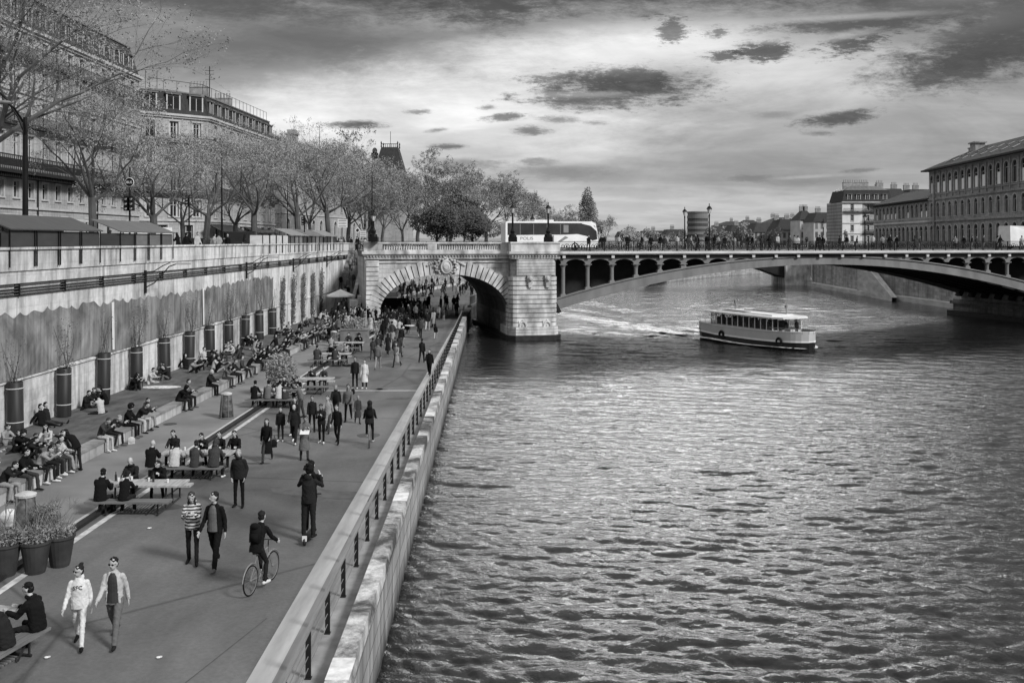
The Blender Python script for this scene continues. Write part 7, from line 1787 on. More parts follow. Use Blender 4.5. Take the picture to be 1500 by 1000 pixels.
LEDGE = [   # px along the ledge, pose, facing, top tone bot tone hair tone label
 (4, 'edge2', 84, 'hooded', 'd', 'trousers', 'l', 'short', 'd', 'seated man in dark top and pale jeans at the left edge, on the ledge'),
 (33, 'edge1', 76, 'puffer', 'b', 'trousers', 'm', 'short', 'b', 'bearded man in black jacket on the ledge with a paper in his hands'),
 (57, 'edge2', 84, 'fitted', 'l', 'slim', 'd', 'short', 'b', 'person in pale grey sweater leaning forward on the ledge'),
 (72, 'edge4', 80, 'hooded', 'g', 'trousers', 'd', 'short', 'd', 'person in grey hooded top and dark trousers, third from the bending woman'),
 (84, 'edge1', 72, 'hooded', 'w', 'trousers', 'm', 'short', 'd', 'person in pale hooded top between the grey hooded one and the light jeans'),
 (93, 'edge3', 78, 'fitted', 'g', 'trousers', 'l', 'short', 'd', 'man in light jeans seated right beside the bending woman'),
 (148, 'edge4', 70, 'fitted', 'm', 'slim', 'w', 'short', 'm', 'person with grey top and bag strap sitting left of the white trimmed jacket'),
 (161, 'edge2', 80, 'hooded', 'd', 'slim', 'd', 'short', 'l', 'person in dark jacket with white trim seated on the ledge by a white bag'),
 (186, 'edge1', 88, 'puffer', 'b', 'slim', 'b', 'curly', 'b', 'person in black with a big mane of dark hair seated on the ledge'),
 (203, 'edge2', 78, 'fitted', 'd', 'trousers', 'w', 'short', 'd', 'person in pale trousers and dark top next to the big dark mane'),
 (212, 'edge1', 70, 'hooded', 'm', 'trousers', 'l', 'short', 'd', 'person in dark grey with light trousers, rightmost of the row beyond the white bag'),
 (262, 'edge2', 82, 'puffer', 'b', 'trousers', 'd', 'hood', 'b', 'person in black puffer bent over on the ledge beside a man in grey'),
 (272, 'edge1', 72, 'fitted', 'g', 'trousers', 'd', 'short', 'd', 'man in grey shirt and dark trousers sitting right of the black puffer'),
 (306, 'edge1', 80, 'puffer', 'd', 'trousers', 'b', 'short', 'w', 'white haired man in dark coat sitting alone on the ledge above the litter bin'),
 (329, 'edge4', 78, 'fitted', 'g', 'slim', 'm', 'long', 'd', 'person in grey with long dark hair bending forward on the ledge'),
 (341, 'edge1', 84, 'hooded', 'd', 'trousers', 'd', 'short', 'd', 'person in black seated right of the long dark hair'),
 (355, 'edge3', 74, 'fitted', 'm', 'trousers', 'd', 'short', 'd', 'man in dark grey with white shoes stretching one leg from the ledge'),
 (377, 'edge2', 86, 'puffer', 'b', 'trousers', 'd', 'short', 'b', 'person in black with lettering on the back, on the ledge by the bush'),
 (390, 'edge1', 78, 'hooded', 'd', 'slim', 'm', 'long', 'b', 'long haired person in dark hoodie, leaning to the neighbour on the ledge'),
 (398, 'edge2', 70, 'fitted', 'l', 'slim', 'd', 'short', 'm', 'person in pale sweater seated between dark coats near the bush'),
 (414, 'edge1', 84, 'puffer', 'b', 'slim', 'd', 'short', 'd', 'broad man in black seated high on the ledge just beyond the bush'),
 (434, 'edge4', 80, 'fitted', 'w', 'slim', 'l', 'short', 'd', 'person in white sweater alone on the far ledge'),
 (440, 'edge1', 72, 'hooded', 'd', 'trousers', 'd', 'short', 'd', 'person in dark hoodie right of the white sweater'),
 (449, 'edge2', 76, 'puffer', 'b', 'slim', 'm', 'short', 'd', 'person in black puffer, last before the gap in the far ledge row'),
 (461, 'edge1', 82, 'hooded', 'b', 'trousers', 'd', 'short', 'd', 'person in black at the far end of the ledge, first after the gap'),
 (467, 'edge4', 74, 'fitted', 'm', 'slim', 'l', 'short', 'm', 'person in grey at the far end of the ledge, second after the gap'),
 (473, 'edge2', 80, 'hooded', 'd', 'slim', 'm', 'short', 'd', 'person in charcoal at the far end of the ledge, third after the gap'),
 (479, 'edge1', 70, 'puffer', 'b', 'trousers', 'd', 'short', 'd', 'last seated person of the ledge row, next to the farthest litter bin'),
]
GROUND = [   # on the terrace: px py pose facing ...
 (46, 623, 'ground_legs', 70, 'fitted', 'b', 'slim', 'b', 'short', 'b', 'person in black reclining with legs out, left of the second cylinder planter'),
 (62, 620, 'ground_legs', 78, 'open', 'd', 'slim', 'm', 'short', 'b', 'man in open dark jacket over white reclining beside a friend in black'),
 (6, 652, 'ground_cross', 60, 'fitted', 'l', 'slim', 'm', 'short', 'd', 'person in pale top on the terrace at the left edge'),
 (24, 662, 'ground_knees', 80, 'puffer', 'b', 'slim', 'b', 'curly', 'd', 'dark figure sitting behind the ledge row, left'),
 (70, 652, 'ground_cross', 10, 'fitted', 'w', 'slim', 'm', 'long', 'b', 'woman in patterned white top sitting behind the ledge row, facing out'),
 (45, 668, 'ground_knees', 60, 'hooded', 'd', 'slim', 'g', 'short', 'd', 'person in dark hoodie behind the ledge row, below the woman in patterned white'),
 (115, 598, 'ground_cross', 60, 'fitted', 'd', 'slim', 'b', 'short', 'b', 'person in dark shirt with bare forearms, left of the seated circle'),
 (127, 594, 'ground_cross', 40, 'hooded', 'd', 'slim', 'd', 'short', 'd', 'second person from the left in the seated circle'),
 (133, 590, 'ground_knees', 20, 'hooded', 'm', 'slim', 'd', 'short', 'd', 'person in grey at the back of the seated circle'),
 (143, 588, 'ground_cross', 350, 'fitted', 'b', 'slim', 'b', 'long', 'b', 'woman in black by the third cylinder planter'),
 (148, 606, 'ground_cross', 230, 'fitted', 'w', 'slim', 'd', 'short', 'b', 'person in pale patterned shirt closing the seated circle, back turned'),
 (155, 592, 'ground_knees', 300, 'puffer', 'b', 'slim', 'b', 'short', 'd', 'person in black at the right of the seated circle'),
 (176, 571, 'ground_knees', 70, 'puffer', 'b', 'slim', 'd', 'hood', 'b', 'person in black huddled beside two others at the wall, between cylinders'),
 (184, 569, 'ground_knees', 40, 'fitted', 'd', 'slim', 'g', 'short', 'b', 'middle one of three huddled at the wall beyond the third cylinder'),
 (192, 568, 'ground_knees', 20, 'hooded', 'd', 'slim', 'l', 'short', 'd', 'right one of three huddled at the wall, knees drawn up in pale jeans'),
 (216, 561, 'ground_cross', 70, 'fitted', 'w', 'slim', 'w', 'short', 'b', 'person in white with dark hair on a picnic blanket'),
 (228, 553, 'ground_cross', 20, 'fitted', 'b', 'slim', 'b', 'long', 'b', 'long haired person in black behind the picnic blanket'),
 (238, 552, 'ground_cross', 350, 'fitted', 'd', 'slim', 'd', 'short', 'b', 'person in black top right of the long haired one at the blanket'),
 (246, 556, 'ground_knees', 320, 'hooded', 'd', 'slim', 'g', 'short', 'd', 'person at the right end of the picnic blanket'),
 (260, 540, 'ground_legs', 66, 'fitted', 'b', 'slim', 'd', 'long', 'b', 'woman in black leaning back with outstretched legs beside the sixth cylinder'),
 (292, 529, 'ground_legs', 60, 'fitted', 'w', 'slim', 'b', 'short', 'b', 'person in pale top and black vest, legs out by the seventh cylinder'),
 (318, 534, 'ground_knees', 300, 'puffer', 'b', 'slim', 'b', 'curly', 'b', 'dark bundle of a person curled on the terrace with bags around'),
 (323, 515, 'ground_cross', 40, 'hooded', 'm', 'slim', 'd', 'short', 'd', 'man in grey sitting by the eighth cylinder'),
 (334, 517, 'ground_knees', 20, 'fitted', 'w', 'slim', 'd', 'short', 'b', 'person in white shirt bending over by the eighth cylinder'),
 (342, 520, 'ground_cross', 330, 'fitted', 'w', 'slim', 'd', 'short', 'd', 'second person in white near the eighth cylinder'),
 (353, 506, 'ground_knees', 60, 'puffer', 'b', 'slim', 'd', 'short', 'b', 'person in black behind the ledge crowd at the ninth cylinder'),
 (367, 504, 'ground_cross', 30, 'hooded', 'd', 'slim', 'b', 'short', 'b', 'man with flat cap in dark clothes near the ninth cylinder'),
 (378, 507, 'ground_knees', 340, 'puffer', 'b', 'slim', 'b', 'short', 'd', 'broad dark figure sitting beside the flat cap man'),
]
TSEAT = [   # table, side (-1 near bench, 1 far bench), x, pose, top tone bottom tone hair tone label
 (0, -1, -.95, 'table', 'puffer', 'b', 'slim', 'd', 'short', 'b', 'man in dark jacket eating at the left end of the near picnic table'),
 (0, -1, -.25, 'table2', 'fitted', 'b', 'trousers', 'd', 'short', 'd', 'man in black shirt with back turned at the near picnic table'),
 (0, 1, -.75, 'table', 'puffer', 'd', 'slim', 'd', 'bald', 'l', 'grey haired man facing out at the left of the near picnic table'),
 (0, 1, .15, 'table2', 'puffer', 'b', 'slim', 'd', 'short', 'd', 'man in dark coat leaning on the near table towards the camera'),
 (1, -1, -1.3, 'table', 'puffer', 'b', 'trousers', 'm', 'bald', 'w', 'white haired man in black coat at the left end of the crowded table'),
 (1, -1, -.5, 'table2', 'puffer', 'w', 'slim', 'd', 'long', 'b', 'woman in white quilted jacket with long dark hair, back turned at the crowded table'),
 (1, -1, .2, 'table', 'fitted', 'm', 'slim', 'd', 'short', 'd', 'person in plain grey top with back turned at the crowded table'),
 (1, -1, .85, 'table2', 'puffer', 'm', 'slim', 'b', 'hood', 'm', 'big figure in quilted dark coat leaning in at the crowded table'),
 (1, 1, -1.15, 'table', 'hooded', 'd', 'slim', 'd', 'short', 'b', 'young man behind the white haired man at the crowded table'),
 (1, 1, -.1, 'table2', 'fitted', 'd', 'slim', 'd', 'short', 'd', 'man in glasses and dark shirt facing out in the middle of the crowded table'),
 (1, 1, .5, 'table', 'fitted', 'b', 'slim', 'b', 'short', 'd', 'man in black facing out, right of the one in glasses'),
 (1, 1, 1.05, 'table', 'hooded', 'b', 'slim', 'd', 'short', 'b', 'rightmost person facing out at the crowded table'),
 (2, -1, -.95, 'table', 'fitted', 'b', 'slim', 'd', 'short', 'b', 'man in black reaching right at the left end of the table by the bush'),
 (2, -1, -.3, 'table', 'fitted', 'g', 'slim', 'd', 'short', 'b', 'person in plain grey top seated with back turned by the bush'),
 (2, -1, .25, 'table2', 'fitted', 'w', 'slim', 'd', 'short', 'b', 'person in pale patterned top with back turned by the bush'),
 (2, 1, .1, 'table', 'hooded', 'd', 'slim', 'd', 'short', 'd', 'person in dark clothes facing out at the table by the bush'),
 (2, 1, .75, 'table2', 'puffer', 'b', 'slim', 'd', 'short', 'm', 'person in black facing out at the right of the table by the bush'),
 (3, -1, -.8, 'table', 'puffer', 'd', 'slim', 'd', 'short', 'b', 'dark coated person with back turned at the half empty table'),
 (3, 1, -.1, 'table2', 'hooded', 'm', 'trousers', 'd', 'short', 'b', 'man in grey hoodie seated at the far side of the half empty table'),
 (4, -1, -.8, 'table', 'puffer', 'm', 'slim', 'd', 'short', 'd', 'lone man seen from the side at the end of the bare table'),
 (4, 1, -.2, 'table2', 'puffer', 'b', 'slim', 'd', 'short', 'd', 'person bending low at the far side of the lone man table'),
 (5, 1, .1, 'table', 'puffer', 'm', 'slim', 'd', 'short', 'b', 'man with hands on hips behind the table of the lone man'),
 (5, 1, .9, 'table2', 'hooded', 'b', 'slim', 'b', 'curly', 'b', 'dark figure at the right end of the sixth table'),
 (7, -1, .95, 'table', 'puffer', 'b', 'slim', 'd', 'short', 'b', 'figure in black coat with hand to mouth on the corner bench'),
 (7, 1, .75, 'table2', 'puffer', 'b', 'slim', 'd', 'curly', 'd', 'person with sunglasses and curly hair in black behind the corner table'),
 (7, -1, .1, 'table2', 'hooded', 'd', 'slim', 'g', 'short', 'b', 'dark figure cut by the left edge on the corner bench'),
]
for r_ in NEAR: prep(r_[3], r_[5], r_[7], r_[9], 0)
for r_ in MID:
    if r_[3]: prep(r_[3], r_[5], r_[7], r_[9], 1)
for r_ in LEDGE: prep(r_[1], r_[3], r_[5], r_[7], 1)
for r_ in GROUND: prep(r_[2], r_[4], r_[6], r_[8], 1)
for r_ in TSEAT: prep(r_[3], r_[4], r_[6], r_[8], 0 if r_[0] in (0, 1, 7) else 1)
prep('ride', 'fitted', 'slim', 'short', 0); prep('ride', 'hooded', 'slim', 'short', 0)
CROWD = [('stand', 'fitted', 'slim', 'short'), ('walk', 'puffer', 'slim', 'short'), ('walk2', 'coat', 'slim', 'long'), ('walk3', 'hooded', 'slim', 'short'), ('pockets', 'puffer', 'trousers', 'short'), ('phone', 'fitted', 'slim', 'long'), ('edge1', 'puffer', 'slim', 'short'), ('edge2', 'hooded', 'slim', 'short'), ('ground_knees', 'fitted', 'slim', 'short'), ('ground_cross', 'fitted', 'slim', 'long'), ('ground_legs', 'puffer', 'slim', 'short'), ('table', 'fitted', 'slim', 'short')]
for c_ in CROWD: prep(*c_, 2)
flush()
rnd = random.Random(77)
for (px, py, hp_, pose, face, top, tt, bot, bt, hair, ht, lab, shoe, ex) in NEAR:
    p = G(px, py) if not lab.startswith('woman in black standing') else G(px, py)
    h = min(1.95, max(1.0, hp_ * p.y / F)) if pose != 'bend' else 1.66
    if pose in ('reach',): h = 1.7
    zz = Q + (.12 if 'scooter' in lab else 0)
    o = person(pose, (p.x, p.y, zz), R(face), h, top, M_stripe if tt == 'STRIPE' else tt, bot, bt, hair, ht, lab, 0, shoe, rnd.choice((M_skin, M_skin, M_skin2)), **ex)
    if 'hooded sweatshirt' in lab: LADY = o
    if 'carrying a handbag' in lab: HB = o
for (px, py, hp_, pose, face, top, tt, bot, bt, hair, ht, lab, shoe) in MID:
    if not pose: continue
    p = G(px, py); person(pose, p, R(face), min(1.9, hp_ * p.y / F), top, tt, bot, bt, hair, ht, lab, 1, shoe)
for (px, pose, face, top, tt, bot, bt, hair, ht, lab) in LEDGE:
    x = -15.98; y = x * F / (px - CX); person(pose, (x, y, TER + .055), R(face), rnd.uniform(1.66, 1.8), top, tt, bot, bt, hair, ht, lab, 1, rnd.choice('dddgW'))
for (px, py, pose, face, top, tt, bot, bt, hair, ht, lab) in GROUND:
    p = G(px, py, TER - .02); p.x = min(max(p.x, -19.75), -16.7); person(pose, p, R(face), rnd.uniform(1.66, 1.8), top, tt, bot, bt, hair, ht, lab, 1, rnd.choice('ddgW'))
for (ti, side, x, pose, top, tt, bot, bt, hair, ht, lab) in TSEAT:
    tb = TABLES[ti]; a = tb.rotation_euler.z; y = side * .98; w_ = V((tb.location.x + x * cos(a) - y * sin(a), tb.location.y + x * sin(a) + y * cos(a), Q + .46))
    person(pose, w_, a + (pi if side < 0 else 0), rnd.uniform(1.68, 1.82), top, tt, bot, bt, hair, ht, lab, 0 if ti in (0, 1, 7) else 1, rnd.choice('ddgW'))
# ---- the crowd: one joined low mesh per figure, tones swapped
def joined(pose, top, bot, hair):
    J = SK[pose]; kind = POSES[pose][-1]; dz = -lowest(pose) if kind == 's' else .10
    V_, F_, M_ = [], [], []; o_ = 0
    Rm = J['Rm'] if 'Rm' in J else Matrix.Identity(3)
    for mi, key in enumerate(((pose, 2, 'body'), (pose, 2, top, 'jacket'), (pose, 2, bot, 'trousers'), (pose, 2, 'shoes'), (hair, 2, 'hair'))):
        me = SMOOTHED[key]
        for v in me.vertices:
            c_ = v.co if mi < 4 else (Matrix.Rotation(J['hyaw'], 3, 'Z') @ Matrix.Rotation(J['hpitch'], 3, 'X')) @ v.co + J['head']
            V_.append((c_.x, c_.y, c_.z + dz))
        for pl in me.polygons: F_.append(tuple(i + o_ for i in pl.vertices)); M_.append((0, 1, 2, 2, 3)[mi])
        o_ += len(me.vertices)
    me = bpy.data.meshes.new('person'); me.from_pydata(V_, [], F_)
    for _ in range(4): me.materials.append(M_skin)
    me.polygons.foreach_set('material_index', M_); me.polygons.foreach_set('use_smooth', [True] * len(F_)); me.update(); return me
CM = {c_[0]: joined(*c_) for c_ in CROWD}
TN = {'b': 'black', 'd': 'dark', 'm': 'dark grey', 'g': 'grey', 'l': 'light grey', 'w': 'pale'}
NP = [0]
def extra(pose, loc, rz, where, h=None, tt=None, bt=None):
    tt = tt or rnd.choice('bbbddddmmggllw'); bt = bt or rnd.choice('bddddmmgl'); o = ob('person', CM[pose]); s = (h or rnd.uniform(1.62, 1.82)) / 1.75
    o.location = loc; o.rotation_euler = (0, 0, rz); o.scale = (rnd.choice((-s, s)), s, s)
    swap(o, [M_skin, tone(tt), tone(bt), tone(rnd.choice('bddm'), 'hair')])
    vb = {'e': 'sitting', 'g': 'sitting low', 's': 'standing'}[POSES[pose][-1]]; vb = 'walking' if pose.startswith('walk') else vb
    tag(o, '%s person in %s top %s' % ({'sitting': 'seated'}.get(vb.split()[0], vb), TN[tt], where), 'person', 'people ' + where); NP[0] += 1; return o
ST_ = ['stand', 'walk', 'walk2', 'walk3', 'pockets', 'phone']
used = []
def free(x, y, d=.55):
    if any((x - a) ** 2 + (y - b_) ** 2 < d * d for a, b_ in used): return False
    used.append((x, y)); return True
def scatter(n, fx, where, poses, face, z=Q, d=.6, tt=None):
    k = 0; tries = 0
    while k < n and tries < n * 30:
        tries += 1; p = fx()
        if not free(p.x, p.y, d): continue
        extra(rnd.choice(poses), (p.x, p.y, z), R(face() if callable(face) else face), where, tt=rnd.choice(tt) if tt else None); k += 1
U = rnd.uniform
scatter(28, lambda: G(U(584, 630), U(447, 474)), 'in the throng before the land arch', ST_, lambda: rnd.choice((0, 180)) + U(-30, 30), d=.5)
scatter(8, lambda: G(U(642, 672), U(449, 456)), 'in the line of dark figures under the arch', ST_, lambda: U(0, 360), tt='bbd')
scatter(10, lambda: G(U(560, 640), U(476, 506)), 'walking towards the arch in the middle distance', ['walk', 'walk2', 'walk3'], lambda: U(160, 200), d=.7)
scatter(5, lambda: G(U(548, 600), U(520, 548)), 'strolling between the bare table and the quay railing', ['walk', 'walk2', 'walk3'], lambda: rnd.choice((0, 180)) + U(-20, 20), d=1.2)
for ti, w_ in ((2, 'at the table by the potted bush'), (3, 'at the half empty picnic table'), (5, 'at the sixth picnic table'), (6, 'at the farthest picnic table'), (6, 'at the farthest picnic table'), (4, 'at the table of the lone man')):
    tb = TABLES[ti]
    for side in (-1, 1):
        x = U(-1.0, 1.0); P_ = (tb.location.x + x, tb.location.y + side * .98)
        if free(P_[0], P_[1], .5): extra('table', (P_[0], P_[1], Q + .46), pi if side < 0 else 0, w_)
scatter(9, lambda: G(U(566, 600), U(464, 474)), 'at the white cafe tables', ['table', 'edge1'], lambda: U(0, 360), z=Q + .42)
scatter(8, lambda: G(U(486, 515), U(486, 502)), 'queueing by the planter box of bamboo', ST_, lambda: U(100, 260))
GS = ['ground_knees', 'ground_cross', 'ground_legs', 'ground_cross', 'ground_knees']
scatter(18, lambda: V((U(-19.3, -16.7), U(76, 101), 0)), 'on the far terrace near the bare climbers', GS + ['stand'], lambda: U(30, 150), z=TER - .02)
scatter(16, lambda: V((U(-19.0, -16.6), U(55, 75), 0)), 'sitting on the terrace behind the potted bush', GS, lambda: U(30, 150), z=TER - .02, d=.8)
scatter(5, lambda: V((U(-18.6, -16.9), U(31, 36.5), 0)), 'in the dense group at the near terrace end', GS, lambda: U(30, 150), z=TER - .02, d=.6)
scatter(14, lambda: V((-15.98, U(76, 101), 0)), 'squeezed on the far end of the ledge', ['edge1', 'edge2'], lambda: U(60, 110), z=TER + .055, d=.5)
scatter(12, lambda: V((-15.98, U(55, 76), 0)), 'filling a gap in the middle of the ledge', ['edge1', 'edge2'], lambda: U(60, 110), z=TER + .055, d=.75)
for i in range(16):   # on the stairs
    y = U(107.6, 117.4); x = U(-19.9, -18.3) if i % 4 else U(-19.0, -18.3); zz = Q + 6.9 * (math.floor((y - 107) / 11 * 40) + 1) / 40
    if free(x, y, .5): extra(rnd.choice(ST_), (x, y, zz), R(rnd.choice((0, 180)) + U(-15, 15)), 'climbing or coming down the stone stairs')
scatter(8, lambda: V((U(-24.5, -21.6), U(57, 76), 0)), 'on the embankment pavement between the stalls', ST_, lambda: U(0, 360), z=ST + .13)
scatter(4, lambda: G(U(566, 600), U(476, 500)), 'walking near the planter box of grasses', ST_, lambda: U(150, 210))
# the far crowds nobody could count: one object each
def mass(name, n, fx, poses, z, label, d=.55):
    V_, F_, M_ = [], [], []; o_ = 0; k = 0; tries = 0
    while k < n and tries < n * 20:
        tries += 1; p = fx()
        if not free(p.x, p.y, d): continue
        me = CM[rnd.choice(poses)]; s = rnd.uniform(.93, 1.04); a = U(0, 6.28) if rnd.random() < .4 else rnd.choice((0, pi)) + U(-.5, .5); t_ = rnd.choice((0, 0, 0, 1, 1, 2, 3)); b_ = rnd.choice((0, 0, 1, 2))
        co_ = np.empty(len(me.vertices) * 3, np.float32); me.vertices.foreach_get('co', co_); co_ = co_.reshape(-1, 3) * s
        c_, s_ = cos(a), sin(a); V_.append(np.stack([co_[:, 0] * c_ - co_[:, 1] * s_ + p.x, co_[:, 0] * s_ + co_[:, 1] * c_ + p.y, co_[:, 2] + z], 1))
        for pl in me.polygons: F_.append(tuple(i + o_ for i in pl.vertices)); M_.append({0: 4, 1: t_, 2: b_, 3: 0}[pl.material_index])
        o_ += len(me.vertices); k += 1
    me = bpy.data.meshes.new(name); me.from_pydata(np.concatenate(V_).tolist(), [], F_)
    for m_ in (tone('b'), tone('m'), tone('l'), tone('w'), M_skin): me.materials.append(m_)
    me.polygons.foreach_set('material_index', M_); me.polygons.foreach_set('use_smooth', [True] * len(F_)); me.update()
    return tag(ob(name, me), label, 'crowd', kind='stuff')
mass('crowd', 48, lambda: G(U(498, 566), U(458, 490)), ST_ + ['table', 'ground_knees'], Q, 'packed crowd among the cafe seats at the foot of the bridge', .5)
mass('crowd', 75, lambda: G(U(575, 692), U(412, 438)), ST_, Q, 'distant crowd strolling on the quay beyond the land arch')
mass('crowd', 55, lambda: G(U(575, 700), U(406.5, 413)), ST_ + ['ground_knees', 'ground_cross', 'stand'], Q, 'dense far crowd gathered along the upstream wall', .45)
mass('crowd', 38, lambda: B(U(3, 66), U(.35, 1.8), 0), ST_, 10.88, 'people streaming along the near pavement of the iron bridge')
mass('crowd', 28, lambda: B(U(5, 68), U(15.6, 17.5), 0), ST_, 10.88, 'people streaming along the far pavement of the iron bridge')
mass('crowd', 22, lambda: V((U(-22.5, -17.6), U(118.5, 128), 0)), ST_, ST, 'knot of people at the head of the stone stairs')
# boat passengers, standing on the open fore deck and aft
bo = bpy.data.objects['river_boat']
for x, y, pz in ((4.9, .5, 'stand'), (4.7, -.6, 'stand'), (-5.6, .3, 'stand'), (-3.4, .1, 'stand'), (-1.0, -.2, 'walk'), (1.6, .2, 'stand'), (3.0, -.3, 'phone')):
    a = bo.rotation_euler.z; extra(pz, (bo.location.x + x * cos(a) - y * sin(a), bo.location.y + x * sin(a) + y * cos(a), 3.0 + (.0 if abs(x) > 4.2 else -.0)), a + pi / 2, 'aboard the river boat', h=1.6 if abs(x) < 4 else 1.7)

# ---- bicycles, scooter and things carried
def bicycle(label, mt):
    t = thing('bicycle', label, 'bicycle')
    for x in (-.53, .53):
        m_ = MB(); m_.torus((x, 0, .345), .33, .018, 'Y', 32, 6); w_ = m_.build('wheel', M_black, t)
        m_ = MB(); m_.torus((x, 0, .345), .305, .009, 'Y', 32, 5); m_.build('rim', M_steel, w_)
        m_ = MB()
        for k in range(14): a = 2 * pi * k / 14; m_.tube([(x, 0, .345), (x + .3 * cos(a), 0, .345 + .3 * sin(a))], .0025, 3)
        m_.ell((x, 0, .345), (.03, .04, .03), 6, 4); m_.build('spokes', M_steel, w_)
    m_ = MB(); bb_, st_, ht1, ht0, ra = V((-.08, 0, .29)), V((-.22, 0, .82)), V((.34, 0, .86)), V((.37, 0, .72)), V((-.53, 0, .345))
    m_.tube([bb_, st_ + V((-.02, 0, .06))], .017, 6); m_.tube([st_, ht1], .016, 6); m_.tube([bb_, ht0], .019, 6); m_.tube([ra, bb_], .012, 6); m_.tube([ra, st_], .010, 6); m_.tube([ht1 + V((-.01, 0, .06)), ht0, V((.43, 0, .55)), V((.53, 0, .345))], [.018, .018, .014, .011], 6)
    m_.build('frame', mt, t)
    m_ = MB(); m_.ell((-.26, 0, .91), (.14, .075, .03), 10, 6); m_.tube([(-.23, 0, .84), (-.245, 0, .9)], .013, 5); m_.build('saddle', M_iron, t)
    m_ = MB(); m_.tube([(.33, 0, .92), (.34, 0, 1.02)], .014, 5); m_.tube([(.18, -.3, 1.03), (.32, -.2, 1.05), (.36, 0, 1.03), (.32, .2, 1.05), (.18, .3, 1.03)], .012, 6); m_.build('handlebar', M_iron, t)
    m_ = MB(); m_.torus((-.08, -.03, .29), .09, .008, 'Y', 18, 4); m_.tube([(-.08, -.05, .29), (-.02, -.07, .13)], .01, 4); m_.box((-.02, -.11, .12), (.09, .09, .02)); m_.tube([(-.08, .05, .29), (-.14, .07, .45)], .01, 4); m_.box((-.14, .11, .46), (.09, .09, .02)); m_.build('crank', M_steel, t)
    m_ = MB()
    for x, a0, a1 in ((-.53, 40, 175), (.53, 30, 130)):
        pts = [(x + .38 * cos(R(a)), 0, .345 + .38 * sin(R(a))) for a in range(a0, a1, 12)]; m_.tube(pts, .018, 4)
    m_.build('mudguard', M_steel, t); return t
for (r0, f0, lab, mt, top, tt, hair, ht, lab2, hh_) in (((367, 872), (397, 850), 'town bicycle with pale saddle ridden by the man with a backpack', M_steel, 'fitted', 'b', 'short', 'd', 'cyclist in black with a backpack, riding away in the foreground', 1.80),
        ((541, 656), (542.5, 646), 'bicycle ridden away from the camera near the railing', M_steel, 'hooded', 'd', 'hood', 'd', 'hooded cyclist with dark bag riding away in the middle of the quay', 1.74)):
    p0, p1 = G(*r0), G(*f0); d = (p1 - p0).normalized(); a = atan2(d.y, d.x); mid = p0 + d * .53
    bk = bicycle(lab, mt); bk.location = mid; bk.rotation_euler = (0, 0, a)
    if hair == 'hood': queue(('hood', 0, 'hair'), hair_parts('hood'), .014, 1, .003); flush()
    seat = mid - d * .24; person('ride', (seat.x, seat.y, Q + .92), a + pi / 2, hh_, top, tt, 'slim', 'd', hair, ht, lab2, 0, 'W' if hair == 'short' else 'w')
    m_ = MB(); m_.box((0, -.02, -.02), (.26, .13, .38), taper=.85); m_.ell((0, .0, .16), (.12, .075, .08), 12, 8); m_.box((0, .06, -.09), (.2, .06, .18))
    bp = seat + d * .04; o = m_.build('backpack', tone('b'), None, (bp.x - d.x * .12, bp.y - d.y * .12, Q + .92 + .46), a + pi / 2 , True); tag(o, 'black backpack on the back of the ' + ('cyclist in the foreground' if hair == 'short' else 'hooded cyclist'), 'backpack')
p = G(453, 790); t = thing('electric_scooter', 'black electric scooter carrying two people away from the camera', 'scooter', (p.x, p.y, Q), R(90 - 1))
m_ = MB(); m_.box((0, 0, .13), (1.0, .18, .05)); m_.box((-.42, 0, .16), (.25, .14, .04)); m_.build('deck', M_black, t)
for x in (-.52, .62): m_ = MB(); m_.torus((x, 0, .11), .085, .03, 'Y', 18, 6); m_.ell((x, 0, .11), (.05, .02, .05), 8, 5); m_.build('wheel', M_iron, t)
m_ = MB(); m_.tube([(.6, 0, .12), (.52, 0, .35), (.42, 0, 1.15)], .022, 6); m_.tube([(.42, -.24, 1.15), (.42, .24, 1.15)], .016, 6); m_.build('stem', M_black, t)
m_ = MB(); m_.box((-.56, 0, .2), (.04, .12, .14)); m_.build('rear_light', M_white, t)
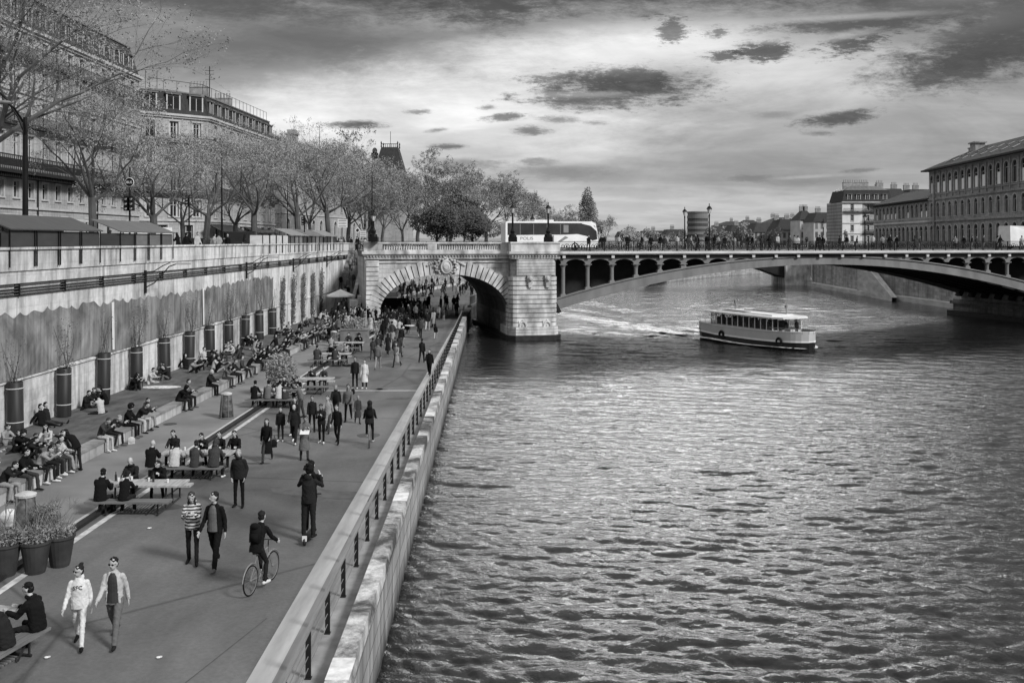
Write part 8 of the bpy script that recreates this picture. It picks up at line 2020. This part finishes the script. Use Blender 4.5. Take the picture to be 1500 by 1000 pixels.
def bag(loc, sz, mt, lab, name='bag', handle=True):
    m_ = MB(); m_.ell((0, 0, sz * .5), (sz * .55, sz * .3, sz * .5), 14, 8); m_.box((0, 0, sz * .35), (sz * .9, sz * .42, sz * .65), taper=.85)
    t = thing(name, lab, 'bag', loc, rnd.uniform(0, 3)); m_.build('body', mt, t, smooth=False)
    if handle: m_ = MB(); m_.tube([(-sz * .3, 0, sz * .9), (-sz * .15, 0, sz * 1.5), (sz * .15, 0, sz * 1.5), (sz * .3, 0, sz * .9)], .012, 5); m_.build('handle', mt, t)
p = G(400, 674); bag((p.x, p.y, Q + .48), .30, tone('b'), 'black handbag carried low by the woman in the long black coat', 'handbag')
p = G(192, 650); bag((p.x, p.y, Q), .3, tone('w'), 'white plastic bag lying on the path against the ledge', 'carrier_bag', False)
p = G(14, 770); bag((p.x, p.y, Q), .5, tone('W'), 'big white sack standing behind the potted shrubs at the left edge', 'rubbish_sack', False)
p = G(517, 600); bag((p.x, p.y, Q + .75), .28, tone('b'), 'dark shoulder bag at the hip of the woman in a grey jacket', 'shoulder_bag')
p = G(506, 494); bag((p.x, p.y, Q + .2), .45, tone('W'), 'white bag held in the queue by the planter box of bamboo', 'tote_bag')
p = G(236, 566, TER); m_ = MB(); m_.lathe((0, 0, 0), [(.01, .03), (.5, .02), (.9, .0)], 12, sx=1.2, sy=.6)
tag(m_.build('picnic_blanket', mat('crumpled_cloth', .5, .9, .6, 5, .05), None, (p.x, p.y, TER - .02)), 'pale crumpled picnic blanket by the fifth cylinder', 'blanket')
# the map, the phone, the dog lead of the woman in white
p = G(448, 674); m_ = MB(); m_.box((0, 0, 0), (.34, .24, .012), mat4=Matrix.Rotation(R(35), 4, 'X')); tag(m_.build('paper_map', M_cup, None, (p.x + .05, p.y - .42, Q + 1.14)), 'pale unfolded map held by the person with the coat at the waist', 'map')
# lettering across the white sweatshirt
lettering('SFC', .12, M_iron, LADY, (0, -.139, .33), (pi / 2 + .06, 0, 0), .004)
